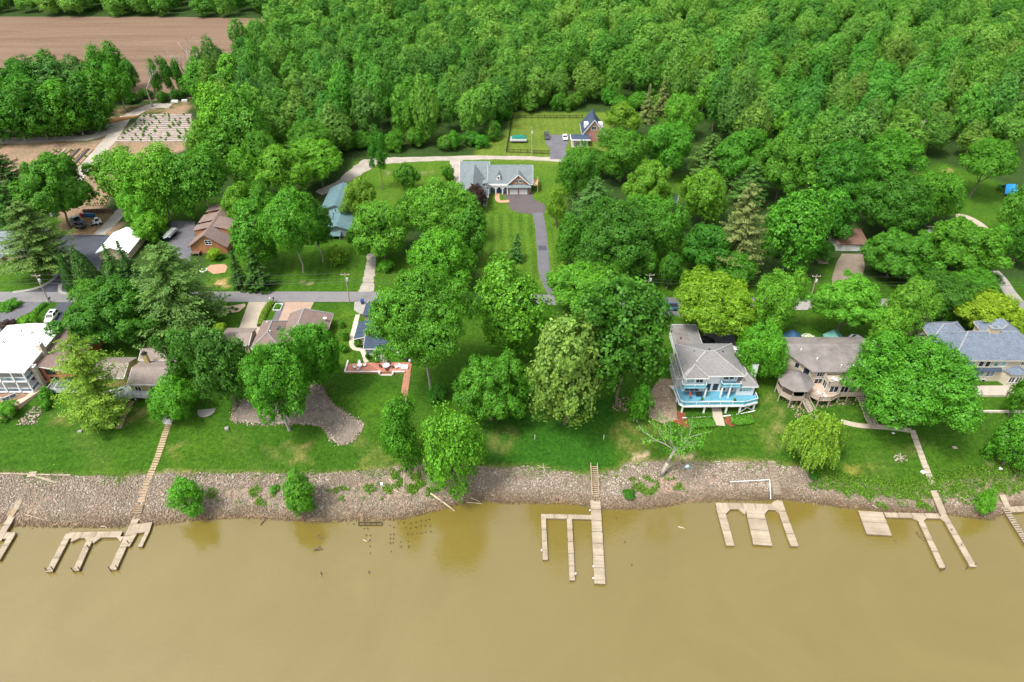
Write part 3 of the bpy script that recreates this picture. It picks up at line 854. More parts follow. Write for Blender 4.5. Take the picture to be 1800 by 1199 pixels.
def branchy(seed, levels=4, spread=0.6, r0=0.05, n0=3, lean=0.0, up=0.35):
    """bare limbs in a unit tree, root at 0, height about 1"""
    r = random.Random(seed); mb = MB(); tips = []
    def grow(p, d, L, rad, lev):
        q = p + d*L; mid = (p+q)/2 + Vector((r.uniform(-1,1),r.uniform(-1,1),0))*L*0.06
        mb.tube(p, mid, rad, rad*0.85, 6, cap=False); mb.tube(mid, q, rad*0.85, rad*0.68, 6, cap=False)
        if lev == 0: tips.append(q); return
        for k in range(n0 if lev > 1 else 3):
            nd = (d*1.0 + Vector((r.gauss(0,spread), r.gauss(0,spread), r.uniform(0,up)))).normalized()
            grow(q if k else q, nd, L*r.uniform(0.55,0.8), rad*0.62, lev-1)
        if lev >= 2: tips.append(mid)
    grow(Vector((0,0,0)), Vector((lean,0,1)).normalized(), 0.36, r0, levels)
    return mb, tips

def trunk_mesh(seed, r0=0.055, limbs=7, mat=None):
    """tapering trunk with a flare and limbs that reach into the crown; unit height, spread 1"""
    r = random.Random(seed); mb = MB(); n = 8
    line = [Vector((r.uniform(-.03,.03)*i, r.uniform(-.03,.03)*i, z)) for i, z in enumerate((-0.04,0.03,0.15,0.4,0.65,0.9,1.15))]
    rad = [r0*1.7, r0*1.25, r0, r0*0.85, r0*0.68, r0*0.45, r0*0.15]
    mb.loft([[p+Vector((math.cos(2*math.pi*k/n)*q, math.sin(2*math.pi*k/n)*q, 0)) for k in range(n)] for p, q in zip(line, rad)])
    for i in range(limbs):
        j = r.choice((3,3,4,4,5)); a = 2*math.pi*i/limbs + r.uniform(-.4,.4); p = line[j]
        e1 = p + Vector((math.cos(a)*.32, math.sin(a)*.32, r.uniform(.10,.25))); e2 = e1 + Vector((math.cos(a+.3)*.36, math.sin(a+.3)*.36, r.uniform(.05,.25)))
        mb.tube(p, e1, rad[j]*.5, rad[j]*.32, 6); mb.tube(e1, e2, rad[j]*.32, rad[j]*.1, 5)
    return mb.mesh('trunk', mat or BARK, True)
TRUNKS = [trunk_mesh(s) for s in (1,2,3)]
TRUNKS_PALE = [trunk_mesh(s, 0.045, mat=BARK_PALE) for s in (4,5)]
TRUNKS_THIN = [trunk_mesh(s, 0.035, limbs=5) for s in (6,7)]
TRUNKS_THINP = [trunk_mesh(s, 0.035, limbs=5, mat=BARK_PALE) for s in (8,9)]

_tn = [0]
def put_tree(name, kind, x, y, rh, rv, clear, tint, label, cat='tree', group=None, trunks=None, lean=0.0, spread=1.0):
    """a tree that stands at x, y: crown half-width rh, half-height rv, lowest leaves `clear` above the ground"""
    _tn[0] += 1; r = random.Random(_tn[0]*77+5)
    if kind == 'broad' and rv > 1.3*rh and rh > 3.2: kind = 'tall'
    if kind == 'broad': kind = 'broad_x' if rh > 8.6 else 'broad_l' if rh > 5.0 else 'broad_m' if rh > 2.6 else 'broad_s' if rh > 1.25 else 'shrub'
    me, R0, RV0 = r.choice(KINDS[kind])
    gz = tz(x, y); root = empty(name, (x, y, gz), 0)
    c = link('crown', me, root); c.location = (0, 0, clear+rv); c.scale = (rh/R0, rh/R0, rv/RV0)
    c.rotation_euler = (r.uniform(-.06,.06), r.uniform(-.06,.06), r.uniform(0,6.28)); c.color = (*tint, 1)
    tr = r.choice(trunks or TRUNKS)
    t = link('trunk', tr, root); H = clear+rv; t.scale = (min(rh,6)*spread, min(rh,6)*spread, H); t.rotation_euler = (0, lean, r.uniform(0,6.28))
    tag(root, label, cat, group)
    return root

def solve(cx, cy, w, h, clear):
    zc = 14.0; rv = 4.0
    for _ in range(40):
        x, y = P(cx, cy, zc); s = depth_of(y, zc)/FPX; rh = w/2*s; hh = h/2*s
        dep = math.atan2(CAM_H-zc, y)
        rv = math.sqrt(max((hh*hh-(rh*math.sin(dep))**2), 0))/math.cos(dep); rv = max(rv, 0.5*rh)
        zc = 0.5*zc + 0.5*(tz(x,y)+clear+rv)
    return x, y, rh, rv

GREEN = (0.066, 0.170, 0.024); DEEP = (0.044, 0.128, 0.020); LIGHT = (0.098, 0.215, 0.030); YEL = (0.165, 0.235, 0.022); BRIGHT = (0.078, 0.198, 0.026)
PALE = (0.122, 0.200, 0.058); BLUEG = (0.058, 0.130, 0.042); PINEC = (0.088, 0.135, 0.050); KHAKI = (0.140, 0.155, 0.085); DARKP = (0.040, 0.090, 0.028)
PURPLE = (0.050, 0.022, 0.038); OLIVE = (0.125, 0.190, 0.030); LARCH = (0.130, 0.205, 0.036)
def bt(cx, cy, w, h, kind, tint, clear, label, name=None, cat=None, trunks=None, group=None, spread=1.0):
    x, y, rh, rv = solve(cx, cy, w, h, clear)
    nm = name or {'pine':'pine_tree','larch':'pine_tree','spruce':'spruce_tree','cone':'cedar_tree','willow':'willow_tree','shrub':'shrub'}.get(kind, 'tree')
    c = cat or ('shrub' if nm in ('shrub','hedge') else 'tree')
    r = random.Random(int(cx*13+cy)); tint = tuple(t*r.uniform(0.92,1.08) for t in tint)
    return put_tree(nm, kind, x, y, rh, rv, clear, tint, label, c, group, trunks, spread=spread)

# -- along the river
bt(328,876,62,70,'airy',BRIGHT,0.3,'bright green scrubby tree on the stony bank beside the left dock walk')
bt(525,865,62,80,'broad',BRIGHT,0.2,'round bright green bush tree alone on the bank left of the ruined pilings')
bt(703,765,84,128,'airy',GREEN,1.5,'slim green tree at the lawn edge, left one of the bank pair')
bt(798,800,116,160,'airy',LIGHT,0.6,'light green tree leaning over the water, right one of the bank pair')
bt(862,684,152,142,'broad',GREEN,1.0,'wide mid green tree left of the pale yellowish tree')
bt(1000,650,152,212,'broad',PALE,1.2,'pale yellowish green tree in the middle of the river lawn')
bt(1100,592,176,222,'broad',DEEP,5.0,'huge dark green tree left of the white house with blue decks')
bt(1126,706,42,66,'broad',GREEN,1.2,'small ivy covered tree below the huge dark tree', trunks=TRUNKS_PALE)
bt(744,558,172,170,'broad',GREEN,10.5,'big tree with a tall pale trunk beside the red brick patio', trunks=TRUNKS_PALE)
bt(896,540,132,170,'broad',LIGHT,2.0,'tall light green tree standing left of the pale yellowish tree, near the lane')
bt(1020,505,140,90,'broad',LIGHT,4.0,'green tree overhanging the lane between the two big lawn trees')
bt(1435,770,118,122,'willow',(0.130,0.200,0.032),0.3,'weeping willow by the bank below the cream house')
bt(1608,672,204,178,'broad',GREEN,2.5,'very big tree between the cream house and the grey roofed mansion')
bt(1788,778,86,96,'broad',GREEN,0.5,'green tree at the right edge of the photo on the river lawn')
bt(1732,882,42,46,'airy',LIGHT,0.1,'light green sapling on the bank beside the right edge dock', name='sapling')
bt(1342,618,90,104,'broad',BRIGHT,1.5,'round bright green tree right of the white house')
bt(1256,532,144,116,'broad',(0.128,0.205,0.026),2.5,'yellowish tree behind the white house')
bt(1285,520,70,64,'broad',YEL,6.0,'brightest yellow crowned tree behind the white house')
bt(1364,526,86,102,'broad',LIGHT,3.0,'light green tree right of the yellowish tree by the lane')
bt(1492,534,136,106,'broad',LIGHT,5.0,'broad light green tree above the white flowering shrub')
bt(1560,580,74,84,'broad',LIGHT,2.0,'light green tree between the teal shed and the big lawn tree')
bt(1600,535,92,92,'broad',LIGHT,3.0,'light green tree right of the bare yard patch by the lane')
bt(1748,548,116,78,'broad',YEL,2.5,'yellow green tree behind the grey roofed mansion')
bt(1672,520,96,84,'broad',DEEP,1.5,'dark green tree left of the yellow green one by the mansion')
bt(1718,500,80,60,'broad',GREEN,1.0,'mid green tree beside the pale drive on the right')
bt(1632,590,44,32,'broad_s',PURPLE,1.0,'dark purple leaved tree left of the mansion roof')
bt(1798,690,40,80,'broad',GREEN,1.0,'green tree at the right corner of the mansion')
# -- left, between the lane and the river
bt(155,670,108,158,'larch',LARCH,0.6,'feathery yellowish pine in front of the orange house', trunks=TRUNKS_THIN)
bt(208,556,180,136,'broad',DEEP,1.0,'wide dark tree between the orange and the yellow house')
bt(300,505,156,170,'pine',PINEC,1.0,'great white pine beside the lane on the left')
bt(160,520,70,60,'broad',GREEN,0.8,'lower green tree at the foot of the great white pine')
bt(330,630,74,110,'broad',DEEP,1.5,'dark tree right of the yellow house')
bt(390,645,94,150,'broad',(0.055,0.130,0.030),1.0,'tall bluish green tree left of the stone bed')
bt(304,698,86,82,'broad',BRIGHT,0.8,'bright green tree below the grey deck of the yellow house')
bt(482,668,124,142,'broad',GREEN,5.5,'tall tree with a pale leaning trunk standing in the stone bed', trunks=TRUNKS_PALE)
bt(554,622,102,118,'broad',GREEN,3.0,'green tree hiding the brown hipped roof')
bt(386,578,24,22,'broad_s',YEL,5.0,'yellow green treetop showing beside the taupe garage roof')
# -- left, beyond the lane
bt(117,478,30,66,'cone',DARKP,0.2,'slim clipped cedar, left of the dark pair by the lane')
bt(146,473,52,78,'cone',DARKP,0.2,'tall clipped cedar, right of the dark pair by the lane')
bt(197,468,40,76,'spruce',BLUEG,0.3,'dark cedar in front of the white roofed shed, left of two')
bt(222,462,40,76,'spruce',DARKP,0.3,'dark cedar in front of the white roofed shed, right of two')
bt(52,414,112,126,'pine',PINEC,2.5,'white pine in the mulch ring left of the dark driveway')
bt(92,332,138,118,'broad',GREEN,3.5,'round tree in front of the nursery beds on the left')
bt(12,312,74,120,'pine',DARKP,1.0,'dark pine at the left edge beside the nursery beds')
bt(10,368,66,90,'pine',BLUEG,0.6,'second dark pine at the left edge, lower one')
bt(246,360,82,84,'broad',LIGHT,1.0,'yellowish green tree above the white roofed shed')
bt(262,398,58,50,'broad',LIGHT,0.8,'light green tree beside the covered boat')
bt(212,310,104,92,'airy',LIGHT,2.0,'light green tree below the striped nursery, left of the group', trunks=TRUNKS_PALE)
bt(272,304,108,104,'airy',LIGHT,7.0,'light green tree with a bare pale trunk on the sloping lawn', trunks=TRUNKS_PALE)
bt(350,310,110,112,'airy',GREEN,4.0,'light green tree above the orange brown house', trunks=TRUNKS_PALE)
bt(322,345,56,64,'broad',GREEN,2.5,'small green tree on the lawn left of the orange brown house')
bt(418,358,60,72,'broad',LIGHT,1.5,'light green tree touching the orange brown roof')
bt(442,412,92,118,'broad',GREEN,1.5,'bright tree right of the orange brown house')
bt(416,474,36,66,'spruce',DARKP,0.1,'dark juniper on the lawn by the lane, left of two')
bt(448,472,52,76,'spruce',DARKP,0.1,'dark juniper on the lawn by the lane, right of two')
bt(376,446,26,22,'broad_s',YEL,0.4,'yellow green bush at the gable of the orange brown house')
bt(512,388,106,112,'broad',GREEN,7.5,'green tree on a tall trunk left of the teal roofs', trunks=TRUNKS_THINP)
bt(553,388,58,96,'broad',DEEP,5.0,'darker tree touching the teal roof', trunks=TRUNKS_PALE)
bt(456,352,60,70,'broad',GREEN,2.0,'green tree left of the tall trunked tree')
bt(500,300,96,90,'broad',LIGHT,3.0,'light green tree above the teal roofs')
bt(558,282,92,72,'broad',LIGHT,3.0,'light green tree beside the gravel fork')
bt(465,270,70,80,'broad',GREEN,3.0,'green tree at the wood edge above the teal roofs')
bt(545,250,90,70,'broad',GREEN,3.0,'rounded tree at the wood edge left of the gravel fork')
bt(430,300,60,80,'broad',LIGHT,3.0,'pale green tree left of the teal roofs, at the wood edge')
bt(630,347,68,68,'broad',OLIVE,1.5,'olive green tree right of the upper teal roof')
bt(670,402,108,112,'broad',LIGHT,1.2,'round light green tree right of the lower teal roof')
bt(774,372,122,112,'broad',LIGHT,2.0,'big light green tree left of the brick garage house')
bt(826,408,66,112,'broad',GREEN,1.5,'green tree at the striped lawn left of the brick garage house')
bt(712,372,30,60,'broad',DEEP,0.8,'dark tree between the two round light green ones')
bt(780,458,116,112,'broad',BRIGHT,2.5,'bright green tree near the lane left of the striped lawn')
bt(838,344,34,46,'broad_s',PURPLE,1.0,'dark purple tree at the corner of the brick garage house')
bt(664,266,36,76,'airy',DEEP,6.0,'slender dark tree beside the gravel lane', trunks=TRUNKS_THIN)
bt(714,311,46,48,'broad',GREEN,0.6,'small round tree on the lawn above the light green trees')
bt(786,303,26,26,'broad_s',GREEN,0.4,'little green tree left of the grey roof')
bt(592,448,36,36,'broad_s',OLIVE,0.2,'round olive bush on the lawn left of the gravel walk', name='shrub')
bt(678,467,32,24,'broad_s',LIGHT,0.1,'low light green bush right of the gravel walk', name='shrub')
bt(908,434,30,50,'spruce',BLUEG,0.2,'little spruce on the striped lawn')
bt(617,413,20,24,'broad_s',DEEP,0.1,'dark bush at the front of the lower teal roof', name='shrub')
# -- right, beyond the lane
bt(980,362,44,64,'airy',OLIVE,1.5,'thin olive tree beside the end of the brown driveway')
bt(1020,300,76,88,'broad',GREEN,2.0,'green tree right of the lawn behind the brick garage house')
bt(1046,350,80,84,'pine',BLUEG,1.0,'bluish pine right of the brown driveway')
bt(1050,282,54,44,'broad',DEEP,1.5,'dark tree below the porch of the far brick house')
bt(1095,268,90,80,'broad',GREEN,3.0,'green tree right of the far brick house')
bt(1098,208,64,54,'broad',OLIVE,3.0,'yellowish tree beside the far brick house')
bt(1140,180,30,62,'spruce',KHAKI,0.5,'pale spruce in the wood, left of the far pair')
bt(1166,168,30,64,'spruce',KHAKI,0.5,'pale spruce in the wood, right of the far pair')
bt(1140,335,104,100,'broad',LIGHT,3.0,'light green tree above the dead limbs')
bt(1080,415,150,130,'broad',DEEP,3.0,'big dark tree right of the patched driveway')
bt(1155,400,110,110,'broad',GREEN,3.0,'green tree with dead limbs on its right side')
bt(1060,470,110,80,'broad',GREEN,2.0,'green tree at the lane right of the patched driveway')
bt(1120,455,80,70,'broad',GREEN,2.0,'green tree left of the lane pole')
bt(1178,475,50,60,'broad',DEEP,1.0,'small dark tree right of the lane pole')
bt(1242,344,92,92,'broad',LIGHT,3.0,'light green tree right of the hidden slate roof')
bt(1306,400,86,154,'pine',KHAKI,2.0,'tall khaki topped pine right of the centre')
bt(1248,276,78,82,'pine',PINEC,1.0,'grey green pine in the middle of the wood')
bt(1320,320,60,70,'pine',BLUEG,2.0,'dark pine behind the khaki topped pine')
bt(1246,432,92,88,'broad',DEEP,1.5,'dark green tree left of the khaki topped pine')
bt(1396,405,112,150,'broad',GREEN,2.0,'large green tree right of the khaki topped pine')
bt(1462,378,86,84,'broad',DEEP,2.0,'dark tree left of the white garage door')
bt(1448,442,44,40,'broad',DEEP,1.0,'low dark tree hiding the left end of the garage')
bt(1570,360,124,112,'broad',DEEP,2.0,'dark tree above the garage roof')
bt(1648,342,90,86,'broad',GREEN,3.0,'light edged tree left of the right hand lawn')
bt(1576,448,128,98,'broad',GREEN,0.8,'dense round tree right of the garage')
bt(1690,432,146,106,'broad',GREEN,2.0,'wide tree over the tan roofed house on the right')
bt(1752,425,50,66,'broad',LIGHT,1.0,'small light green tree beside the tan path')
bt(1738,278,88,70,'broad',GREEN,8.0,'tree with several trunks beside the blue tarpaulin', trunks=TRUNKS_THIN)
bt(1795,365,60,100,'broad',GREEN,2.0,'tree at the right edge below the blue tarpaulin')
bt(1798,430,60,70,'broad',DEEP,1.0,'darker tree at the right edge above the pale drive')
bt(1640,500,60,40,'broad',DEEP,0.8,'dark bushy tree by the lane left of the pale drive')
bt(1735,490,44,36,'airy',BLUEG,0.5,'grey green feathery bush tree beside the pale drive')
bt(1295,470,70,60,'broad',GREEN,1.5,'green tree at the foot of the khaki topped pine')
bt(1300,270,90,90,'broad',GREEN,4.0,'green tree right of the grey green pine')
bt(1400,220,80,60,'broad',LIGHT,5.0,'pale green rounded tree at the front of the right hand wood')
bt(1200,200,70,66,'broad',LIGHT,3.0,'rounded light tree right of the pale spruces')
bt(1380,290,120,100,'broad',GREEN,4.0,'broad green tree in the wood left of the dark gap')
bt(1480,300,110,100,'broad',DEEP,4.0,'dark broad tree in the wood above the garage')
bt(1560,275,110,90,'broad',GREEN,4.0,'green tree above the right hand lawn clearing')
bt(1600,255,30,44,'broad_m',(0.20,0.17,0.045),3.0,'small bronze tinted tree beside the lawn clearing')
bt(1180,255,90,80,'broad',GREEN,3.5,'green tree left of the grey green pine')
bt(1000,420,50,90,'broad',GREEN,2.0,'green tree beside the patched driveway, near the dead twigs')
# -- the tall front of the wood on the left, beside the nursery
for cx,cy,w,h,c,lb in [(386,208,92,116,LIGHT,'tall light tree at the right end of the striped nursery'),(352,150,60,80,GREEN,'ragged tree beside the bare grey trees'),(432,225,92,130,GREEN,'tall tree of the wood front left of the teal roofs'),(396,262,70,70,GREEN,'lower tree at the foot of the nursery wood'),(410,150,80,100,LIGHT,'tall light tree standing out at the field corner'),(352,246,56,64,LIGHT,'light tree hanging over the nursery corner')]:
    bt(cx,cy,w,h,'tall',c,2.5,lb,trunks=TRUNKS_THINP)
# -- shrubs and hedges
def shrub(cx, cy, w, tint, label, h=None, kind='broad', name='shrub', cat='shrub', group=None):
    return bt(cx, cy, w, h or w*0.85, kind, tint, 0.02, label, name=name, cat=cat, group=group)
shrub(18,535,30,GREEN,'green shrub on the grass island at the left edge', 20)
shrub(48,563,30,LIGHT,'rounded light shrub between the two left driveways', 24)
shrub(14,572,30,PURPLE,'dark purple shrub left of the white roof', 26)
shrub(120,570,14,DEEP,'dark shrub at the brick kerb beside the white car', 14)
shrub(79,692,28,GREEN,'round green shrub between the stone terrace and the grey deck', 26)
shrub(80,712,20,GREEN,'smaller green shrub below the stone terrace', 18)
shrub(12,720,40,BRIGHT,'bright shrubs under the brown deck at the left edge', 36)
shrub(630,602,15,GREEN,'round shrub beside the blue roofed cottage window', 15)
shrub(646,625,9,DEEP,'narrow shrub at the cottage corner', 13)
shrub(661,632,15,GREEN,'shrub left of the cottage steps', 11)
shrub(1425,597,30,(0.62,0.50,0.95),'white flowering shrub behind the cream house', 18)
shrub(1405,600,10,PURPLE,'small dark red shrub beside the blue shed roof', 8)
shrub(1365,445,16,DEEP,'dark bush below the large green tree', 14)
shrub(770,690,36,DEEP,'dark bush under the big tree beside the patio', 34)
shrub(905,722,30,DEEP,'small bush at the foot of the wide mid green tree', 26)
shrub(600,570,14,GREEN,'hedge bush beside the cottage walk, far one', 14)
shrub(606,590,16,GREEN,'hedge bush beside the cottage walk, middle one', 18)
shrub(602,612,18,GREEN,'hedge bush beside the cottage walk, near one', 18)
shrub(1105,868,26,DEEP,'weed clump on the stony bank below the sparse tree', 12)
shrub(482,860,20,GREEN,'small green weed clump left of the round bush tree', 16)
shrub(1430,835,22,DEEP,'low weed clump under the willow', 14)
shrub(600,246,16,DEEP,'dark bush at the wood edge by the gravel fork', 14)
shrub(385,442+10,18,DEEP,'dark bush below the orange brown gable', 8)
shrub(1760,250+80,16,GREEN,'green bush beside the blue tarpaulin', 12)
def hedge(pxline, w, h, tint, label):
    """clipped hedge: a row of leaf sprays on a rounded bar"""
    line = smooth_line(Gp(pxline), 6); r = np.random.default_rng(len(label)); pts = []; nn = []
    L = sum(math.dist(a,b) for a,b in zip(line, line[1:])); n = int(L*150*max(1.0,w))
    la = np.array(line); cum = np.concatenate([[0], np.cumsum(np.hypot(*np.diff(la,axis=0).T))])
    t = r.uniform(0, cum[-1], n); X = np.interp(t, cum, la[:,0]); Y = np.interp(t, cum, la[:,1])
    dx = np.gradient(np.interp(np.linspace(0,cum[-1],50), cum, la[:,0])); dy = np.gradient(np.interp(np.linspace(0,cum[-1],50), cum, la[:,1]))
    dxi = np.interp(t, np.linspace(0,cum[-1],50), dx); dyi = np.interp(t, np.linspace(0,cum[-1],50), dy); D = np.hypot(dxi,dyi)+1e-9
    a = r.uniform(0, math.pi, n); rr = r.uniform(0.85,1.1,n)
    off = np.cos(a)*w/2*rr; z = np.sin(a)**0.6*h*rr
    q = np.stack([X - dyi/D*off, Y + dxi/D*off, terrain(X,Y)+z*r.uniform(0.6,1,n)],-1)
    nv = np.stack([-dyi/D*np.cos(a), dxi/D*np.cos(a), np.sin(a)+0.3],-1)+r.normal(0,0.4,(n,3))
    V, Fq = leaf_quads(q, nv, 0.26, 0.7, r)
    c0 = V.mean(0); c0[2] = tz(c0[0], c0[1])
    me = np_mesh('hedge', V-c0, Fq, LEAF, {'tone':('FACE','FLOAT',r.uniform(0,1,n))})
    o = link('hedge', me); o.location = c0; o.color = (*tint,1)
    return tag(o, label, 'hedge')
hedge([(52,575),(62,552),(80,535)], 1.4, 1.0, GREEN, 'clipped hedge between the two left driveways')
hedge([(0,549),(22,541),(40,532)], 1.2, 0.8, BRIGHT, 'low curved hedge round the island at the left edge')
hedge([(458,575),(465,552),(477,533)], 1.6, 1.1, OLIVE, 'narrow hedge between the pale and the pink driveway')
hedge([(1208,743),(1240,742),(1254,741)], 3.0, 0.8, GREEN, 'low green planting in the left mulch bed before the white house')
hedge([(1284,736),(1300,738),(1320,735)], 3.0, 0.8, GREEN, 'low green planting in the right mulch bed before the white house')
sheet('mulch_bed', [(1200,752),(1206,735),(1254,732),(1258,742),(1250,750),(1230,752)], plain('mulch', (0.20,0.06,0.03), 0.95, 0.3, 3.0), 0.05, 0.6)
sheet('mulch_bed', [(1272,742),(1276,733),(1322,729),(1325,742),(1305,746),(1285,750)], plain('mulch', (0.20,0.06,0.03)), 0.05, 0.6)
sheet('mulch_bed', [(1183,742),(1190,722),(1205,726),(1200,748)], plain('mulch', (0.20,0.06,0.03)), 0.05, 0.6)
sheet('mulch_bed', [(56,471),(62,467),(76,466),(76,471),(66,477),(57,476)], plain('mulch_red', (0.36,0.12,0.05), 0.95, 0.3, 3.0), 0.05)
sheet('mulch_bed', [(361,473),(370,466),(395,464),(400,470),(396,479),(375,482)], plain('mulch_tan', (0.42,0.24,0.15), 0.95, 0.3, 2.0), 0.05)
sheet('flower_bed', [(368,553),(378,540),(405,538),(430,534),(432,538),(420,548),(385,554)], plain('mulch_pale', (0.48,0.36,0.26), 0.95, 0.2, 2.0), 0.05)
for i,(a,b) in enumerate([(372,545),(381,549),(385,541),(396,545),(404,548),(408,541),(415,543)]):
    shrub(a,b,7,DEEP,'small dark plant in the pale bed beside the wide driveway',6,group='plants in the pale bed')
sheet('flower_bed', [(0,738),(0,722),(12,722),(14,738)], plain('mulch_tan', (0.42,0.24,0.15)), 0.05, 0.6)

# -- bare and half-bare trees
def bare_tree(x, y, H, W, seed, label, levels=4, name='dead_tree', mat=None, leaves=0, tint=BRIGHT, r0=0.035, lean=0.0, up=0.35, spread=0.6, leafr=0.35):
    mb, tips = branchy(seed, levels, spread, r0, 2 if levels > 3 else 3, lean, up)
    xs = np.quantile([abs(v[0]) for v in mb.v], 0.97); r1 = 0.022*H/(W/2/xs)
    mb, tips = branchy(seed, levels, spread, r1, 2 if levels > 3 else 3, lean, up)
    zs = max(v[2] for v in mb.v); xs = np.quantile([abs(v[0]) for v in mb.v], 0.97)
    sx = W/2/xs; sz = H/zs
    mb.v = [(v[0]*sx, v[1]*sx, v[2]*sz) for v in mb.v]
    root = empty(name, (x, y, tz(x,y)-0.05))
    mb.build('trunk', mat or BARK_DEAD, root, True)
    if leaves:
        r = np.random.default_rng(seed); T = np.array([(t.x*sx, t.y*sx, t.z*sz) for t in tips])
        q = np.repeat(T, leaves, 0) + r.normal(0, leafr, (len(T)*leaves,3)); nn = r.normal(0,1,q.shape); nn[:,2] += 1
        V, Fq = leaf_quads(q, nn, 0.36, 0.7, r)
        c = link('crown', np_mesh('sparse_crown', V, Fq, LEAF, {'tone':('FACE','FLOAT',r.uniform(0,1,len(q)))}), root); c.color = (*tint,1)
    return tag(root, label, 'tree')
def bareat(px, py, toppx, toppy, wpx, seed, label, **kw):
    x, y, z = G(px, py); d = ray(toppx, toppy); t = y/d[1]; H = CAM_H + d[2]*t - z
    return bare_tree(x, y, H, wpx*depth_of(y,z)/FPX, seed, label, **kw)
def sparse_tree(px, py, label):
    """straight grey trunk that forks high into spreading, thinly leaved limbs"""
    x, y, z = G(px, py); root = empty('tree', (x, y, z-.1)); r = random.Random(4); mb = MB(); tips = []
    fork = Vector((1.9, 0.6, 7.6)); mb.tube((0,0,0),(0.9,0.3,3.8),.46,.36,8).tube((0.9,0.3,3.8),fork,.36,.27,8)
    def limb(p, d, L, rad, lev):
        q = p + d*L*.5 + Vector((r.uniform(-.2,.2), r.uniform(-.2,.2), .1)); e = q + (d+Vector((r.uniform(-.3,.3), r.uniform(-.3,.3), r.uniform(-.15,.3)))).normalized()*L*.5
        mb.tube(p, q, rad, rad*.75, 6, cap=False).tube(q, e, rad*.75, rad*.5, 6, cap=False); tips.append(e); tips.append(q)
        if lev:
            for k in range(3): limb(e if k else q, (d+Vector((r.uniform(-.9,.9), r.uniform(-.9,.9), r.uniform(-.3,.5)))).normalized(), L*.62, rad*.5, lev-1)
    for k in range(7):
        a = 2*math.pi*k/7+r.uniform(-.3,.3); limb(fork+Vector((0,0,r.uniform(-1.2,.4))), Vector((math.cos(a)*.85, math.sin(a)*.85, r.uniform(.25,1.1))).normalized(), r.uniform(3.4,4.8), .15, 2)
    mb.build('trunk', BARK_PALE, root, True)
    rr = np.random.default_rng(8); T = np.array([tuple(t) for t in tips]); T = T[rr.uniform(0,1,len(T)) < .72]
    q = np.repeat(T, 15, 0) + rr.normal(0, .34, (len(T)*15, 3)); nn = rr.normal(0,.6,q.shape); nn[:,2] += .8
    V, Fq = leaf_quads(q, nn, .30, .7, rr)
    c = link('crown', np_mesh('sparse_crown', V, Fq, LEAF, {'tone':('FACE','FLOAT',rr.uniform(0,1,len(q)))}), root); c.color = (*BRIGHT,1)
    return tag(root, label, 'tree')
sparse_tree(1162,836,'thinly leaved tree with bare grey limbs on the bank below the white house')
bareat(338,165,325,85,60,6,'bare grey tree at the edge of the brown field', levels=5)
bareat(348,165,365,68,44,7,'taller bare grey tree nearest the wood at the field edge', levels=5)
bareat(268,188,248,115,40,8,'thin half bare tree beside the gravel track', levels=4, leaves=4, tint=PALE)
bareat(1000,470,990,420,70,9,'dead twiggy tree beside the patched driveway', levels=4, spread=0.9)
bareat(1185,440,1180,345,50,10,'dead limbed tree standing in front of the slate roof', levels=4, mat=BARK_PALE)
bareat(1600,270,1615,205,40,12,'leaning bare tree at the edge of the right hand wood', levels=4)
bareat(322,872,312,828,40,15,'bare grey limbs standing behind the scrubby bank tree', levels=4)

# -- the grove at the nursery, on the left
GROVE = [(20,196,90,100,DEEP),(60,192,96,104,DEEP),(108,190,86,96,GREEN),(150,180,84,96,DEEP),(172,170,60,84,GREEN),(15,160,70,74,DEEP),(95,150,84,96,BLUEG),
         (140,132,70,64,BLUEG),(178,125,58,84,GREEN),(204,150,50,66,GREEN),(55,160,70,90,DEEP),(135,212,60,50,GREEN),(30,125,40,46,DEEP),(196,112,50,70,GREEN),(226,132,36,50,DEEP),
         (-20,200,90,96,DEEP),(-20,150,80,80,DEEP),(85,125,56,66,DEEP),(165,195,44,56,OLIVE)]
GLAB = ['dark tree at the left end of the grove above the nursery beds','large dark tree at the front of the left grove','green tree at the front of the left grove, near the dirt mound',
        'dark tree behind the dirt mound in the left grove','green tree at the right front of the left grove','dark tree at the back left of the grove','blue green tree in the middle of the left grove',
        'grey green broad tree at the back of the left grove','tall green tree standing highest over the brown field','green tree with pale trunk at the right of the grove','dark tree filling the middle of the left grove',
        'low green tree at the foot of the left grove','dark ragged treetop against the brown field at far left','tall tree with layered crown against the brown field','slim tree with pale trunk at the right end of the grove',
        'dark grove tree cut by the left edge, front','dark grove tree cut by the left edge, back','dark tall tree against the field, left of the tallest','yellowish slim tree in the left grove']
for (cx,cy,w,h,t),lb in zip(GROVE,GLAB):
    bt(cx,cy,w,h,'tall',t,0.4 if cy > 178 else 3.0,lb,trunks=TRUNKS_PALE,group='trees of the left grove')
for cx,cy,w,h,lb in [(272,135,22,58,'slim dark poplar at the field edge, left of three'),(293,132,22,60,'slim dark poplar at the field edge, middle of three'),(312,133,20,56,'slim dark poplar at the field edge, right of three')]:
    bt(cx,cy,w,h,'tall',DEEP,2.0,lb,trunks=TRUNKS_THIN)
for i,(cx,cy) in enumerate([(255,165),(285,170),(310,166),(330,160),(230,172)]):
    shrub(cx,cy,26,DEEP,'dark brush along the field edge behind the nursery',18,kind='broad_m',group='brush along the field edge')

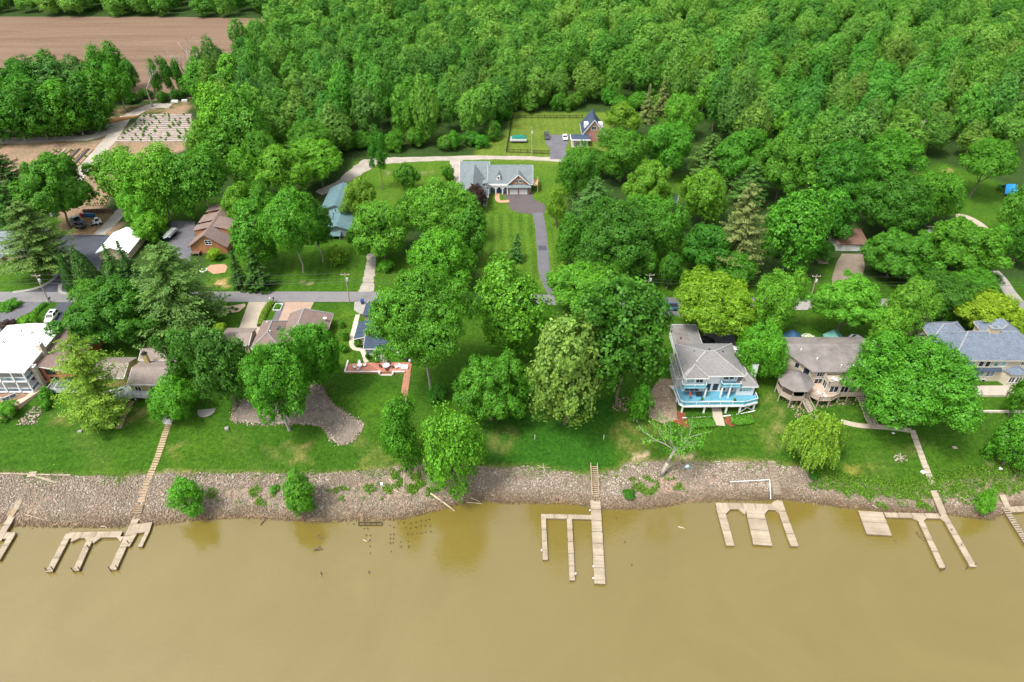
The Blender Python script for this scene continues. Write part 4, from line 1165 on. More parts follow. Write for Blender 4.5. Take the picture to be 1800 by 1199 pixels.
# -- the wood behind: nearest trees one by one, the rest as one mass
W1 = [G(338,190)[:2], G(402,138)[:2], G(448,92)[:2], G(500,46)[:2], (-128,445), (-150,560), (520,560), (420,330), G(1900,262)[:2], G(1800,268)[:2], G(1700,282)[:2], G(1620,285)[:2],
      G(1540,318)[:2], G(1440,330)[:2], G(1330,300)[:2], G(1215,205)[:2], G(1075,190)[:2], G(905,193)[:2], G(888,232)[:2], G(845,262)[:2], G(640,268)[:2], G(600,275)[:2], G(445,300)[:2], G(380,268)[:2]]
W0 = [(-520,427), (-140,423), (-140,560), (-520,560)]
sp = 12.4
ix, iy = np.meshgrid(np.arange(-520,530,sp), np.arange(190,560,sp*0.9))
fx = (ix + (np.arange(ix.shape[0]) % 2)[:,None]*sp/2 + rng.uniform(-2.8,2.8,ix.shape)).ravel(); fy = (iy + rng.uniform(-2.8,2.8,iy.shape)).ravel()
okw = in_poly(fx, fy, W1) | in_poly(fx, fy, W0)
okw &= np.abs(fx) < 0.80*(fy*CP + (CAM_H-20)*SP) + 14          # only what the picture could plausibly see, and a margin
fx, fy = fx[okw], fy[okw]
gap = wob(fx, fy, 11, 1) > 0.93
fx, fy = fx[~gap], fy[~gap]
order = np.argsort(fy - 0.0*np.abs(fx)); fx, fy = fx[order], fy[order]
clump = wob(fx, fy, 14, 2); hgt = 1.0 + 0.18*wob(fx, fy, 9, 3) + rng.normal(0, 0.15, len(fx))
WT = [(0.056,0.146,0.030), (0.074,0.172,0.036), (0.100,0.200,0.048), (0.064,0.152,0.044), (0.084,0.185,0.040)]
NEAR = 170
for i in range(min(NEAR, len(fx))):
    r = random.Random(i); h = float(np.clip(hgt[i], 0.7, 1.3)); far = fy[i] > 300
    base = WT[int(clump[i]*2.4+2.5) % 5]
    put_tree('woodland_tree', 'tall', float(fx[i]), float(fy[i]), 5.6*r.uniform(0.85,1.25), 8.8*h, r.uniform(0.8,3.0), tuple(c*r.uniform(0.85,1.15) for c in base),
             'tall green tree of the dense wood behind the lawns', 'tree', 'trees of the wood', TRUNKS_THINP if r.random() < 0.4 else TRUNKS_THIN)
FAR_LEAF = leafmat('far_leaf', False, [(0.0,(0.044,0.122,0.030)), (0.25,(0.066,0.160,0.036)), (0.55,(0.084,0.184,0.042)), (0.85,(0.110,0.208,0.054)), (1.0,(0.138,0.226,0.062))])
src = bpy.data.collections.new('wood_sources')
for k, (me, R0, RV0) in enumerate(KINDS['far']):
    m2 = me.copy(); m2.materials.clear(); m2.materials.append(FAR_LEAF)
    o = bpy.data.objects.new('wood_source', m2); src.objects.link(o)
fxr, fyr, hr = fx[NEAR:], fy[NEAR:], np.clip(hgt[NEAR:], 0.7, 1.35)
nf = len(fxr)
me = bpy.data.meshes.new('far_wood'); me.vertices.add(nf)
me.vertices.foreach_set('co', np.stack([fxr, fyr, terrain(fxr,fyr)+np.where((fxr < -135) & (fyr < 446), 0.2, 2.6)+7.0*hr], -1).astype(np.float32).ravel())
for an, typ, dat in (('sc','FLOAT_VECTOR', np.stack([np.exp(rng.normal(0.06,0.20,nf))]*2+[hr*1.02],-1)), ('rot','FLOAT_VECTOR', np.stack([np.zeros(nf),np.zeros(nf),rng.uniform(0,6.28,nf)],-1))):
    a = me.attributes.new(an, typ, 'POINT'); a.data.foreach_set('vector', dat.astype(np.float32).ravel())
a = me.attributes.new('pick','INT','POINT'); a.data.foreach_set('value', rng.integers(0,len(KINDS['far']),nf).astype(np.int32))
me.update()
fo = tag(link('far_wood', me), 'far off green wood reaching to the top of the photo', 'wood', kind='stuff')
ng = bpy.data.node_groups.new('wood_scatter', 'GeometryNodeTree')
ng.interface.new_socket('Geometry', in_out='INPUT', socket_type='NodeSocketGeometry'); ng.interface.new_socket('Geometry', in_out='OUTPUT', socket_type='NodeSocketGeometry')
gi, go = ng.nodes.new('NodeGroupInput'), ng.nodes.new('NodeGroupOutput')
ci = ng.nodes.new('GeometryNodeCollectionInfo'); ci.inputs['Collection'].default_value = src; ci.inputs['Separate Children'].default_value = True; ci.inputs['Reset Children'].default_value = True
ip = ng.nodes.new('GeometryNodeInstanceOnPoints'); ip.inputs['Pick Instance'].default_value = True
def nattr(nm, typ):
    n = ng.nodes.new('GeometryNodeInputNamedAttribute'); n.data_type = typ; n.inputs['Name'].default_value = nm; return n.outputs[0]
ng.links.new(gi.outputs[0], ip.inputs['Points']); ng.links.new(ci.outputs[0], ip.inputs['Instance'])
ng.links.new(nattr('pick','INT'), ip.inputs['Instance Index']); ng.links.new(nattr('sc','FLOAT_VECTOR'), ip.inputs['Scale'])
er = ng.nodes.new('FunctionNodeEulerToRotation'); ng.links.new(nattr('rot','FLOAT_VECTOR'), er.inputs[0]); ng.links.new(er.outputs[0], ip.inputs['Rotation'])
ng.links.new(ip.outputs[0], go.inputs[0])
fo.modifiers.new('scatter','NODES').node_group = ng
print('wood trees', len(fx), 'near', NEAR)

# -- undergrowth closing the foot of the wood
ue = [p for p in [(640,266),(690,266),(740,265),(790,265),(840,262),(868,250),(890,215),(915,199),(945,198),(975,198),(1000,197),(1080,192),(1110,198),(1150,200),(1185,205),(600,272),(560,280),(520,284),(470,292)]]
for i,(a_,b_) in enumerate(ue):
    for k in range(2):
        x_,y_,_ = G(a_+rnd.uniform(-14,14), b_-rnd.uniform(2,9))
        put_tree('undergrowth_bush','broad',x_,y_,rnd.uniform(2.4,4.2),rnd.uniform(2.2,3.6),0.05,tuple(c*rnd.uniform(.8,1.15) for c in GREEN),'low green bush closing the foot of the wood','bush','bushes at the foot of the wood')
# ------------------------------------------------------------------ houses
R_GREY = shingle('grey_shingle', (0.20,0.195,0.19), 0.15, 0.18)
R_DGREY = shingle('weathered_grey_shingle', (0.185,0.165,0.155), 0.55, 0.2)
R_BLUEG = shingle('blue_grey_shingle', (0.135,0.165,0.21), 0.15, 0.28)
R_SLATE = shingle('slate_shingle', (0.165,0.195,0.205), 0.2, 0.18)
R_NAVY = shingle('navy_shingle', (0.045,0.065,0.10), 0.2, 0.2)
R_BROWN = shingle('brown_shingle', (0.20,0.145,0.125), 0.2, 0.15)
R_TAUPE = shingle('taupe_shingle', (0.23,0.19,0.165), 0.2, 0.15)
R_TEAL = shingle('teal_shingle', (0.10,0.17,0.185), 0.2, 0.15)
R_TAN = shingle('tan_shingle', (0.40,0.33,0.27), 0.2, 0.15)
R_RUST = shingle('rust_shingle', (0.16,0.095,0.07), 0.3, 0.15)
R_WHITE = plain('white_membrane', (0.80,0.80,0.79), 0.6, 0.03, 0.25)
WHITE = plain('white_paint', (0.70,0.70,0.69), 0.5, 0.05)
CREAM = siding('cream_siding', (0.50,0.44,0.34), 0.2)
TANW = siding('tan_siding', (0.46,0.385,0.27), 0.2)
YELLOW = siding('yellow_siding', (0.40,0.32,0.13), 0.2)
ORANGE = siding('orange_siding', (0.47,0.16,0.085), 0.22)
CEDAR = siding('cedar_siding', (0.36,0.165,0.075), 0.22)
BRICK = brickmat('red_brick', (0.30,0.10,0.07), (0.40,0.16,0.11), (0.45,0.40,0.35))
BRICKP = brickmat('patio_brick', (0.34,0.12,0.08), (0.46,0.20,0.14), (0.42,0.30,0.24), 0.4, 0.2)
STONEW = brickmat('stone_wall', (0.42,0.36,0.28), (0.55,0.48,0.39), (0.36,0.32,0.27), 0.5, 0.25)
GREYSIDE = siding('grey_siding', (0.30,0.32,0.33), 0.2)
GLASS = glassmat('window_glass'); GLASSB = glassmat('blue_window_glass', (0.10,0.16,0.20)); GLASST = glassmat('teal_blind_glass', (0.22,0.36,0.36), 0.15)
DECKB = woodmat('blue_deck', (0.105,0.30,0.40), 0.08); PANELB = plain('blue_panel', (0.10,0.36,0.45), 0.3, 0.14, 0.7)
DECKG = woodmat('grey_deck', (0.33,0.35,0.38), 0.1); DECKT = woodmat('taupe_deck', (0.42,0.32,0.25), 0.12); DECKBR = woodmat('brown_deck', (0.23,0.15,0.10), 0.15)
WOODW = woodmat('weathered_rail', (0.40,0.34,0.28), 0.15); WOODD = woodmat('dark_timber', (0.15,0.10,0.07), 0.2); WOODN = woodmat('new_timber', (0.52,0.33,0.19), 0.15)
FLAG = brickmat('flagstone', (0.50,0.34,0.25), (0.62,0.47,0.37), (0.42,0.32,0.26), 0.9, 0.7)
METALBLUE = plain('blue_metal_roof', (0.045,0.115,0.20), 0.45, 0.08); METALTEAL = plain('teal_metal_roof', (0.13,0.33,0.29), 0.45, 0.08)
BLACK = plain('black_paint', (0.02,0.02,0.022), 0.5, 0.1); DGREEN = plain('dark_green_trim', (0.03,0.06,0.045), 0.5, 0.1)
PALEGREY = plain('pale_grey_paint', (0.50,0.50,0.49), 0.6, 0.05)

class House:
    def __init__(s, name, label, x, y, z=None, cat='house'):
        s.o = (x, y, tz(x,y) if z is None else z)
        s.root = empty(name, s.o); tag(s.root, label, cat)
    def put(s, name, mb, mats, parent=None, smooth=False):
        ox, oy, oz = s.o; mb.v = [(a-ox, b-oy, c-oz) for a,b,c in mb.v]
        return mb.build(name, mats, parent or s.root, smooth)
    def wall(s, x0, x1, y0, y1, z0, z1, mat, name='wall'):
        return s.put(name, MB().box(x0,x1,y0,y1,z0,z1), mat)
    def prism(s, poly, z0, ztop, mat, name='wall'):
        n = len(poly); f = ztop if callable(ztop) else (lambda x,y: ztop)
        a = sum(poly[i][0]*poly[(i+1)%n][1]-poly[(i+1)%n][0]*poly[i][1] for i in range(n))
        if a < 0: poly = poly[::-1]
        mb = MB(); vs = [(x,y,z0) for x,y in poly] + [(x,y,f(x,y)) for x,y in poly]
        mb.add(vs, [tuple(range(n-1,-1,-1)), tuple(range(n,2*n))] + [(k,(k+1)%n,n+(k+1)%n,n+k) for k in range(n)])
        return s.put(name, mb, mat)
    def slabroof(s, polys, th, mat, name='roof', trim=None):
        mb = MB()
        for p in polys: mb.slab(p, th)
        r = s.put(name, mb, mat)
        return r
    def gable(s, x0, x1, y0, y1, ze, rise, axis, mat, oh=0.4, wall=None, trim=None, th=0.18):
        """gabled roof over the box; axis = direction of the ridge"""
        if axis == 'y':
            xm = (x0+x1)/2; k = rise/(xm-x0); d = oh*k
            L = [(x0-oh,y0-oh,ze-d),(xm,y0-oh,ze+rise),(xm,y1+oh,ze+rise),(x0-oh,y1+oh,ze-d)]
            Rr = [(xm,y0-oh,ze+rise),(x1+oh,y0-oh,ze-d),(x1+oh,y1+oh,ze-d),(xm,y1+oh,ze+rise)]
            g = [[(x0,y0,ze-.05),(x1,y0,ze-.05),(xm,y0,ze+rise-.2)], [(x1,y1,ze-.05),(x0,y1,ze-.05),(xm,y1,ze+rise-.2)]]
            th3 = (0,0.12,0); rakes = [((x0-oh,y0-oh-.03,ze-d-.1),(xm,y0-oh-.03,ze+rise-.1)),((xm,y0-oh-.03,ze+rise-.1),(x1+oh,y0-oh-.03,ze-d-.1))]
            eaves = [((x0-oh-.03,y0-oh,ze-d-.1),(x0-oh-.03,y1+oh,ze-d-.1)),((x1+oh+.03,y0-oh,ze-d-.1),(x1+oh+.03,y1+oh,ze-d-.1))]
        else:
            ym = (y0+y1)/2; k = rise/(ym-y0); d = oh*k
            L = [(x0-oh,y0-oh,ze-d),(x1+oh,y0-oh,ze-d),(x1+oh,ym,ze+rise),(x0-oh,ym,ze+rise)]
            Rr = [(x0-oh,ym,ze+rise),(x1+oh,ym,ze+rise),(x1+oh,y1+oh,ze-d),(x0-oh,y1+oh,ze-d)]
            g = [[(x0,y1,ze-.05),(x0,y0,ze-.05),(x0,ym,ze+rise-.2)], [(x1,y0,ze-.05),(x1,y1,ze-.05),(x1,ym,ze+rise-.2)]]
            rakes = [((x0-oh-.03,y0-oh,ze-d-.1),(x0-oh-.03,ym,ze+rise-.1)),((x1+oh+.03,y0-oh,ze-d-.1),(x1+oh+.03,ym,ze+rise-.1))]
            eaves = [((x0-oh,y0-oh-.03,ze-d-.1),(x1+oh,y0-oh-.03,ze-d-.1))]
        r = s.slabroof([L, Rr], th, mat)
        if wall:
            for t in g: s.put('gable_wall', MB().add(t, [(0,1,2)]), wall)
        if trim:
            mb = MB()
            for a,b in rakes+eaves: mb.beam(a, b, 0.06, 0.26)
            s.put('trim', mb, trim, r)
        return r
    def hip(s, x0, x1, y0, y1, ze, rise, mat, ridge=None, oh=0.4, trim=None, th=0.16, front=False):
        """hipped roof; ridge = (xa, xb, ya, yb) ends of the ridge"""
        X0,X1,Y0,Y1 = x0-oh,x1+oh,y0-oh,y1+oh
        if ridge is None:
            w = min(X1-X0, Y1-Y0)/2
            ridge = (X0+w, X1-w, (Y0+Y1)/2, (Y0+Y1)/2) if X1-X0 > Y1-Y0 else ((X0+X1)/2, (X0+X1)/2, Y0+w, Y1-w)
        xa,xb,ya,yb = ridge; zt = ze+rise
        e = [(X0,Y0,ze),(X1,Y0,ze),(X1,Y1,ze),(X0,Y1,ze)]
        b = [(a,c,ze-th) for a,c,_ in e]
        mb = MB()
        if abs(xb-xa) >= abs(yb-ya):   # ridge along x
            A,B = (xa,ya,zt),(xb,yb,zt)
            mb.add(e+b+[A,B], [(0,1,9,8),(1,2,9),(2,3,8,9),(3,0,8),(1,0,4,5),(2,1,5,6),(3,2,6,7),(0,3,7,4),(4,7,6,5)])
        else:
            A,B = (xa,ya,zt),(xb,yb,zt)
            mb.add(e+b+[A,B], [(0,1,8),(1,2,9,8),(2,3,9),(3,0,8,9),(1,0,4,5),(2,1,5,6),(3,2,6,7),(0,3,7,4),(4,7,6,5)])
        r = s.put('roof', mb, mat)
        caps = MB()
        for p, q in ((e[0],A),(e[1],B if abs(xb-xa) >= abs(yb-ya) else A)) if front else ((e[0],A),(e[3],A if abs(xb-xa) >= abs(yb-ya) else B),(e[1],B if abs(xb-xa) >= abs(yb-ya) else A),(e[2],B),(A,B)):
            caps.beam((p[0],p[1],p[2]+.02),(q[0],q[1],q[2]+.02), 0.28, 0.06)
        s.put('ridge_cap', caps, plain('ridge_cap_'+mat.name, (0.33,0.32,0.31) if mat in (R_GREY,) else (0.24,0.24,0.25), 0.8), r)
        if trim:
            m2 = MB()
            for i in range(4):
                p, q = e[i], e[(i+1)%4]; m2.beam((p[0],p[1],ze-.17),(q[0],q[1],ze-.17), 0.10, 0.24)
            s.put('trim', m2, trim, r)
        return r
    def win(s, face, at, u, v, w, h, cols=1, rows=1, frame=None, pane=None, name='window', fw=0.09, arch=False):
        """window on a wall: face S/N/E/W, `at` the wall plane, (u, v) its centre"""
        def tr(a, b, c):
            return {'S': (a, at-c, b), 'N': (-a, at+c, b), 'E': (at+c, a, b), 'W': (at-c, a, b)}[face]
        def bx(mb, u0, u1, v0, v1, c0, c1):
            p, q = tr(u0,v0,c0), tr(u1,v1,c1)
            mb.box(*[f(p[i],q[i]) for i in range(3) for f in (min,max)])
        mb = MB(); u0,u1,v0,v1 = u-w/2,u+w/2,v-h/2,v+h/2
        bx(mb,u0-fw,u0,v0-fw,v1+fw,-.02,.09); bx(mb,u1,u1+fw,v0-fw,v1+fw,-.02,.09); bx(mb,u0,u1,v1,v1+fw,-.02,.09); bx(mb,u0,u1,v0-fw,v0,-.02,.12)
        for i in range(1,cols): bx(mb,u0+w*i/cols-.035,u0+w*i/cols+.035,v0,v1,-.02,.07)
        for j in range(1,rows): bx(mb,u0,u1,v0+h*j/rows-.03,v0+h*j/rows+.03,-.02,.065)
        o = s.put(name, mb, frame or WHITE)
        for i in range(cols):
            p = MB(); bx(p,u0+w*i/cols+(.035 if i else 0),u0+w*(i+1)/cols-(.035 if i < cols-1 else 0),v0,v1,-.02,.03)
            s.put('pane', p, pane or GLASS, o)
        return o
    def railing(s, pts, z, mat, h=1.0, panel=None, gap=0.0, step=1.8, name='railing', thick=0.07):
        """posts, rails and infill along a polyline of (x, y) or (x, y, z)"""
        mb = MB(); pn = MB(); bal = MB()
        P3 = [(p[0],p[1],z if len(p) == 2 else p[2]) for p in pts]
        for a, b in zip(P3, P3[1:]):
            L = math.dist(a,b); n = max(1, round(L/step))
            for i in range(n+1):
                t = i/n; q = tuple(a[k]+(b[k]-a[k])*t for k in range(3)); mb.box(q[0]-.05,q[0]+.05,q[1]-.05,q[1]+.05,q[2]-.1,q[2]+h+.05)
            up = lambda p, d: (p[0],p[1],p[2]+d)
            mb.beam(up(a,h), up(b,h), 0.10, thick); mb.beam(up(a,.12), up(b,.12), 0.06, 0.07)
            if panel is not None: pn.beam(up(a,h*.55), up(b,h*.55), 0.03, h*.78)
            else:
                m = int(L/0.24)
                for i in range(1,m):
                    q = tuple(a[k]+(b[k]-a[k])*i/m for k in range(3)); bal.box(q[0]-.02,q[0]+.02,q[1]-.02,q[1]+.02,q[2]+.12,q[2]+h)
        r = s.put(name, mb, mat)
        if panel is not None: s.put('panel', pn, panel, r)
        elif bal.v: s.put('balusters', bal, mat, r)
        return r
    def stair(s, p0, p1, w, n, mat, rail=None, name='stair', tread=None):
        """stair from p0 (top) to p1 (foot): stringers and single treads"""
        a, b = Vector(p0), Vector(p1); d = Vector((b.x-a.x, b.y-a.y, 0)).normalized(); sd = Vector((-d.y, d.x, 0))
        mb = MB()
        for k in (-1,1): mb.beam(a+sd*k*w/2+Vector((0,0,-.15)), b+sd*k*w/2+Vector((0,0,-.15)), 0.07, 0.28)
        st = s.put(name, mb, mat)
        run = Vector((b.x-a.x,b.y-a.y,0)).length/n
        for i in range(n):
            c = a.lerp(b, (i+0.5)/n); q = MB().obox((c.x,c.y,c.z+.03), w-.05, run*0.78, 0.06, math.atan2(sd.y,sd.x))
            s.put('tread', q, tread or mat, st)
        if rail:
            for k in (-1,1): s.railing([tuple(a+sd*k*w/2), tuple(b+sd*k*w/2)], 0, rail, h=0.95, step=1.5)
        return st
    def chimney(s, x, y, w, d, z0, z1, mat, cap=None):
        c = s.put('chimney', MB().box(x-w/2,x+w/2,y-d/2,y+d/2,z0,z1), mat)
        s.put('chimney_cap', MB().box(x-w/2-.12,x+w/2+.12,y-d/2-.12,y+d/2+.12,z1+.002,z1+.16).box(x-.25,x+.25,y-.25,y+.25,z1+.16,z1+.5), cap or BLACK, c)
    def vents(s, pts, mat=None):
        for x,y,z in pts: s.put('vent', MB().tube((x,y,z-.4),(x,y,z+.35),.11,.11,7).lathe([(.17,.33),(.17,.45)],(x,y,z),7), mat or PALEGREY)
    def posts(s, pts, z0, z1, mat, r=0.1):
        for x,y in pts: s.put('post', MB().box(x-r,x+r,y-r,y+r,z0 if z0 is not None else tz(x,y)-.1,z1), mat)

# --- white house with blue decks
F = House('white_house', 'white house with grey hipped roof and turquoise decks facing the river', 44.5, 113, 5.6)
F.wall(37.4,49.0,109.7,118.6,5.0,13.85,WHITE); F.wall(49.0,52.8,108.6,119.3,5.0,11.15,WHITE); F.wall(37.2,41.6,108.6,109.7,11.2,13.6,WHITE)
F.hip(37.2,49.2,108.9,118.8,14.0,2.7,R_GREY,(42.0,43.9,113.4,113.4),0.5,WHITE)
F.hip(37.2,41.8,108.35,112.5,13.72,1.95,R_GREY,(39.3,39.7,110.3,112.3),0.42,WHITE,front=True)
F.hip(49.3,52.8,108.4,119.3,11.25,1.7,R_GREY,(51.0,51.0,110.4,117.5),0.42,WHITE)
F.hip(36.2,37.3,111.2,119.0,10.95,0.35,R_GREY,(36.9,36.9,111.6,118.6),0.2,WHITE)
F.wall(36.3,37.4,111.4,118.8,5.2,10.75,PALEGREY)
F.wall(38.2,44.0,119.0,129.8,7.6,10.8,WHITE); F.put('roof', MB().box(37.9,44.3,119.25,130.1,10.8,11.0), R_GREY); F.put('roof_well', MB().box(38.4,41.6,120.5,128.6,11.0,11.06), R_DGREY)
F.put('trim', MB().beam((44.34,119.3,10.92),(44.34,130.1,10.92),.08,.24).beam((37.9,130.14,10.92),(44.3,130.14,10.92),.08,.24), WHITE)
F.put('deck', MB().prism([(35.9,109.0),(36.2,105.9),(37.0,105.2),(50.2,105.4),(53.3,106.4),(53.3,108.5),(49.0,108.5),(49.0,109.6),(36.0,110.8)],8.0,8.17), DECKB)
bd = MB()
for i in range(62):
    xx = 36.3+i*0.27; bd.box(xx+.012, xx+.258, (105.35 if 37 < xx < 50 else 106.3), (109.5 if xx < 48.7 else 108.45), 8.172, 8.2)
F.put('deck_boards', bd, DECKB)['kind'] = 'stuff'
F.put('fascia', MB().beam((36.2,105.84,8.02),(37.0,105.12,8.02),.12,.42).beam((37.0,105.12,8.02),(50.2,105.32,8.02),.12,.42).beam((50.2,105.32,8.02),(53.34,106.34,8.02),.12,.42).beam((36.15,105.9,8.02),(35.85,110.8,8.02),.12,.42), WHITE)
F.railing([(35.95,110.4),(36.25,105.95),(37.05,105.28),(50.15,105.48),(53.2,106.45),(53.2,108.4)],8.2,WHITE,1.0,PANELB,step=2.4)
F.put('bench', MB().box(41.0,48.0,105.75,106.15,8.62,8.70).box(41.2,41.5,105.8,106.1,8.2,8.62).box(47.5,47.8,105.8,106.1,8.2,8.62), WHITE)
F.put('balcony', MB().box(36.7,41.9,107.5,109.0,11.0,11.18), DECKB); F.railing([(36.75,109.0),(36.75,107.55),(41.85,107.55),(41.85,108.6)],11.18,WHITE,0.95,PANELB,step=2.5)
F.put('balcony', MB().box(45.2,49.4,107.8,109.7,11.0,11.18), DECKB); F.railing([(45.25,109.6),(45.25,107.85),(49.35,107.85),(49.35,108.6)],11.18,WHITE,0.95,PANELB,step=2.1)
for u,w,p in ((38.5,1.6,GLASST),(40.4,1.5,GLASS)): F.win('S',108.6,u,12.55,w,1.35,2,1,None,p)
F.win('S',109.7,46.5,12.6,1.0,1.5,1,1); F.win('S',109.7,47.7,12.6,1.0,1.5,1,1); F.win('S',109.7,48.5,12.6,0.6,1.5,1,1,None,GLASST)
ring = MB().lathe([(0.62,0),(0.62,.12),(0.48,.12)],(0,0,0),20); ring.v = [(43.3+a,109.7-c,12.9+b) for a,b,c in ring.v]; rw = F.put('round_window', ring, WHITE)
disc = MB().lathe([(0.48,.02),(0.48,.07)],(0,0,0),20); disc.v = [(43.3+a,109.7-c,12.9+b) for a,b,c in disc.v]; F.put('pane', disc, GLASST, rw)
for u in (42.9,44.6,46.3,48.0): F.win('S',109.7,u,9.55,1.2,2.1,1,1)
F.win('S',109.7,39.6,9.5,3.0,2.2,3,1); F.win('S',108.6,50.9,9.9,2.6,1.3,4,1,None,GLASST); F.win('S',109.7,40.0,6.6,2.0,1.6,2,1); F.win('W',37.4,113.5,12.6,1.4,1.3,2,1)
for u in (42.0,45.45,47.15): F.put('column', MB().box(u-.16,u+.16,107.7,108.0,8.2,11.0), WHITE)
F.posts([(37.0,105.7),(41.8,105.7),(46.6,105.7),(49.6,105.8),(52.9,106.7),(36.3,108.5)],None,8.0,WHITE,.17)
F.put('brace', MB().beam((49.7,105.8,5.6),(52.8,106.6,7.7),.12,.14).beam((49.7,105.8,7.7),(52.8,106.6,5.6),.12,.14), WHITE)
F.chimney(52.75,111.6,1.2,1.3,6,15.2,WHITE,GLASS); F.vents([(43.0,114.2,16.2),(40.0,114.6,15.3),(46.2,114.4,15.4),(51.6,115.5,12.6),(39.6,124.5,11.2)],BLACK)
F.put('outside_stair', MB().beam((36.0,110.5,8.1),(35.6,114.0,6.4),.9,.2), WHITE)
ribbon('path', [(44.9,108.5),(44.8,105.2),(44.6,102.6)], 2.2, M_CONC, 0.06, world=True, widths=[2.0,2.1,2.8])
ribbon('retaining_kerb', [(37.0,104.3),(41.0,104.5),(43.6,104.7)], 0.22, WHITE, 0.10, world=True); ribbon('retaining_kerb', [(46.0,104.8),(50.0,105.4),(53.2,106.2)], 0.22, WHITE, 0.10, world=True)
# things standing on its deck
def umbrella_set(x, y, z):
    t = empty('parasol', (x,y,z)); MB().tube((0,0,0),(0,0,1.9),.04,.03,6).build('pole', WOODD, t)
    MB().lathe([(.05,1.0),(.28,1.15),(.20,1.7),(.03,2.1)],(0,0,0),10).build('canopy', plain('red_canvas',(0.45,0.06,0.05),0.8), t)
    return tag(t,'folded red parasol on the turquoise deck','parasol')
umbrella_set(38.6,107.3,8.2)
def grill(x, y, z, label):
    t = empty('grill', (x,y,z)); mb = MB()
    for a,b in ((-.5,-.25),(.5,-.25),(-.5,.25),(.5,.25)): mb.box(a-.03,a+.03,b-.03,b+.03,0,.75)
    mb.build('leg', BLACK, t); MB().box(-.65,.65,-.32,.32,.72,.95).build('body', BLACK, t)
    MB().loft([[(a,b,.952) for a,b in ((-.6,-.32),(.6,-.32),(.6,.32),(-.6,.32))],[(a,b,1.25) for a,b in ((-.55,-.2),(.55,-.2),(.55,.25),(-.55,.25))]]).build('lid', BLACK, t)
    return tag(t, label, 'grill')
grill(40.8,108.0,8.2,'black covered grill on the turquoise deck'); grill(-24.3,120.0,7.99,'dark grill at the right end of the brick patio')
def planter(x,y,z,label):
    t = empty('planter',(x,y,z)); MB().lathe([(.22,0),(.32,.45),(.30,.46),(.26,.42)],(0,0,0),12).build('pot', plain('clay',(0.25,0.12,0.08),0.8), t)
    me,R0,RV0 = KINDS['shrub'][0]; c = link('plant', me, t); c.location=(0,0,.7); c.scale=(.35/R0,.35/R0,.35/RV0); c.color=(*DEEP,1)
    return tag(t,label,'planter')
planter(41.2,106.6,8.2,'potted plant at the left end of the white bench'); planter(48.2,106.4,8.2,'potted plant at the right end of the white bench')

# --- cream house with gazebo
g = House('cream_house', 'long cream house with weathered grey roof, raised deck and gazebo', 71, 114, 6.6)
roofz = lambda x,y: 12.3 + (y-111.0)*0.28
g.prism([(60.8,117.0),(63.0,115.2),(66.2,112.2),(75.8,112.0),(75.8,113.6),(83.0,113.6),(83.0,121.0),(60.8,121.0)], 5.4, lambda x,y: (roofz(x,y) if y < 118.6 else roofz(x,118.6)-(y-118.6)*.31)-.24, CREAM)
g.slabroof([[(x,y,roofz(x,y)) for x,y in ((60.0,117.2),(62.5,114.9),(65.8,111.4),(77.2,111.4),(77.2,112.6),(83.8,112.6),(83.8,118.6),(60.0,118.6))],
            [(60.0,118.6,roofz(0,118.6)),(83.8,118.6,roofz(0,118.6)),(80.5,122.6,13.2),(60.0,122.6,13.2)]],0.2,R_DGREY)
g.win('S',112.15,68.2,11.1,1.7,1.3,3,1); g.win('S',112.15,68.6,8.9,2.6,1.7,3,1); g.win('S',112.05,73.0,11.2,.6,1.0,1,1); g.win('S',112.1,75.3,10.7,2.4,2.0,2,1)
def dwin(u, z, w, h):  # on the slanting front wall
    a, b = Vector((63.0,115.2,0)), Vector((66.2,112.2,0)); d = (b-a).normalized(); nrm = Vector((d.y,-d.x,0)); c = a+(b-a)*u
    rz = math.atan2(d.y,d.x)
    o = g.put('window', MB().obox((c.x+nrm.x*.03,c.y+nrm.y*.03,z), w+.2, .1, h+.2, rz), WHITE)
    g.put('pane', MB().obox((c.x+nrm.x*.07,c.y+nrm.y*.07,z), w, .06, h, rz), GLASS, o)
dwin(0.2,11.6,.9,1.2); dwin(0.72,11.2,1.3,1.5)
g.put('bay', MB().box(68.9,73.8,108.9,112.1,8.4,10.9), CREAM); g.put('roof_terrace', MB().box(68.6,74.1,108.6,112.1,10.9,11.05), WOODW)
g.railing([(68.7,112.0),(68.7,108.7),(74.0,108.7),(74.0,112.0)],11.05,WOODW,0.9,WOODW,step=2)
g.win('S',108.9,70.3,9.6,1.8,1.7,2,1); g.win('S',108.9,72.6,9.6,1.6,1.7,2,1); g.win('W',68.9,110.5,9.6,1.6,1.7,2,1)
g.put('deck', MB().prism([(61.0,113.5),(62.0,107.6),(65.2,108.0),(66.6,106.6),(69.2,106.6),(71.6,108.0),(82.0,108.2),(82.0,112.4)],8.2,8.4), DECKT)
g.railing([(65.2,108.1),(66.65,106.7),(69.15,106.7),(71.6,108.1),(81.9,108.3)],8.4,WOODW,1.0,WOODW,step=1.6)
g.posts([(66.7,106.9),(69.1,106.9),(71.7,108.3),(73.7,108.5),(75.8,108.5),(78,108.5),(65,108.3),(62.6,107.9)],None,8.2,WOODW,.11)
octo = lambda r,z: [(61.8+r*math.cos(math.pi/8+k*math.pi/4),109.9+r*math.sin(math.pi/8+k*math.pi/4),z) for k in range(8)]
gz0 = g.put('gazebo_roof', MB().loft([octo(3.9,11.15),octo(3.95,11.3),octo(.12,13.7)]), R_DGREY)
g.put('gazebo_floor', MB().loft([octo(3.4,8.2),octo(3.4,8.4)]), DECKT)
for p in octo(3.3,0): g.put('post', MB().box(p[0]-.09,p[0]+.09,p[1]-.09,p[1]+.09,tz(p[0],p[1])-.1,11.2), WOODW)
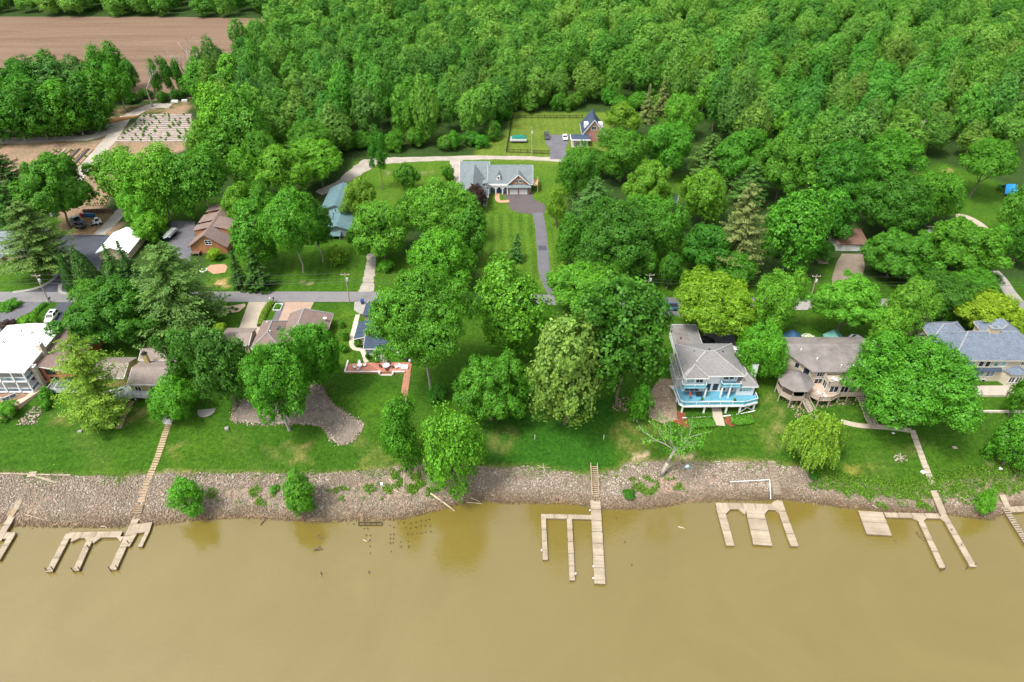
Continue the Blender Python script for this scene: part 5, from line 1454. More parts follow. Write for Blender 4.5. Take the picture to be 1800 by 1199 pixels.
oc = octo(3.3,8.4); g.railing([oc[3],oc[4],oc[5],oc[6],oc[7]],8.4,WOODW,0.95,WOODW,step=2.6,name='gazebo_railing')
g.stair((63.6,107.5,8.4),(65.6,103.6,tz(65.6,103.6)+.1),1.3,14,WOODW,WOODW)
g.stair((76.3,108.0,8.2),(76.9,104.6,6.4),1.4,9,WOODW); g.stair((76.9,104.5,6.3),(77.4,101.4,tz(77.4,101.4)+.1),1.4,8,WOODW,WOODW)
g.vents([(67.5,114.5,13.4),(64.5,116.8,14.0),(72.3,112.7,12.9),(74.8,112.6,12.9),(76.6,114.2,13.3)],WHITE)
ribbon('path', [(1478,741),(1510,748),(1560,752),(1602,757)], 1.1, M_CONC, 0.05)
def deck_chair(x, y, z, rz, label, mat, group=None):
    t = empty('lounge_chair', (x,y,z), rz)
    MB().obox((0,.1,.35),.6,1.1,.08).build('seat', mat, t); MB().obox((0,.75,.62),.6,.7,.07,rx=-.8).build('backrest', mat, t)
    for a,b in ((-.25,-.35),(.25,-.35),(-.25,.5),(.25,.5)): MB().box(a-.03,a+.03,b-.03,b+.03,0,.32).build('leg', mat, t)
    return tag(t,label,'chair',group)
CUSH = plain('pale_cushion',(0.66,0.62,0.56),0.8)
deck_chair(67.2,108.6,8.4,.1,'pale cushioned lounger on the cream house deck, left one',CUSH); deck_chair(68.3,107.7,8.4,.3,'pale cushioned lounger near the corner of the bay',CUSH)
deck_chair(75.4,109.6,8.4,-.6,'pale lounger on the deck right of the bay',CUSH)
deck_chair(70.6,110.0,11.05,1.2,'white chair on the roof terrace, left one',WHITE); deck_chair(72.3,110.2,11.05,-1.0,'white chair on the roof terrace, right one',WHITE)

# --- mansion on the right
h = House('mansion', 'large cream mansion with blue grey roof at the right edge', 107, 117, 6.4)
h.wall(97.4,116,114.0,122,5.0,13.8,CREAM); h.hip(97.4,116.5,113.9,122.0,14.0,4.5,R_BLUEG,(100.6,111.4,118.0,118.0),0.5,CREAM)
h.wall(96.0,104.5,122,126.8,7,13.8,CREAM); h.hip(96,104.5,121,127,14.0,1.9,R_BLUEG,(99.2,101.2,124,124),0.4,CREAM)
h.wall(109,117,122,126.8,7,13.8,CREAM); h.hip(109,117,121,127,14.0,2.6,R_BLUEG,(113,113,123.0,125),0.4,CREAM)
h.gable(94.0,99.0,117.5,123.0,13.6,2.4,'x',R_BLUEG,0.3,CREAM,CREAM); h.wall(94.2,97.4,117.7,122.6,6,13.5,CREAM)
h.chimney(106.2,118.2,2.2,1.2,16,19.4,TANW,R_SLATE)
for u,p in ((100.4,GLASST),(102.0,GLASST),(103.9,GLASS),(105.4,GLASS),(107.3,GLASST),(108.8,GLASST)): h.win('S',114.0,u,12.5,1.0,1.6,1,1,None,p)
for u in (100.2,102.4,104.9,107.2): h.win('S',114.0,u,9.6,1.7,1.6,2,1,None,GLASSB)
for u in (102.2,104.2,106.2): h.win('S',114.0,u,7.0,1.5,1.7,2,1)
h.put('bay', MB().prism([(110.0,114.0),(110.8,112.6),(113.6,112.6),(114.4,114.0)],5.2,10.7), CREAM)
h.put('bay_roof', MB().add([(109.6,114.0,10.7),(110.5,112.2,10.7),(113.9,112.2,10.7),(114.8,114.0,10.7),(112.2,114.0,12.0)],[(0,1,4),(1,2,4),(2,3,4),(3,2,1,0)]), R_BLUEG)
h.win('S',112.6,111.5,9.0,1.2,1.6,2,1); h.win('S',112.6,113.0,9.0,1.2,1.6,2,1); h.win('S',114.0,113.2,12.6,.9,.9,2,1)
h.put('awning', MB().slab([(99.6,114.0,11.3),(99.6,113.2,10.9),(109.0,113.2,10.9),(109.0,114.0,11.3)],.12), R_NAVY)
h.put('terrace', MB().box(98,116,109.6,114.0,5.9,7.15), STONEW)
rwll = House('retaining_wall','low pale stone retaining wall below the mansion terrace',106.5,106.6,4.8,'wall')
for i in range(22): rwll.put('block', MB().box(100.5+i*.56,101.04+i*.56,105.3+rnd.uniform(-.02,.02),105.75,4.8,6.35+rnd.uniform(-.03,.03)), STONEW)

# --- house with white roof at the left edge
a = House('white_roofed_house','tan house with a big white roof and glazed white porch at the left edge',-111.5,118,7.0)
a.wall(-117.6,-105.4,113.5,125.4,6.0,13.3,TANW)
zr = lambda x: 14.5-0.10*abs(x+111.3)
a.slabroof([[(-118.2,109.6,zr(-118.2)),(-111.3,109.0,zr(-111.3)),(-111.3,126.2,zr(-111.3)),(-118.2,126.2,zr(-118.2))],[(-111.3,109.0,zr(-111.3)),(-105.0,109.6,zr(-105)),(-105.0,126.2,zr(-105)),(-111.3,126.2,zr(-111.3))]],0.25,R_WHITE)
a.put('roof_seam', MB().beam((-114.6,109.6,14.28),(-114.6,126,14.28),.08,.05).beam((-108.2,109.6,14.28),(-108.2,126,14.28),.08,.05), PALEGREY)
for zf in (8.1,11.2): a.put('porch_floor', MB().box(-117.8,-105.4,109.6,113.5,zf-.25,zf), WHITE)
for x in (-117.6,-114.4,-111.2,-108.2,-105.6): a.put('post', MB().box(x-.13,x+.13,109.6,109.9,5.4,zr(x)-.25), WHITE)
a.railing([(-117.6,109.75),(-105.6,109.75),(-105.6,113.3)],11.2,WHITE,1.0,GLASSB,step=3.1); a.railing([(-117.6,109.75),(-105.6,109.75),(-105.6,113.3)],8.1,WHITE,1.0,GLASSB,step=3.1)
for x in (-115.8,-112.7,-109.6,-107): a.win('S',113.5,x,11.9,2.6,2.0,2,1); a.win('S',113.5,x,8.9,2.6,2.2,2,1)
a.put('lower_deck', MB().prism([(-118,109.5),(-118,105.6),(-110.4,105.6),(-106.9,108.2),(-106.9,109.5)],7.5,7.75), DECKBR)
a.put('deck_fascia', MB().beam((-118,105.5,7.5),(-110.4,105.5,7.5),.1,.5), WOODN)
a.railing([(-114.4,107.2),(-112.0,107.6),(-110.6,106.9),(-108.8,108.6)],7.75,WHITE,1.0,GLASSB,step=1.6,name='porch_steps_rail')
a.put('terrace', MB().prism([(-110.2,105.5),(-107.0,105.7),(-104.6,110.5),(-104.6,114.5),(-106.3,114.5),(-106.8,108.4)],5.0,7.8), FLAG)
a.put('terrace_wall', MB().beam((-110.1,105.4,7.0),(-107.0,105.6,7.0),.12,1.4), CEDAR)
a.chimney(-105.2,117.2,1.0,1.2,7,15.7,STONEW,WHITE); a.chimney(-105.0,112.4,.9,.9,7,13.2,STONEW,WHITE)
a.vents([(-112.5,122.8,14.6),(-114.6,119.2,14.4)],BLACK); a.put('roof_unit', MB().lathe([(.5,0),(.5,.35),(.25,.6)],(-110.4,122.6,14.35),10), PALEGREY)
a.stair((-110.8,105.3,7.6),(-107.8,103.4,tz(-107.8,103.4)+.2),1.4,11,WOODD,WOODD,tread=WOODN)
a.stair((-108.6,103.0,5.2),(-110.2,100.6,tz(-110.2,100.6)+.1),1.6,5,WOODN)
def firepit(x,y,z,label):
    t = empty('fire_pit',(x,y,z)); MB().lathe([(.75,0),(.8,.45),(.6,.46),(.55,.3)],(0,0,0),14).build('bowl', STONEW, t); MB().lathe([(.55,.28),(.5,.33)],(0,0,0),14).build('ash', BLACK, t)
    return tag(t,label,'fire pit')
firepit(-113.2,106.8,7.75,'round stone fire pit on the brown deck at the left edge')

# --- orange house
b = House('orange_house','orange house with a brown sloping roof beside the white roof',-101.5,119,7.4)
b.prism([(-104.9,113.6),(-98.0,113.6),(-98.0,127.4),(-104.9,127.4)],6.0,lambda x,y: 12.4-(x+105)*.22,ORANGE)
b.slabroof([[(-105.2,113.0,12.75),(-97.6,113.0,11.05),(-97.6,128.0,11.05),(-105.2,128.0,12.75)]],.2,R_BROWN)
b.put('trim', MB().beam((-105.2,112.96,12.62),(-97.6,112.96,10.92),.06,.26), WHITE); b.put('ridge_cap', MB().beam((-103.0,121.0,12.32),(-99.5,121.0,11.5),.3,.06), PALEGREY)
b.win('S',113.6,-102.9,10.5,1.9,1.3,3,2,DGREEN); b.win('S',113.6,-102.6,8.2,1.9,1.4,3,2,DGREEN); b.win('S',113.6,-99.6,8.2,1.9,1.4,3,2,DGREEN)
b.put('deck', MB().box(-102.6,-95.4,109.6,113.5,7.8,8.0), DECKG); b.railing([(-102.5,113.4),(-102.5,109.7),(-95.5,109.7)],8.0,PALEGREY,.9,None); b.posts([(-102.4,109.8),(-99,109.8),(-95.6,109.8)],None,7.2,PALEGREY)
b.put('spa', MB().box(-100.8,-98.4,110.4,112.6,8.0,8.7), DECKG); b.put('spa_cover', MB().box(-100.9,-98.3,110.3,112.7,8.7,8.82), plain('spa_vinyl',(0.10,0.12,0.17),0.5))
b.wall(-104.9,-103.2,113.35,113.6,6.0,7.6,TANW,'plinth')

# --- yellow house
c = House('yellow_house','yellow house with brown roofs, two chimneys and a long grey deck',-82,116,7.6)
c.wall(-93,-86.1,112.0,118.4,6.6,10.4,YELLOW); c.gable(-93,-86.1,112.0,118.4,10.5,1.3,'x',R_TAUPE,.35,YELLOW,WHITE)
c.wall(-83.9,-76.5,110.0,117.6,6.6,10.3,YELLOW); c.gable(-83.9,-76.5,110.0,117.6,10.4,1.4,'x',R_TAUPE,.35,YELLOW,WHITE)
c.wall(-84.6,-77.0,117.6,122.6,7.4,10.6,YELLOW); c.gable(-84.6,-77,117.9,122.4,10.7,1.1,'x',R_TAUPE,.35,YELLOW,WHITE)
c.wall(-79.8,-73.0,122.6,128.0,7.4,10.8,YELLOW); c.gable(-79.8,-73,122.9,128,10.9,1.3,'x',R_TAUPE,.35,YELLOW,WHITE)
c.chimney(-82.2,116.4,.9,.8,9,13.4,YELLOW); c.chimney(-80.2,124.5,1.0,.9,9,13.6,YELLOW)
c.win('E',-86.1,113.6,9.2,1.5,.8,3,1); c.win('E',-86.1,115.7,8.9,.9,1.3,1,1); c.win('S',110.0,-82.4,8.8,1.2,1.2,2,1); c.win('S',110.0,-79,8.8,1.6,1.2,2,1)
c.put('deck', MB().prism([(-86.0,118.3),(-86.0,111.5),(-92.0,108.5),(-91.0,104.6),(-88.4,104.2),(-82.6,107.7),(-79.0,107.5),(-78.6,109.8),(-84.0,109.9),(-84.0,117.4)],8.1,8.3), DECKG)
c.railing([(-91.0,104.7),(-88.45,104.3),(-82.6,107.8),(-79.0,107.6)],8.3,PALEGREY,1.0,None)
c.posts([(-90.8,104.9),(-88.4,104.5),(-85.5,106.2),(-82.6,108.0),(-79.1,107.8)],None,7.75,PALEGREY)
c.put('picnic_table', MB().box(-88.6,-86.9,107.2,108.0,8.95,9.03).box(-88.5,-88.35,107.3,107.9,8.3,8.95).box(-87.1,-86.95,107.3,107.9,8.3,8.95), DECKG)
c.put('door', MB().box(-85.9,-84.9,118.32,118.42,7.95,9.95), WHITE)
d1 = House('taupe_garage','taupe roofed garage at the foot of the wide pale driveway',-64.8,126,7.9,'garage')
d1.wall(-68.2,-61.8,123.2,129.0,7.4,10.6,TANW); d1.gable(-68.2,-61.8,123.2,129.0,10.7,.9,'x',R_TAUPE,.35,TANW,WHITE); d1.win('S',123.2,-65,9.2,1.5,1.0,2,1)
d2 = House('brown_house','brown hipped house with pink aggregate driveway behind two trees',-52,127,7.9)
d2.wall(-60.2,-45.0,122.5,131.0,7.0,10.6,BRICK); d2.hip(-54.5,-44.5,122.5,134.5,10.7,3.0,R_BROWN,(-50.4,-50.4,127.5,133.0),.4,WHITE)
d2.hip(-60.2,-54.2,122.0,131.6,10.68,2.2,R_BROWN,(-57.2,-57.2,124.8,129.2),.4,WHITE); d2.wall(-54.2,-45.0,131.0,134.2,7.4,10.5,BRICK); d2.win('S',122.5,-50,9.2,2,1.3,3,1); d2.win('S',122.5,-57,9.2,1.6,1.3,2,1)
d2.vents([(-59.0,130.2,11.4),(-56.6,125.2,12.6)],WHITE); d2.put('skylight', MB().obox((-55.3,127.6,12.0),.8,1.1,.12), GLASS)
dish = House('satellite_dish','small white satellite dish on the brown hipped roof',-45.2,131.2,11.6,'satellite dish')
dish.put('reflector', MB().lathe([(.05,11.9),(.35,12.0),(.45,12.15),(.42,12.16),(.05,11.95)],(-45.2,131.2,0),12), WHITE); dish.put('arm', MB().tube((-45.2,131.2,10.7),(-45.2,131.2,11.95),.04,.04,6), BLACK)

# --- blue roofed cottage and its brick patio
e = House('cottage','small stone cottage with navy roofs behind the red brick patio',-32.5,127,7.9)
e.wall(-37.0,-34.2,125.9,131.6,7.4,10.2,STONEW); e.slabroof([[(-37.5,125.4,10.35),(-34.0,125.4,11.2),(-34.0,132.0,11.2),(-37.5,132.0,10.35)]],.18,R_NAVY); e.put('trim', MB().beam((-37.5,125.36,10.22),(-34.0,125.36,11.05),.06,.22).beam((-37.54,125.4,10.25),(-37.54,132,10.25),.06,.22), WHITE)
e.wall(-34.2,-27.0,122.0,127.0,7.4,10.6,STONEW); e.slabroof([[(-34.5,121.6,10.5),(-26.6,121.6,10.5),(-26.6,127.2,12.3),(-34.5,127.2,12.3)]],.18,R_NAVY); e.put('trim', MB().beam((-34.5,121.56,10.38),(-26.6,121.56,10.38),.06,.24).beam((-34.53,121.6,10.38),(-34.53,127.2,12.15),.06,.24), WHITE)
e.wall(-34.0,-27.0,127.2,138.0,7.4,11.8,STONEW); e.slabroof([[(-34.4,127.2,12.35),(-30.5,127.2,13.9),(-30.5,138.4,13.9),(-34.4,138.4,12.35)],[(-30.5,127.2,13.9),(-26.6,127.2,12.35),(-26.6,138.4,12.35),(-30.5,138.4,13.9)]],.2,R_NAVY); e.put('gable_wall', MB().add([(-34,127.25,11.8),(-27,127.25,11.8),(-30.5,127.25,13.6)],[(0,1,2)]), WHITE)
e.wall(-36.4,-34.4,134.2,139,7.5,10.6,STONEW); e.slabroof([[(-36.8,133.8,10.7),(-34.2,133.8,11.4),(-34.2,139.4,11.4),(-36.8,139.4,10.7)]],.18,R_NAVY)
e.win('S',125.9,-35.0,9.0,.8,1.3,1,1,None,GLASSB); e.win('S',122.0,-33.2,9.3,1.5,1.5,3,1,None,GLASST); e.win('S',122.0,-30.4,9.1,2.0,1.5,2,2); e.win('S',122.0,-28.0,9.1,1.0,1.4,1,1)
e.chimney(-34.0,125.2,.6,.6,9,12.4,BRICK)
e.put('porch_steps', MB().box(-31.5,-29.3,120.6,122.0,7.6,8.5).box(-31.5,-29.3,120.2,120.6,7.6,8.3).box(-31.5,-29.3,119.8,120.2,7.6,8.15), M_CONCG); e.railing([(-31.6,122.0,8.5),(-31.6,119.8,8.0)],0,WHITE,.9); e.railing([(-29.2,122.0,8.5),(-29.2,119.8,8.0)],0,WHITE,.9)
pat = House('patio','red brick patio with a low pale coped wall on the river side',-30.8,118.3,7.6,'patio')
pat.put('paving', MB().box(-38.0,-23.2,116.4,120.4,6.4,7.98), BRICKP)
pat.put('step_bay', MB().box(-30.2,-27.2,115.5,116.4,6.4,7.7), BRICKP)
pat.put('wall', MB().box(-38.25,-30.4,116.15,116.4,6.3,8.15).box(-27.0,-24.6,116.15,116.4,6.3,8.15).box(-38.25,-38.0,116.4,120.2,6.5,8.15), BRICK)
pat.put('coping', MB().box(-38.32,-30.3,116.08,116.45,8.152,8.24).box(-27.1,-24.5,116.08,116.45,8.152,8.24).box(-38.32,-37.95,116.45,120.2,8.152,8.24).box(-30.35,-30.0,115.45,116.45,7.9,8.35).box(-27.3,-26.95,115.45,116.45,7.9,8.35).box(-30.0,-27.3,115.4,115.65,7.7,7.85), plain('coping_stone',(0.6,0.56,0.5),0.8))
st = empty('garden_stair',(-23.5,112,tz(-23.5,112))); tag(st,'long red brick garden stair running down from the patio','stair')
n = 30
for i in range(n):
    x = -23.9; y = 116.2 - i*0.42; zt = max(7.75 - i*0.115, tz(x,y)+.12)
    MB().box(x-.75+23.5,x+.75+23.5,y-.2-112,y+.2-112,zt-.3-st.location.z,zt-st.location.z).build('tread', plain('brick_tread',(0.40,0.19,0.12),0.85,.25,4.0) if i < 18 else plain('sand_tread',(0.50,0.33,0.20),0.85,.2,4.0), st)
ribbon('path', [(629,553),(623,575),(618,600),(622,612),(636,616),(641,626),(644,637)], 1.1, plain('flag_path',(0.52,0.44,0.36),0.9,.3,2.0), 0.04)
def patio_table(x,y,z,label,mat,r=.75):
    t = empty('patio_table',(x,y,z)); MB().lathe([(r,.70),(r,.74)],(0,0,0),16).build('table_top', mat, t); MB().tube((0,0,0),(0,0,.70),.06,.06,7).lathe([(.3,0),(.28,.05)],(0,0,0),10).build('pedestal', mat, t)
    return tag(t,label,'table')
def patio_chair(x,y,z,rz,label,mat,group):
    t = empty('patio_chair',(x,y,z),rz); MB().box(-.27,.27,-.27,.27,.40,.46).build('seat', mat, t); MB().obox((0,.27,.72),.52,.05,.6,rx=-.15).build('backrest', mat, t)
    for p,q in ((-.24,-.24),(.24,-.24),(-.24,.24),(.24,.24)): MB().box(p-.025,p+.025,q-.025,q+.025,0,.40).build('leg', mat, t)
    MB().box(-.31,-.25,-.2,.28,.62,.66).box(.25,.31,-.2,.28,.62,.66).build('armrest', mat, t)
    return tag(t,label,'chair',group)
WPL = plain('white_plastic',(0.78,0.78,0.76),0.5,.04); GREYT = plain('grey_table',(0.5,0.5,0.52),0.5,.1); DKM = plain('dark_metal',(0.06,0.055,0.05),0.5,.2)
ZP = 7.98
patio_table(-35.0,118.0,ZP,'white round table at the left end of the brick patio',WPL,.6)
for i,(x,y,rz) in enumerate([(-36.1,117.6,1.2),(-35.3,119.1,0.2),(-33.9,118.3,-1.3),(-35.2,116.9,3.1)]): patio_chair(x,y,ZP,rz,['white patio chair left of the white table','white patio chair behind the white table','white patio chair right of the white table','white patio chair before the white table'][i],WPL,'white patio chairs')
patio_table(-28.9,117.9,ZP,'grey round table in the middle of the brick patio',GREYT,.85)
for i,(x,y,rz) in enumerate([(-30.2,118.0,1.57),(-28.4,119.1,0.0),(-27.5,117.8,-1.57),(-28.6,116.8,3.1)]): patio_chair(x,y,ZP,rz,['dark chair left of the grey patio table','dark chair behind the grey patio table','dark chair right of the grey patio table','dark chair before the grey patio table'][i],DKM,'dark patio chairs')
for i,(x,y,rz) in enumerate([(-26.5,117.6,.6),(-25.9,117.9,-.2)]): patio_chair(x,y,ZP,rz,['white patio chair near the stair, left one','white patio chair near the stair, right one'][i],WPL,'white patio chairs')
sf = empty('patio_sofa',(-24.7,117.5,ZP)); MB().box(-.8,.8,-.35,.35,.12,.45).build('seat',WPL,sf); MB().box(-.8,.8,.28,.42,.45,.85).build('backrest',WPL,sf); tag(sf,'white cushioned sofa at the right end of the brick patio','sofa')
mir = empty('smoker',(-23.6,119.4,ZP)); MB().lathe([(.28,.3),(.34,.6),(.30,1.0),(.1,1.15)],(0,0,0),10).build('drum',PALEGREY,mir)
for k in range(3): MB().tube((.25*math.cos(k*2.1),.25*math.sin(k*2.1),0),(.2*math.cos(k*2.1),.2*math.sin(k*2.1),.35),.03,.03,5).build('leg',BLACK,mir)
tag(mir,'grey drum smoker at the patio corner','smoker')
kay = House('paddle_board','pale upright board leaning by the cottage wall',-26.6,121.3,7.95,'board'); kay.put('board', MB().loft([[(-26.6+dx,121.35+dy,7.95+z) for dx,dy in ((-w,-.05),(w,-.05),(w,.05),(-w,.05))] for z,w in ((0,.1),(.3,.3),(1.3,.34),(2.0,.2),(2.2,.06))]), WPL)

# --- brick garage house in the middle distance
j = House('garage_house','grey roofed brick house with two white garage doors beyond the lane',-3,206,8.0)
j.wall(-7.4,6.3,204.6,212.6,7.6,11.7,GREYSIDE); j.gable(-7.4,6.3,204.6,212.6,11.8,4.2,'x',R_SLATE,.5,GREYSIDE,WHITE)
j.wall(-16.4,-7.9,195.6,209.5,7.6,11.5,GREYSIDE); j.gable(-16.4,-7.9,195.6,209.5,11.6,4.4,'y',R_SLATE,.4,GREYSIDE,WHITE)
j.wall(-16.4,-7.9,209.5,213.5,7.6,11.7,GREYSIDE); j.gable(-16.6,-7.7,205.0,215.0,11.7,4.9,'x',R_SLATE,.4,GREYSIDE,WHITE)
j.wall(-1.3,5.6,203.6,204.6,7.6,10.9,BRICK); j.slabroof([[(-1.9,202.7,10.75),(6.2,202.7,10.75),(6.2,204.6,11.7),(-1.9,204.6,11.7)]],.14,R_SLATE)
j.slabroof([[(-1.6,203.4,11.5),(2.1,203.4,14.9),(2.1,208.2,14.9),(-1.6,208.2,11.5)],[(2.1,203.4,14.9),(5.8,203.4,11.5),(5.8,208.2,11.5),(2.1,208.2,14.9)]],.18,R_SLATE)
j.put('gable_wall', MB().add([(-1.2,203.75,11.5),(5.4,203.75,11.5),(2.1,203.75,14.5)],[(0,1,2)]), CEDAR); j.put('trim', MB().beam((-1.6,203.36,11.4),(2.1,203.36,14.8),.06,.3).beam((2.1,203.36,14.8),(5.8,203.36,11.4),.06,.3), WHITE)
j.win('S',203.75,1.5,12.5,.9,1.1,2,1); j.win('S',203.75,2.8,12.5,.9,1.1,2,1)
for u in (0.6,3.7):
    o = j.put('garage_door', MB().box(u-1.3,u+1.3,203.5,203.62,7.95,10.3), WHITE)
    for k in range(4): j.put('pane', MB().box(u-1.1+k*.6,u-.7+k*.6,203.47,203.5,9.75,10.05), GLASS, o)
    for k in range(1,4): j.put('groove', MB().box(u-1.3,u+1.3,203.485,203.5,7.95+k*.58,7.98+k*.58), PALEGREY, o)
for u in (-6.4,-4.2,-2.0):
    mb = MB(); pts = [(u+.75*math.cos(t), 10.0+.75*math.sin(t)) for t in np.linspace(0,math.pi,9)]
    for p,q in zip(pts,pts[1:]): mb.beam((p[0],203.55,p[1]),(q[0],203.55,q[1]),.3,.28)
    j.put('arch', mb, WHITE); j.put('porch_back', MB().box(u-.74,u+.74,204.5,204.58,8.0,10.6), GLASSB if u != -4.2 else plain('blue_door',(0.02,0.06,0.22),.4))
for u in (-7.3,-5.3,-3.1,-1.5): j.put('column', MB().box(u-.18,u+.18,203.4,203.7,7.9,10.9), WHITE)
j.put('entablature', MB().box(-7.5,-1.35,203.3,203.8,10.9,11.5), WHITE); j.put('dormer', MB().box(-5.0,-3.8,204.9,207.5,12.2,13.9), WHITE); j.slabroof([[(-5.2,204.7,13.8),(-4.4,204.7,14.8),(-4.4,208.0,14.8),(-5.2,208.0,13.8)],[(-4.4,204.7,14.8),(-3.6,204.7,13.8),(-3.6,208,13.8),(-4.4,208,14.8)]],.1,R_SLATE)
j.put('dormer_gable', MB().add([(-5.0,204.88,13.85),(-3.8,204.88,13.85),(-4.4,204.88,14.6)],[(0,1,2)]), WHITE); j.win('S',204.9,-4.4,13.1,.6,.9,1,2)
j.put('deck', MB().box(6.5,8.6,204.5,209.0,10.6,10.8), WOODN); j.railing([(6.6,204.6),(8.5,204.6),(8.5,209)],10.8,WOODN,1.0); j.posts([(8.4,204.7),(8.4,208.9)],7.9,10.6,WOODN)
j.slabroof([[(-9.4,200.4,13.3),(-7.7,200.4,13.6),(-7.7,203.0,13.6),(-9.4,203.0,13.3)]],.1,R_SLATE); j.put('dormer_wall', MB().box(-8.6,-7.9,200.6,202.8,11.8,13.3), BRICK); j.win('S',200.6,-8.25,12.7,.5,.8,1,1)

# --- far brick house with pergola, fenced lawn
k = House('far_brick_house','far red brick house with a steep navy roof at the edge of the wood',30.4,250,8.0)
k.wall(26.6,34.2,246.0,256.0,7.8,11.4,BRICK); k.gable(26.6,34.2,246.0,256.0,11.5,5.0,'y',R_NAVY,.5,BRICK,WHITE); k.win('S',246.0,30.4,13.2,1.6,1.3,2,1)
for sx in (-1,1): k.put('dormer', MB().box(*((27.0,28.6) if sx < 0 else (32.2,33.8)),248.0,250.5,12.4,14.0), WHITE)
k.win('S',246.0,28.4,10.0,1.2,1.3,2,1); k.win('S',246.0,32.4,10.0,1.2,1.3,2,1)
pg = House('pergola','white flat topped pergola in front of the far brick house',25.2,243.5,8.0,'pergola')
for x,y in ((22.6,241.6),(27.8,241.6),(22.6,245.2),(27.8,245.2),(25.2,241.6)): pg.put('post', MB().box(x-.14,x+.14,y-.14,y+.14,7.9,10.6), WHITE)
pg.put('roof', MB().box(21.8,28.8,240.9,245.8,10.8,10.95), R_NAVY); pg.put('beam', MB().box(21.7,28.9,240.7,240.9,10.55,10.95).box(21.6,21.8,240.9,245.8,10.55,10.95), WHITE); pg.put('pad', MB().box(22,28.4,240.6,246,7.9,8.08), M_CONC)
fn = House('fence','black open picket fence round the far lawn',6,253,8.0,'fence')
def fence_run(p, q):
    L = math.dist(p,q); n = max(1, round(L/2.5)); pk = MB()
    for i in range(n+1):
        t = i/n; x,y = p[0]+(q[0]-p[0])*t, p[1]+(q[1]-p[1])*t; fn.put('post', MB().box(x-.07,x+.07,y-.07,y+.07,7.9,9.5), BLACK)
    for z in (8.25,9.3): fn.put('rail', MB().beam((p[0],p[1],z),(q[0],q[1],z),.06,.10), BLACK)
    m = int(L/.16)
    for i in range(m):
        t = i/m; x,y = p[0]+(q[0]-p[0])*t, p[1]+(q[1]-p[1])*t; pk.box(x-.02,x+.02,y-.02,y+.02,8.1,9.4)
    o = fn.put('pickets', pk, BLACK); o['kind'] = 'stuff'
A_,B_,C_,D_ = G(890,268)[:2], G(901,208)[:2], G(1024,208)[:2], G(965,271)[:2]
fence_run(A_,B_); fence_run(B_,C_); fence_run(A_,D_); fence_run(G(1001,271)[:2],G(1012,270)[:2])

# --- orange brown house, teal roofed house, sheds
l = House('orange_brown_house','orange brown house with shed dormers and a plain gable on the left',-86.3,178,8.0)
l.wall(-91.4,-81.2,167.2,188.5,7.6,10.6,CEDAR); l.gable(-91.4,-81.2,167.2,188.5,10.7,3.6,'y',R_BROWN,.5,CEDAR,R_BROWN)
l.win('S',167.2,-85.9,11.6,1.7,1.3,2,2)
for y0,y1 in ((171.5,174.5),(176.0,180.5),(182.5,186.5)):
    l.put('dormer', MB().prism([(-91.0,y0),(-87.4,y0),(-87.4,y1),(-91.0,y1)],10.8,12.9), CEDAR); l.slabroof([[(-91.5,y0-.2,13.0),(-86.6,y0-.2,14.1),(-86.6,y1+.2,14.1),(-91.5,y1+.2,13.0)]],.14,R_BROWN)
    l.win('W',-91.0,(y0+y1)/2,12.0,1.6,1.0,2,1)
l.put('dormer', MB().prism([(-85.2,172.5),(-81.6,172.5),(-81.6,178.0),(-85.2,178.0)],10.8,12.8), CEDAR); l.slabroof([[(-86.0,172.2,14.0),(-81.2,172.2,12.9),(-81.2,178.3,12.9),(-86.0,178.3,14.0)]],.14,R_BROWN)
l.wall(-81.2,-77.0,180,188,7.6,10.2,CEDAR); l.slabroof([[(-81.2,179.5,11.2),(-76.6,179.5,10.2),(-76.6,188.5,10.2),(-81.2,188.5,11.2)]],.16,R_BROWN)
l.put('porch', MB().box(-91.2,-88.8,165.6,167.1,8.8,8.95).box(-91.2,-91.0,165.6,165.8,7.9,8.8).box(-89,-88.8,165.6,165.8,7.9,8.8), WOODD)
m = House('teal_roofed_house','long low house under two teal grey roofs beside the gravel fork',-53,190,8.0)
m.wall(-58.6,-50.6,189,203.5,7.6,10.4,GREYSIDE); m.gable(-58.6,-50.6,189,203.5,10.5,1.5,'y',R_TEAL,.5,GREYSIDE,R_TEAL)
m.wall(-55.8,-47.2,176.5,188.6,7.6,10.3,GREYSIDE); m.gable(-55.8,-47.2,176.5,188.6,10.4,1.5,'y',R_TEAL,.5,GREYSIDE,R_TEAL); m.win('S',176.5,-52,9.0,1.8,1.3,2,1); m.slabroof([[(-54.6,174.6,9.3),(-50.4,174.6,9.3),(-50.4,176.5,9.9),(-54.6,176.5,9.9)]],.14,R_TEAL); m.posts([(-54.4,174.8),(-50.6,174.8)],7.9,9.2,GREYSIDE)
m.vents([(-53.5,182.5,12.1),(-53.2,180.4,12.1),(-53.4,185,12.1)],BLACK); m.wall(-50.6,-47.5,196,203,7.6,10.0,GREYSIDE); m.slabroof([[(-50.8,195.6,11.0),(-47.0,195.6,10.0),(-47.0,203.4,10.0),(-50.8,203.4,11.0)]],.16,R_TEAL)
nn = House('white_roofed_shed','shed with a bright white roof beside the dark driveway',-112,169,8.0,'shed')
nn.wall(-116.2,-107.8,164.0,174.5,7.6,10.4,TANW); nn.gable(-116.2,-107.8,164.0,174.5,10.5,1.7,'y',R_WHITE,.4,TANW,WHITE)
tn = House('tan_house','tan gabled house behind the white pine at the left edge',-141,169,8.0)
tn.wall(-149,-134.8,163.5,176,7.6,10.6,TANW); tn.gable(-149,-134.8,163.5,176,10.7,3.0,'x',R_SLATE,.4,TANW,WHITE); tn.wall(-147,-142.5,161.2,163.5,7.6,10.2,TANW); tn.gable(-147,-142.5,160.8,166.5,10.3,2.0,'y',R_SLATE,.3,TANW,WHITE)
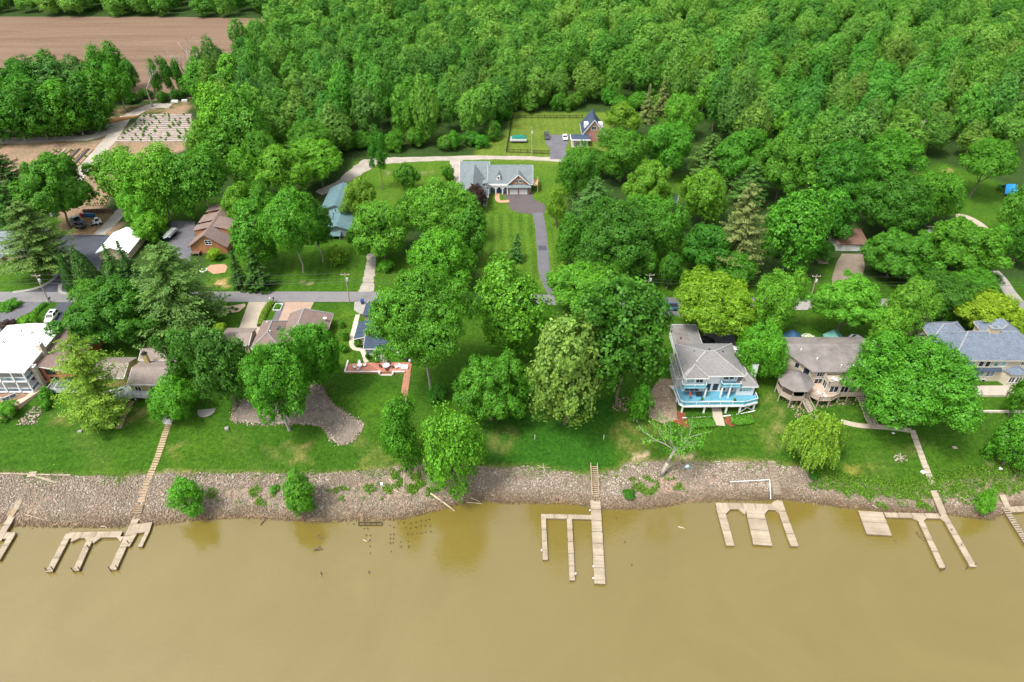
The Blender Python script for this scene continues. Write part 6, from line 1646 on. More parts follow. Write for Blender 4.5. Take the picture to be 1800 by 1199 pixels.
tn.win('E',-134.8,169.8,11.6,1.6,1.4,2,1,None,GLASST)
og = House('garage','garage with a rust brown roof and wide white door on the right',97.5,171,8.0,'garage')
og.wall(93.2,101.4,168.6,174.6,7.6,10.3,PALEGREY); og.slabroof([[(92.8,168.1,10.4),(101.8,168.1,10.4),(101.8,175.2,11.6),(92.8,175.2,11.6)]],.18,R_RUST); dr = og.put('garage_door', MB().box(94.6,99.6,168.48,168.58,7.95,10.0), WHITE)
for kk in range(1,4): og.put('groove', MB().box(94.6,99.6,168.465,168.48,7.95+kk*.5,7.98+kk*.5), PALEGREY, dr)
sx, sy, _ = G(1447,464); sh = House('small_shed','little weathered shed left of the brown gravel drive',sx,sy,8.0,'shed'); sh.wall(sx-1.3,sx+1.3,sy,sy+2.2,7.9,9.9,WOODW); sh.gable(sx-1.3,sx+1.3,sy,sy+2.2,9.95,.8,'y',R_TAUPE,.25,WOODW,PALEGREY)
for nm,lb,pxy,mt,ax in (('blue_shed','shed with a blue metal roof behind the cream house',(1397,595),METALBLUE,'y'),('teal_shed','shed with a teal metal roof behind the cream house',(1470,595),METALTEAL,'y')):
    x,y = P(pxy[0],pxy[1],10.2); s_ = House(nm,lb,x,y,8.0,'shed'); s_.wall(x-1.9,x+1.9,y-2.0,y+2.0,7.9,9.8,PALEGREY); s_.gable(x-1.9,x+1.9,y-2.0,y+2.0,9.85,1.3,ax,mt,.3,PALEGREY,mt)
    rb = MB()
    for q in range(9):
        yy = y-2.2+q*.55; rb.beam((x-2.2,yy,9.70),(x,yy,11.2),.05,.07).beam((x,yy,11.2),(x+2.2,yy,9.70),.05,.07)
    s_.put('roof_rib', rb, mt)
x,y,_ = G(1690,440); th = House('tan_roofed_house','tan roofed house mostly hidden under the wide tree on the right',x,y+5,8.0); th.wall(x-6,x+6,y,y+9,7.7,10.6,WHITE); th.gable(x-6,x+6,y,y+9,10.7,2.4,'x',R_TAN,.5,WHITE,WHITE)
x,y = P(1185,343,12.5); sl = House('slate_roofed_house','slate roofed house showing one corner between the trees on the right',x-3,y,8.0); sl.wall(x-8,x,y-4,y+4,7.7,10.6,GREYSIDE); sl.gable(x-8,x,y-4,y+4,10.7,2.2,'x',R_NAVY,.5,GREYSIDE,R_NAVY)
# ------------------------------------------------------------------ docks, pilings, driftwood
DOCKW = woodmat('dock_board', (0.325,0.27,0.20), 0.26); DOCKS = woodmat('dock_side', (0.20,0.15,0.10), 0.15); PILE = woodmat('piling', (0.075,0.058,0.045), 0.25)
STEPW = woodmat('step_board', (0.33,0.245,0.155), 0.2); LOG = woodmat('driftwood', (0.42,0.34,0.25), 0.25); LOGD = woodmat('dark_driftwood', (0.12,0.09,0.065), 0.25)
ZD = 0.55
class Dock:
    def __init__(s, label, px, py, z=ZD, name='dock'):
        x, y = P(px, py, z); s.o = (x, y, 0.0); s.root = empty(name, s.o); tag(s.root, label, 'dock')
    def put(s, name, mb, mat, parent=None):
        mb.v = [(a-s.o[0], b-s.o[1], c-s.o[2]) for a,b,c in mb.v]; return mb.build(name, mat, parent or s.root)
    def walk(s, a, b, w, za=ZD, zb=ZD, board=0.29, name='walkway', mat=None, skirt=True, seam=5.0):
        """deck of cross boards from photo point a to b, w metres wide, with side beams below"""
        A = Vector((*P(a[0],a[1],za), za)); B = Vector((*P(b[0],b[1],zb), zb)); return s.walkw(A, B, w, board, name, mat, skirt)
    def walkw(s, A, B, w, board=0.29, name='walkway', mat=None, skirt=True):
        L = (B-A).length; n = max(2, round(L/board)); d = (B-A)/n; sd = Vector((-d.y,d.x,0)).normalized()
        pl = MB(); r = random.Random(int(L*100))
        for i in range(n):
            p, q = A+d*(i+.03), A+d*(i+.97); j = r.uniform(-.012,.012); e = r.uniform(-.03,.03)
            vs = [p-sd*(w/2+e), p+sd*(w/2+e), q+sd*(w/2+e), q-sd*(w/2+e)]
            pl.add([(v.x,v.y,v.z+j) for v in vs]+[(v.x,v.y,v.z-.06) for v in vs], [(0,1,2,3)[::-1],(4,5,6,7),(0,1,5,4),(1,2,6,5),(2,3,7,6),(3,0,4,7)])
        sk = MB()
        for q_ in range(1, int(L/2.6)):
            m_ = A+(B-A)*(q_*2.6/L); pl.add([(m_-sd*w/2-d.normalized()*.04+Vector((0,0,.016))),(m_+sd*w/2-d.normalized()*.04+Vector((0,0,.016))),(m_+sd*w/2+d.normalized()*.04+Vector((0,0,.016))),(m_-sd*w/2+d.normalized()*.04+Vector((0,0,.016)))], [(3,2,1,0)], 1)
        for k in (-1,1): sk.beam(A+sd*k*(w/2-.06)+Vector((0,0,-.24)), B+sd*k*(w/2-.06)+Vector((0,0,-.24)), .10, .34)
        sk.beam(A-sd*(w/2-.1)+d*.3+Vector((0,0,-.24)), A+sd*(w/2-.1)+d*.3+Vector((0,0,-.24)), .1, .34); sk.beam(B-sd*(w/2-.1)-d*.3+Vector((0,0,-.24)), B+sd*(w/2-.1)-d*.3+Vector((0,0,-.24)), .1, .34)
        f = s.put(name, sk, DOCKS); o = s.put('boards', pl, [mat or DOCKW, PILE], f); o['kind'] = 'stuff'
        return f
    def gusset(s, pts, z=ZD+.012):
        """corner plate"""
        q = [P(a,b,z) for a,b in pts]; n = len(q)
        ar = sum(q[i][0]*q[(i+1)%n][1]-q[(i+1)%n][0]*q[i][1] for i in range(n))
        s.put('corner_plate', MB().prism(q if ar > 0 else q[::-1], z-.36, z), DOCKW)
    def pile(s, px, py, h=1.5, r=.09, lean=0.0):
        x, y = P(px, py, ZD); s.put('piling', MB().tube((x,y,-1.5),(x+lean,y,h),r,r*.9,8), PILE)
    def cleat(s, px, py):
        x, y = P(px, py, ZD+.05); s.put('bumper', MB().lathe([(.14,-.15),(.16,.05),(.1,.2)],(x,y,ZD),8), WHITE)
def shore_steps(d, a, b, w, n, name='stair', mat=None, rail=None):
    """steps up the bank between two photo points on the ground"""
    pa, pb = G(*a), G(*b); A = Vector((pa[0],pa[1],pa[2]+.35)); B = Vector((pb[0],pb[1],max(pb[2]+.35,ZD)))
    dd = B-A; sd = Vector((-dd.y,dd.x,0)).normalized(); f = MB()
    for k in (-1,1): f.beam(A+sd*k*w/2+Vector((0,0,-.1)), B+sd*k*w/2+Vector((0,0,-.1)), .09, .3)
    st = d.put(name, f, DOCKS); rz = math.atan2(sd.y, sd.x); L = Vector((dd.x,dd.y,0)).length
    for i in range(n):
        c = A.lerp(B,(i+.5)/n); d.put('tread', MB().obox((c.x,c.y,c.z+.06), w, L/n*.62, .07, rz), mat or STEPW, st)
    if rail:
        r = MB()
        for k in (-1,1):
            r.beam(A+sd*k*w/2+Vector((0,0,.95)), B+sd*k*w/2+Vector((0,0,.95)), .07, .09)
            for i in range(5):
                c = A.lerp(B,i/4)+sd*k*w/2; r.box(c.x-.045,c.x+.045,c.y-.045,c.y+.045,c.z-.1,c.z+.97)
        d.put('handrail', r, rail)
# left dock: three fingers
d = Dock('old timber dock with three fingers at the left, pilings at the ends',170,945)
d.walk((119,941),(213,939),1.3); d.walk((121,938),(86,1005),1.15); d.walk((161,941),(133,1003),1.15); d.walk((243,902),(198,1001),1.35)
d.walk((232,930),(265,926),2.2,name='platform'); d.walk((260,932),(246,961),0.75); d.walk((237,938),(224,960),0.8)
d.gusset([(126,944),(142,944),(124,953)]); d.gusset([(148,944),(163,944),(153,954)]); d.gusset([(162,944),(178,944),(163,955)]); d.gusset([(204,943),(218,943),(212,952)])
for p in ((82,1003),(93,1001),(128,1003),(140,1001),(193,1001),(206,999),(156,963),(226,955)): d.pile(*p)
shore_steps(d,(246,889),(242,905),1.6,5); 
# left edge dock
d = Dock('weathered dock and plank walk cut by the left edge',5,935)
d.walk((46,852),(24,902),1.2,za=2.6,zb=1.0,name='gangway'); d.walk((23,903),(-4,950),1.3,za=.9,zb=ZD); d.walk((-6,941),(24,941),1.4); d.walk((22,938),(-6,985),1.1)
shore_steps(d,(27,896),(18,910),1.5,6); d.walk((0,832),(124,835),.35,za=3.4,zb=3.4,name='timber_edge'); d.walk((61,837),(100,848),.5,za=3.4,zb=2.9,name='loose_plank'); d.walk((58,829),(54,838),1.6,za=3.5,zb=3.4,name='landing')
# centre dock
d = Dock('pale dock with one wide pier and two narrow fingers in the middle',1046,900)
d.walk((1046.5,877),(1054.5,1026),2.0,name='pier'); d.walk((951,907),(1039.5,909),1.0); d.walk((955.5,911),(958.5,984),.95); d.walk((1001,912),(1006,1020),1.0)
shore_steps(d,(1043.5,821),(1046,876),1.35,15,rail=WOODW)
for p in ((952,967),(1012,1008),(1043,995),(1043,1016),(1037,897)): d.cleat(*p)
# right of centre
d = Dock('pale dock with a wide middle platform between two fingers',1330,920)
d.walk((1259,889),(1362,891),1.45); d.walk((1266,893),(1284,959),1.55); d.walk((1326,893),(1341,958),3.5,name='platform'); d.walk((1368,880),(1397,960),1.5); 
d.gusset([(1272,894),(1285,894),(1276,903)]); d.gusset([(1298,894),(1312,894),(1310,904)]); d.gusset([(1340,894),(1352,894),(1344,904)]); d.gusset([(1356,884),(1368,878),(1372,896),(1366,897)]); d.gusset([(1362,895),(1374,897),(1376,906)])
shore_steps(d,(1355,812),(1366,872),1.5,24,mat=DOCKW)
# right dock
d = Dock('dock with a square sunning platform and two long fingers on the right',1600,910)
d.walk((1530,899),(1546,940),4.7,name='platform'); d.walk((1556,905),(1652,907),1.15); d.walk((1616,909),(1657,998),1.1); d.walk((1656,900),(1711,996),1.2)
d.walk((1641,862),(1658,902),1.35,za=1.9,zb=ZD,name='gangway'); d.gusset([(1600,908),(1616,908),(1618,916)]); d.gusset([(1620,908),(1632,908),(1622,917)]); d.gusset([(1650,908),(1662,908),(1664,918)])
for p in ((1660,1000),(1654,1002),(1714,993),(1700,998),(1672,932),(1690,958)): d.pile(*p,1.0,.08)
# right edge dock
d = Dock('broken boarded dock cut by the right edge',1780,900)
for i in range(16):
    t = i/15; x,y = P(1766+t*40,893+t*62,ZD); d.put('plank', MB().obox((x,y,ZD),1.15,.34,.06,rnd.uniform(-.1,.1)+.0), DOCKW)
d.put('stringer', MB().beam((*P(1761,893,ZD-.12),ZD-.12),(*P(1802,958,ZD-.12),ZD-.12),.12,.2).beam((*P(1771,893,ZD-.12),ZD-.12),(*P(1812,955,ZD-.12),ZD-.12),.12,.2), DOCKS)
d.walk((1774,896),(1815,893),1.3); d.walk((1762,870),(1772,893),1.2,za=1.7,zb=ZD,name='gangway')
# plank walks and stepped paths over the lawns
def plank_path(pxline, w, label, mat=STEPW, gap=.12, step=.55, name='plank_walk'):
    line = smooth_line(Gp(pxline), 10); c0 = line[len(line)//2]; t = empty(name,(c0[0],c0[1],tz(*c0)))
    la = np.array(line); cum = np.concatenate([[0],np.cumsum(np.hypot(*np.diff(la,axis=0).T))]); n = int(cum[-1]/step)
    for i in range(n):
        s0 = (i+.5)*step; x,y = np.interp(s0,cum,la[:,0]),np.interp(s0,cum,la[:,1]); x2,y2 = np.interp(s0+.1,cum,la[:,0]),np.interp(s0+.1,cum,la[:,1])
        hl_ = (step-gap*rnd.uniform(.6,1.6))/2; dx_,dy_ = (x2-x)/.1*hl_,(y2-y)/.1*hl_; o_ = Vector((c0[0],c0[1],tz(*c0)))
        MB().beam(Vector((x-dx_,y-dy_,tz(x-dx_,y-dy_)+.08))-o_, Vector((x+dx_,y+dy_,tz(x+dx_,y+dy_)+.08))-o_, w*rnd.uniform(.93,1.05), .14).build('plank', mat, t)
    return tag(t,label,'path')
plank_path([(297,746),(290,765),(282,790),(273,815),(263,838),(254,862),(247,888)],1.3,'narrow plank walk running down the left lawn to the old timber dock')
plank_path([(233,705),(222,722),(212,745),(208,755)],1.2,'short stepping path under the grey deck of the yellow house')
plank_path([(1603,756),(1610,775),(1619,800),(1630,828),(1642,862)],1.25,'concrete slab walk running down the right lawn to the dock with the square platform',M_CONC,.08,1.1)
pv = House('shelter_pad','pale round concrete pad under the trees by the plank walk',*G(363,722)); pv.put('slab', MB().lathe([(1.9,-.1),(1.9,.1)],(*G(363,722)[:2],G(363,722)[2]),16), M_CONCG); pv.root['category']='pad'
lb = House('landing_box','small white landing with rails at the top of the left plank walk',*G(297,742)); lx,ly,lz = G(297,742)
lb.put('landing', MB().box(lx-.8,lx+.8,ly-.6,ly+.6,lz,lz+.35), PALEGREY); lb.railing([(lx-.8,ly-.6),(lx-.8,ly+1.6)],lz+.3,PALEGREY,.9); lb.railing([(lx+.8,ly-.6),(lx+.8,ly+1.6)],lz+.3,PALEGREY,.9); lb.root['category']='landing'
# stubs of a vanished dock
def piling(px, py, h, r=.09, label=None, group='stubs of the ruined dock'):
    x, y = P(px, py, 0); o = empty('piling',(x,y,0)); MB().tube((0,0,-1.2),(rnd.uniform(-.08,.08),rnd.uniform(-.08,.08),h),r,r*.8,7).build('post', PILE, o)
    MB().lathe([(r*.82,h-.02),(r*.5,h+.05)],(0,0,0),7).build('worn_top', LOGD, o)
    return tag(o, label or 'dark rotten piling stub standing in the shallows below the bank', 'piling', group)
for px,py in [(600,917),(611,921),(622,922),(640,930),(647,930),(644,942),(651,942),(650,950),(645,952),(650,961),(651,973),(685,924),(692,928),(686,940),(692,940),(686,948),(692,948),(686,956),(691,955),(688,970),(700,920),(710,920),(722,921),(731,919),(740,917),(748,915),(754,914),(713,928),(722,929),(731,928),(740,926),(747,925),(756,925),(717,940),(725,940),(732,938),(740,938),(748,936),(757,935),(705,953),(717,952),(705,962),(718,962)]:
    piling(px,py,rnd.uniform(.15,.5))
for px,py,h,lb_ in [(565,1010,.9,'lone dark piling farthest out left of the ruined dock'),(649,1008,.8,'lone dark piling farthest out in the ruined dock'),(1099,954,.4,'dark post standing in the river right of the centre dock'),(1110,994,.35,'second dark post farther out right of the centre dock'),(1083,912,.25,'small stub near the bank right of the centre dock'),(1079,898,.2,'small stub nearest the bank right of the centre dock')]:
    piling(px,py,h,.1,lb_,None)
fr = Dock('low dark timber frame of the ruined dock at the water edge',652,920,name='ruined_dock'); 
for a,b in (((630,918),(672,918)),((630,923),(672,923)),((630,918),(630,923)),((641,918),(641,923)),((651,918),(651,923)),((661,918),(661,923)),((672,918),(672,923))): fr.put('timber', MB().beam((*P(*a,.18),.18),(*P(*b,.18),.18),.14,.16), PILE)
# driftwood and floating snags
def log(a, b, r, label, za=None, zb=None, mat=None, twigs=0, name='log', group=None):
    pa = G(*a); pb = G(*b); A = Vector((pa[0],pa[1],max(pa[2],0)+r*.8 if za is None else za)); B = Vector((pb[0],pb[1],max(pb[2],0)+r*.6 if zb is None else zb))
    o = empty(name, tuple(A)); mb = MB(); rr = random.Random(int(a[0]*7+a[1])); C = (A+B)/2+Vector((rr.uniform(-.2,.2),rr.uniform(-.2,.2),.05))
    mb.tube(A-A,C-A,r,r*.85,7).tube(C-A,B-A,r*.85,r*.4,7); mb.build('stem', mat or LOG, o, True)
    for i in range(twigs):
        p = A.lerp(B,rr.uniform(.3,.95)); q = p+Vector((rr.uniform(-1,1),rr.uniform(-1,1),rr.uniform(.1,.5))); MB().tube(p-A,q-A,r*.4,r*.12,5).build('branch', mat or LOG, o)
    return tag(o,label,'log',group)
log((757,868),(800,902),.22,'thick grey log lying from the bank into the water below the leaning tree',twigs=2)
log((820,884),(850,888),.10,'thin pale branch at the water edge right of the leaning tree'); log((828,876),(845,884),.09,'short pale branch above the thin one by the leaning tree')
log((672,855),(712,870),.11,'long pale pole lying on the weedy bank'); log((683,842),(708,866),.12,'pale pole crossing the long one on the bank'); log((700,825),(702,868),.13,'upright leaning trunk in the brush pile, left one',zb=1.2); log((711,835),(708,872),.14,'upright leaning trunk in the brush pile, right one',zb=1.2); log((706,822),(706,858),.1,'thin trunk between the two leaning trunks of the brush pile')
log((620,855),(629,863),.07,'short stick on the weedy bank'); log((598,828),(612,842),.07,'thin pale stick at the lawn edge'); log((638,839),(650,841),.08,'pale offcut on the upper bank'); log((545,829),(552,825),.06,'pale twig beside the round bush tree')
log((1677,868),(1724,893),.11,'bleached branch lying before the right hand sapling',twigs=3); log((1445,879),(1480,896),.14,'dark pole lying in the shallows left of the right dock',mat=LOGD); log((1435,880),(1447,892),.1,'short dark limb beside the dark pole',mat=LOGD)
log((1607,943),(1620,960),.18,'dark snag floating beside the right dock finger',za=.1,zb=.05,mat=LOGD); log((1565,957),(1574,963),.08,'thin dark snag floating below the square platform',za=.05,zb=.02,mat=LOGD); log((1190,933),(1202,937),.14,'small grey snag floating right of the centre dock',za=.08,zb=.05)
log((459,926),(470,912),.12,'dark curved snag in the shallows left of the round bush reflection',za=.05,zb=.25,mat=LOGD); log((553,976),(570,974),.18,'dark drift snag caught on the outer pilings',za=.1,zb=.1,mat=LOGD,twigs=4); log((560,946),(567,955),.12,'dark snag just inside the drift snag',za=.1,zb=.15,mat=LOGD,twigs=2); log((640,955),(648,960),.12,'grey snag among the ruined pilings',za=.05,zb=.1,twigs=2)
log((178,926),(190,931),.1,'pinkish beam floating behind the left dock',za=.15,zb=.12); log((200,924),(212,930),.16,'stump wedged behind the left dock',za=.2,zb=.1,mat=LOGD,twigs=2); log((1772,922),(1795,948),.1,'dark branch in the water beside the right edge dock',za=.1,zb=.05,mat=LOGD); log((1576,905),(1612,910),.12,'dark snag under the right dock walk',za=.2,zb=.15,mat=LOGD,twigs=3); log((1532,890),(1540,897),.1,'stick leaning on the square platform',za=.6,zb=.4)
log((1228,744),(1233,747),.05,'pale stick on the lawn')
log((45,905),(80,915),.08,'thin pole on the stones beside the left plank walk'); log((1730,825),(1745,835),.07,'pale stick on the bank near the right edge'); log((1790,830),(1775,842),.09,'pale branch on the bank at the right edge')
for i,(a,b) in enumerate([((945,818),(966,828)),((950,826),(962,816)),((944,823),(968,822)),((955,815),(957,830))]): log(a,b,.07,'twig of the brush heap at the lawn edge left of the centre stair',name='stick',group='brush heap twigs')
for i,(a,b) in enumerate([((1573,800),(1590,808)),((1575,810),(1592,800)),((1582,797),(1584,813))]): log(a,b,.09,'ashy stick in the burnt brush ring on the right lawn',name='stick',group='burnt ring sticks')
stone_bed([(1572,803),(1580,797),(1592,800),(1594,810),(1582,815),(1573,811)],14,.14,M_STONE2,'grey ash ring of a fire on the right lawn','ash_ring')
# white plastic pipe frame on the bank
pf = House('pipe_frame','white pipe frame lying on the bank between the centre docks',*G(1320,850)); pf.root['category']='pipe'
pa, pb, pc = G(1282,850), G(1352,846), G(1354,880)
pf.put('pipe', MB().tube((pa[0],pa[1],pa[2]+.5),(pb[0],pb[1],pb[2]+.5),.08,.08,8), WHITE); pf.put('pipe', MB().tube((pb[0],pb[1],pb[2]+.5),(pc[0],pc[1],pc[2]+.45),.08,.08,8), WHITE); pf.put('leg', MB().tube((pa[0],pa[1],pa[2]-.1),(pa[0],pa[1],pa[2]+.5),.06,.06,6), LOGD)
# litter
def slabthing(name,label,cat,px,py,w,l,h,rz,mat,edge=None):
    x,y,z = G(px,py); o = empty(name,(x,y,z),rz); MB().loft([[(a*w/2*k,b*l/2*k,zz) for a,b in ((-1,-1),(1,-1),(1,1),(-1,1))] for zz,k in ((0.02,.96),(h*.4,1.0),(h,.9))]).build('body',mat,o); MB().loft([[(a*w/2*k,b*l/2*k,zz) for a,b in ((-1,-1),(1,-1),(1,1),(-1,1))] for zz,k in ((h+.003,.7),(h+.03,.6))]).build('top',edge or mat,o)
    return tag(o,label,cat)
slabthing('board','blue and white board lying at the top of the stony bank','board',1208,820,1.3,.9,.15,.2,plain('blue_board',(0.15,0.4,0.62),.5),WHITE)
slabthing('cooler','white box lying in the weeds beside the right slab walk','box',1622,831,.6,.8,.4,.5,WHITE); slabthing('cooler','white jug box near the right edge weeds','box',1758,825,.5,.6,.4,.2,WHITE); slabthing('bucket_box','small white box on the weedy bank by the brush pile','box',671,852,.6,.6,.4,.3,WHITE)
slabthing('flat_stone','flat pale stone on the right lawn','stone',1678,787,.9,.7,.15,.1,M_CONC); slabthing('flat_stone','pale stone on the lawn below the yellowish pine','stone',141,759,.9,.6,.3,.1,M_CONCG); slabthing('flat_stone','pale stone on the lawn left of the stone bed','stone',399,755,.8,.9,.5,.4,M_CONCG); slabthing('flat_stone','white stone below the slab path on the right','stone',1570,762,.6,.4,.2,.1,WHITE)
# weeds on the bank
r = np.random.default_rng(5); wp = []
for wz in BANK_WEEDS:
    poly = Gp(wz); xs=[p[0] for p in poly]; ys=[p[1] for p in poly]; n=int((max(xs)-min(xs))*(max(ys)-min(ys))*26)
    x=r.uniform(min(xs),max(xs),n); y=r.uniform(min(ys),max(ys),n); k=(poly_sdf(x,y,poly) < 1.6*wob(x,y,1.4,4)) & (wob(x,y,.7,1)+.5*wob(x,y,1.9,3) > .12)
    wp.append(np.stack([x,y],-1)[k])
n=2500; x=r.uniform(-120,125,n); y=edge_y(x)+r.normal(-.5,.9,n); k=wob(x,y,2.5,2)>.15; wp.append(np.stack([x,y],-1)[k])
n=5200; x=r.uniform(62,125,n); sy_=np.interp(x,_sx,_sy); y=sy_+(edge_y(x)+1-sy_)*r.uniform(.42,1.15,n); wp.append(np.stack([x,y],-1))
wp=np.concatenate(wp); wp=np.repeat(wp,4,0)+r.normal(0,.14,(len(wp)*4,2)); z=terrain(wp[:,0],wp[:,1])+r.uniform(.05,.5,len(wp))
nn_=r.normal(0,.5,(len(wp),3)); nn_[:,2]+=.8; V,Fq=leaf_quads(np.column_stack([wp,z]),nn_,.26,.6,r)
we=tag(link('bank_weeds',np_mesh('bank_weeds',V,Fq,LEAF,{'tone':('FACE','FLOAT',r.uniform(0,1,len(wp)))})),'green weeds and grass growing among the bank stones','weeds',kind='stuff'); we.color=(0.085,0.155,0.025,1)
# ------------------------------------------------------------------ vehicles
def paint(name, col): 
    if name in _mats: return _mats[name]
    m_, nt, out = nmat(name); pr = princ(nt, out, col, 0.25, spec=0.5); pr.inputs['Coat Weight'].default_value = 0.6; _mats[name] = m_
    return m_
RUBBER = plain('rubber',(0.02,0.02,0.02),0.9,.1); RIM = plain('alloy',(0.45,0.45,0.46),0.35,.05,metal=.6); LAMP = plain('lamp_lens',(0.75,0.75,0.72),0.2,.02); TAIL = plain('tail_lens',(0.45,0.02,0.02),0.3,.05)
WINDSH = glassmat('car_glass',(0.015,0.018,0.022),.05,.7)
def wheel(t, x, y, r, w=.24):
    o = link('wheel', None, t) if False else empty('wheel',(x,y,r)); o.parent = t
    q = MB().lathe([(r*.62,-w/2),(r*.95,-w/2),(r,-w/2+.04),(r,w/2-.04),(r*.95,w/2),(r*.62,w/2)],(0,0,0),16); q.v = [(c,a,b) for a,b,c in q.v]; q.build('tyre',RUBBER,o,False)
    q = MB().lathe([(r*.62,-w/2+.02),(r*.15,-w/2+.03),(r*.15,w/2-.03),(r*.62,w/2-.02)],(0,0,0),12); q.v = [(c,a,b) for a,b,c in q.v]; q.build('rim',RIM,o)
def sect(y, hw, z0, z1, tuck=.06):
    return [(-hw+tuck,y,z0),(hw-tuck,y,z0),(hw,y,z0+.2),(hw,y,(z0+z1)/2+.1),(hw-.08,y,z1),(-hw+.08,y,z1),(-hw,y,(z0+z1)/2+.1),(-hw,y,z0+.2)]
def car(x, y, z, rz, label, col, kind='suv', name='parked_car', cat='car', sunroof=False):
    """front of the car points to -y before turning"""
    t = empty(name,(x,y,z),rz); L,W,Hh = {'suv':(4.8,1.92,1.7),'sedan':(4.7,1.84,1.45),'pickup':(5.8,2.0,1.85)}[kind]; hl, hw = L/2, W/2; zb = .95 if kind != 'sedan' else .85
    mb = MB(); mb.loft([sect(-hl,hw-.22,.42,zb-.25),sect(-hl+.18,hw-.08,.30,zb-.12),sect(-hl+.8,hw,.28,zb-.02),sect(-hl+1.35,hw,.28,zb+.05),sect(0,hw,.28,zb+.07),sect(hl-.8,hw,.28,zb+.06),sect(hl-.15,hw-.06,.32,zb),sect(hl,hw-.18,.42,zb-.2)])
    if kind == 'pickup':
        mb.box(-hw+.02,-hw+.12,.55,hl-.05,zb-.05,zb+.22).box(hw-.12,hw-.02,.55,hl-.05,zb-.05,zb+.22).box(-hw+.12,hw-.12,hl-.12,hl-.05,zb-.05,zb+.22)
    mb.build('body',col,t,False)
    f0,f1,r1,r0 = {'suv':(-hl+1.30,-hl+2.0,hl-.75,hl-.25),'sedan':(-hl+1.45,-hl+2.2,hl-1.35,hl-.6),'pickup':(-hl+1.6,-hl+2.2,.35,.58)}[kind]
    ring = lambda k,z,ya,yb: [(-hw*k,ya,z),(hw*k,ya,z),(hw*k,yb,z),(-hw*k,yb,z)]
    MB().loft([ring(.93,zb+.03,f0,r0),ring(.80,Hh-.05,f1,r1)]).build('window',WINDSH,t)
    MB().loft([ring(.81,Hh-.06,f1-.05,r1+.05),ring(.80,Hh-.01,f1,r1),ring(.70,Hh+.03,f1+.12,r1-.12)]).build('roof',col,t)
    if sunroof: MB().box(-.5,.5,f1+.35,f1+1.3,Hh+.02,Hh+.045).build('sunroof',WINDSH,t)
    pl = MB()
    for s in (-1,1):
        pl.beam((s*hw*.935,f0,zb+.03),(s*hw*.815,f1,Hh-.05),.07,.07); pl.beam((s*hw*.935,r0,zb+.03),(s*hw*.815,r1,Hh-.05),.10,.10); m_=(f1+r1)/2; pl.beam((s*hw*.94,m_,zb+.03),(s*hw*.82,m_,Hh-.05),.08,.06)
        MB().box(*sorted((s*hw*1.0,s*(hw+.18))),f0+.25,f0+.4,zb+.05,zb+.22).build('mirror',col,t)
        MB().box(*sorted((s*(hw-.55),s*(hw-.2))),-hl+.0,-hl+.14,zb-.32,zb-.2).build('headlight',LAMP,t); MB().box(*sorted((s*(hw-.42),s*(hw-.12))),hl-.12,hl+.02,zb-.3,zb-.08).build('taillight',TAIL,t)
        for yy in (-hl+.95,hl-.98): wheel(t, s*(hw-.12), yy, .36 if kind != 'sedan' else .33)
    pl.build('pillar',col,t); MB().box(-.5,.5,-hl-.02,-hl+.05,.5,.68).build('grille',BLACK,t)
    if kind == 'pickup': MB().box(-hw+.12,hw-.12,.6,hl-.13,zb-.02,zb+.09).build('bed_liner',BLACK,t)
    return tag(t,label,cat)
def gpos(px,py,dz=0): x,y,z = G(px,py); return x,y,z+.05+dz
def heading(a,b):
    p,q = G(*a),G(*b); return math.atan2(q[0]-p[0],-(q[1]-p[1]))
WPAINT = paint('white_car_paint',(0.75,0.76,0.77)); BPAINT = paint('blue_car_paint',(0.06,0.13,0.23)); KPAINT = paint('black_car_paint',(0.015,0.017,0.022)); GPAINT = paint('dark_car_paint',(0.03,0.04,0.045))
car(*gpos(93,560),heading((103,546),(84,570)),'white car with a dark sunroof parked on the dark driveway by the white roof',WPAINT,'suv',sunroof=True)
car(*gpos(1172,543),math.radians(-92),'blue pickup truck parked beside the lane behind the white house',BPAINT,'pickup','pickup_truck','pickup')
car(*gpos(993,244),math.radians(3),'white car on the far grey driveway',WPAINT,'sedan')
car(*gpos(961,242),math.radians(4),'dark car at the corner of the far grey driveway',GPAINT,'suv')
car(*gpos(1079,358),math.radians(75),'black car half hidden between the trees right of the striped lawn',KPAINT,'suv')
car(*gpos(1239,604),math.radians(88),'black car behind the white house roof',KPAINT,'suv')
car(*gpos(1295,622),math.radians(80),'white car at the back corner of the white house',WPAINT,'suv')
car(*gpos(1508,602),math.radians(40),'white car under the tree behind the teal shed',WPAINT,'sedan')

def hull(t, L, W, z0, z1, mat, cover=None, bow=0.55):
    st = []
    for i in range(9):
        f = i/8; y = -L/2+L*f; w = W/2*(min(1,(f/.35)**bow) if f < .35 else 1.0-.1*(f-.35)); w = max(w,.04); st.append([(-w,y,z1),(-w*.75,y,z0+.25*(1-min(1,f*3))),(0,y,z0+.35*(1-min(1,f*3))),(w*.75,y,z0+.25*(1-min(1,f*3))),(w,y,z1)])
    MB().loft(st).build('hull',mat,t)
    if cover:
        cv = [[(s[0][0]*1.01,s[0][1],z1+.01),(s[0][0]*.5,s[0][1],z1+.12+.4*math.sin(math.pi*min(1,max(0,(i-1)/7)))),(0,s[0][1],z1+.15+.55*math.sin(math.pi*min(1,max(0,(i-1)/7)))),(s[4][0]*.5,s[0][1],z1+.12+.4*math.sin(math.pi*min(1,max(0,(i-1)/7)))),(s[4][0]*1.01,s[0][1],z1+.01)] for i,s in enumerate(st)]
        MB().loft(cv).build('cover',cover,t,True)
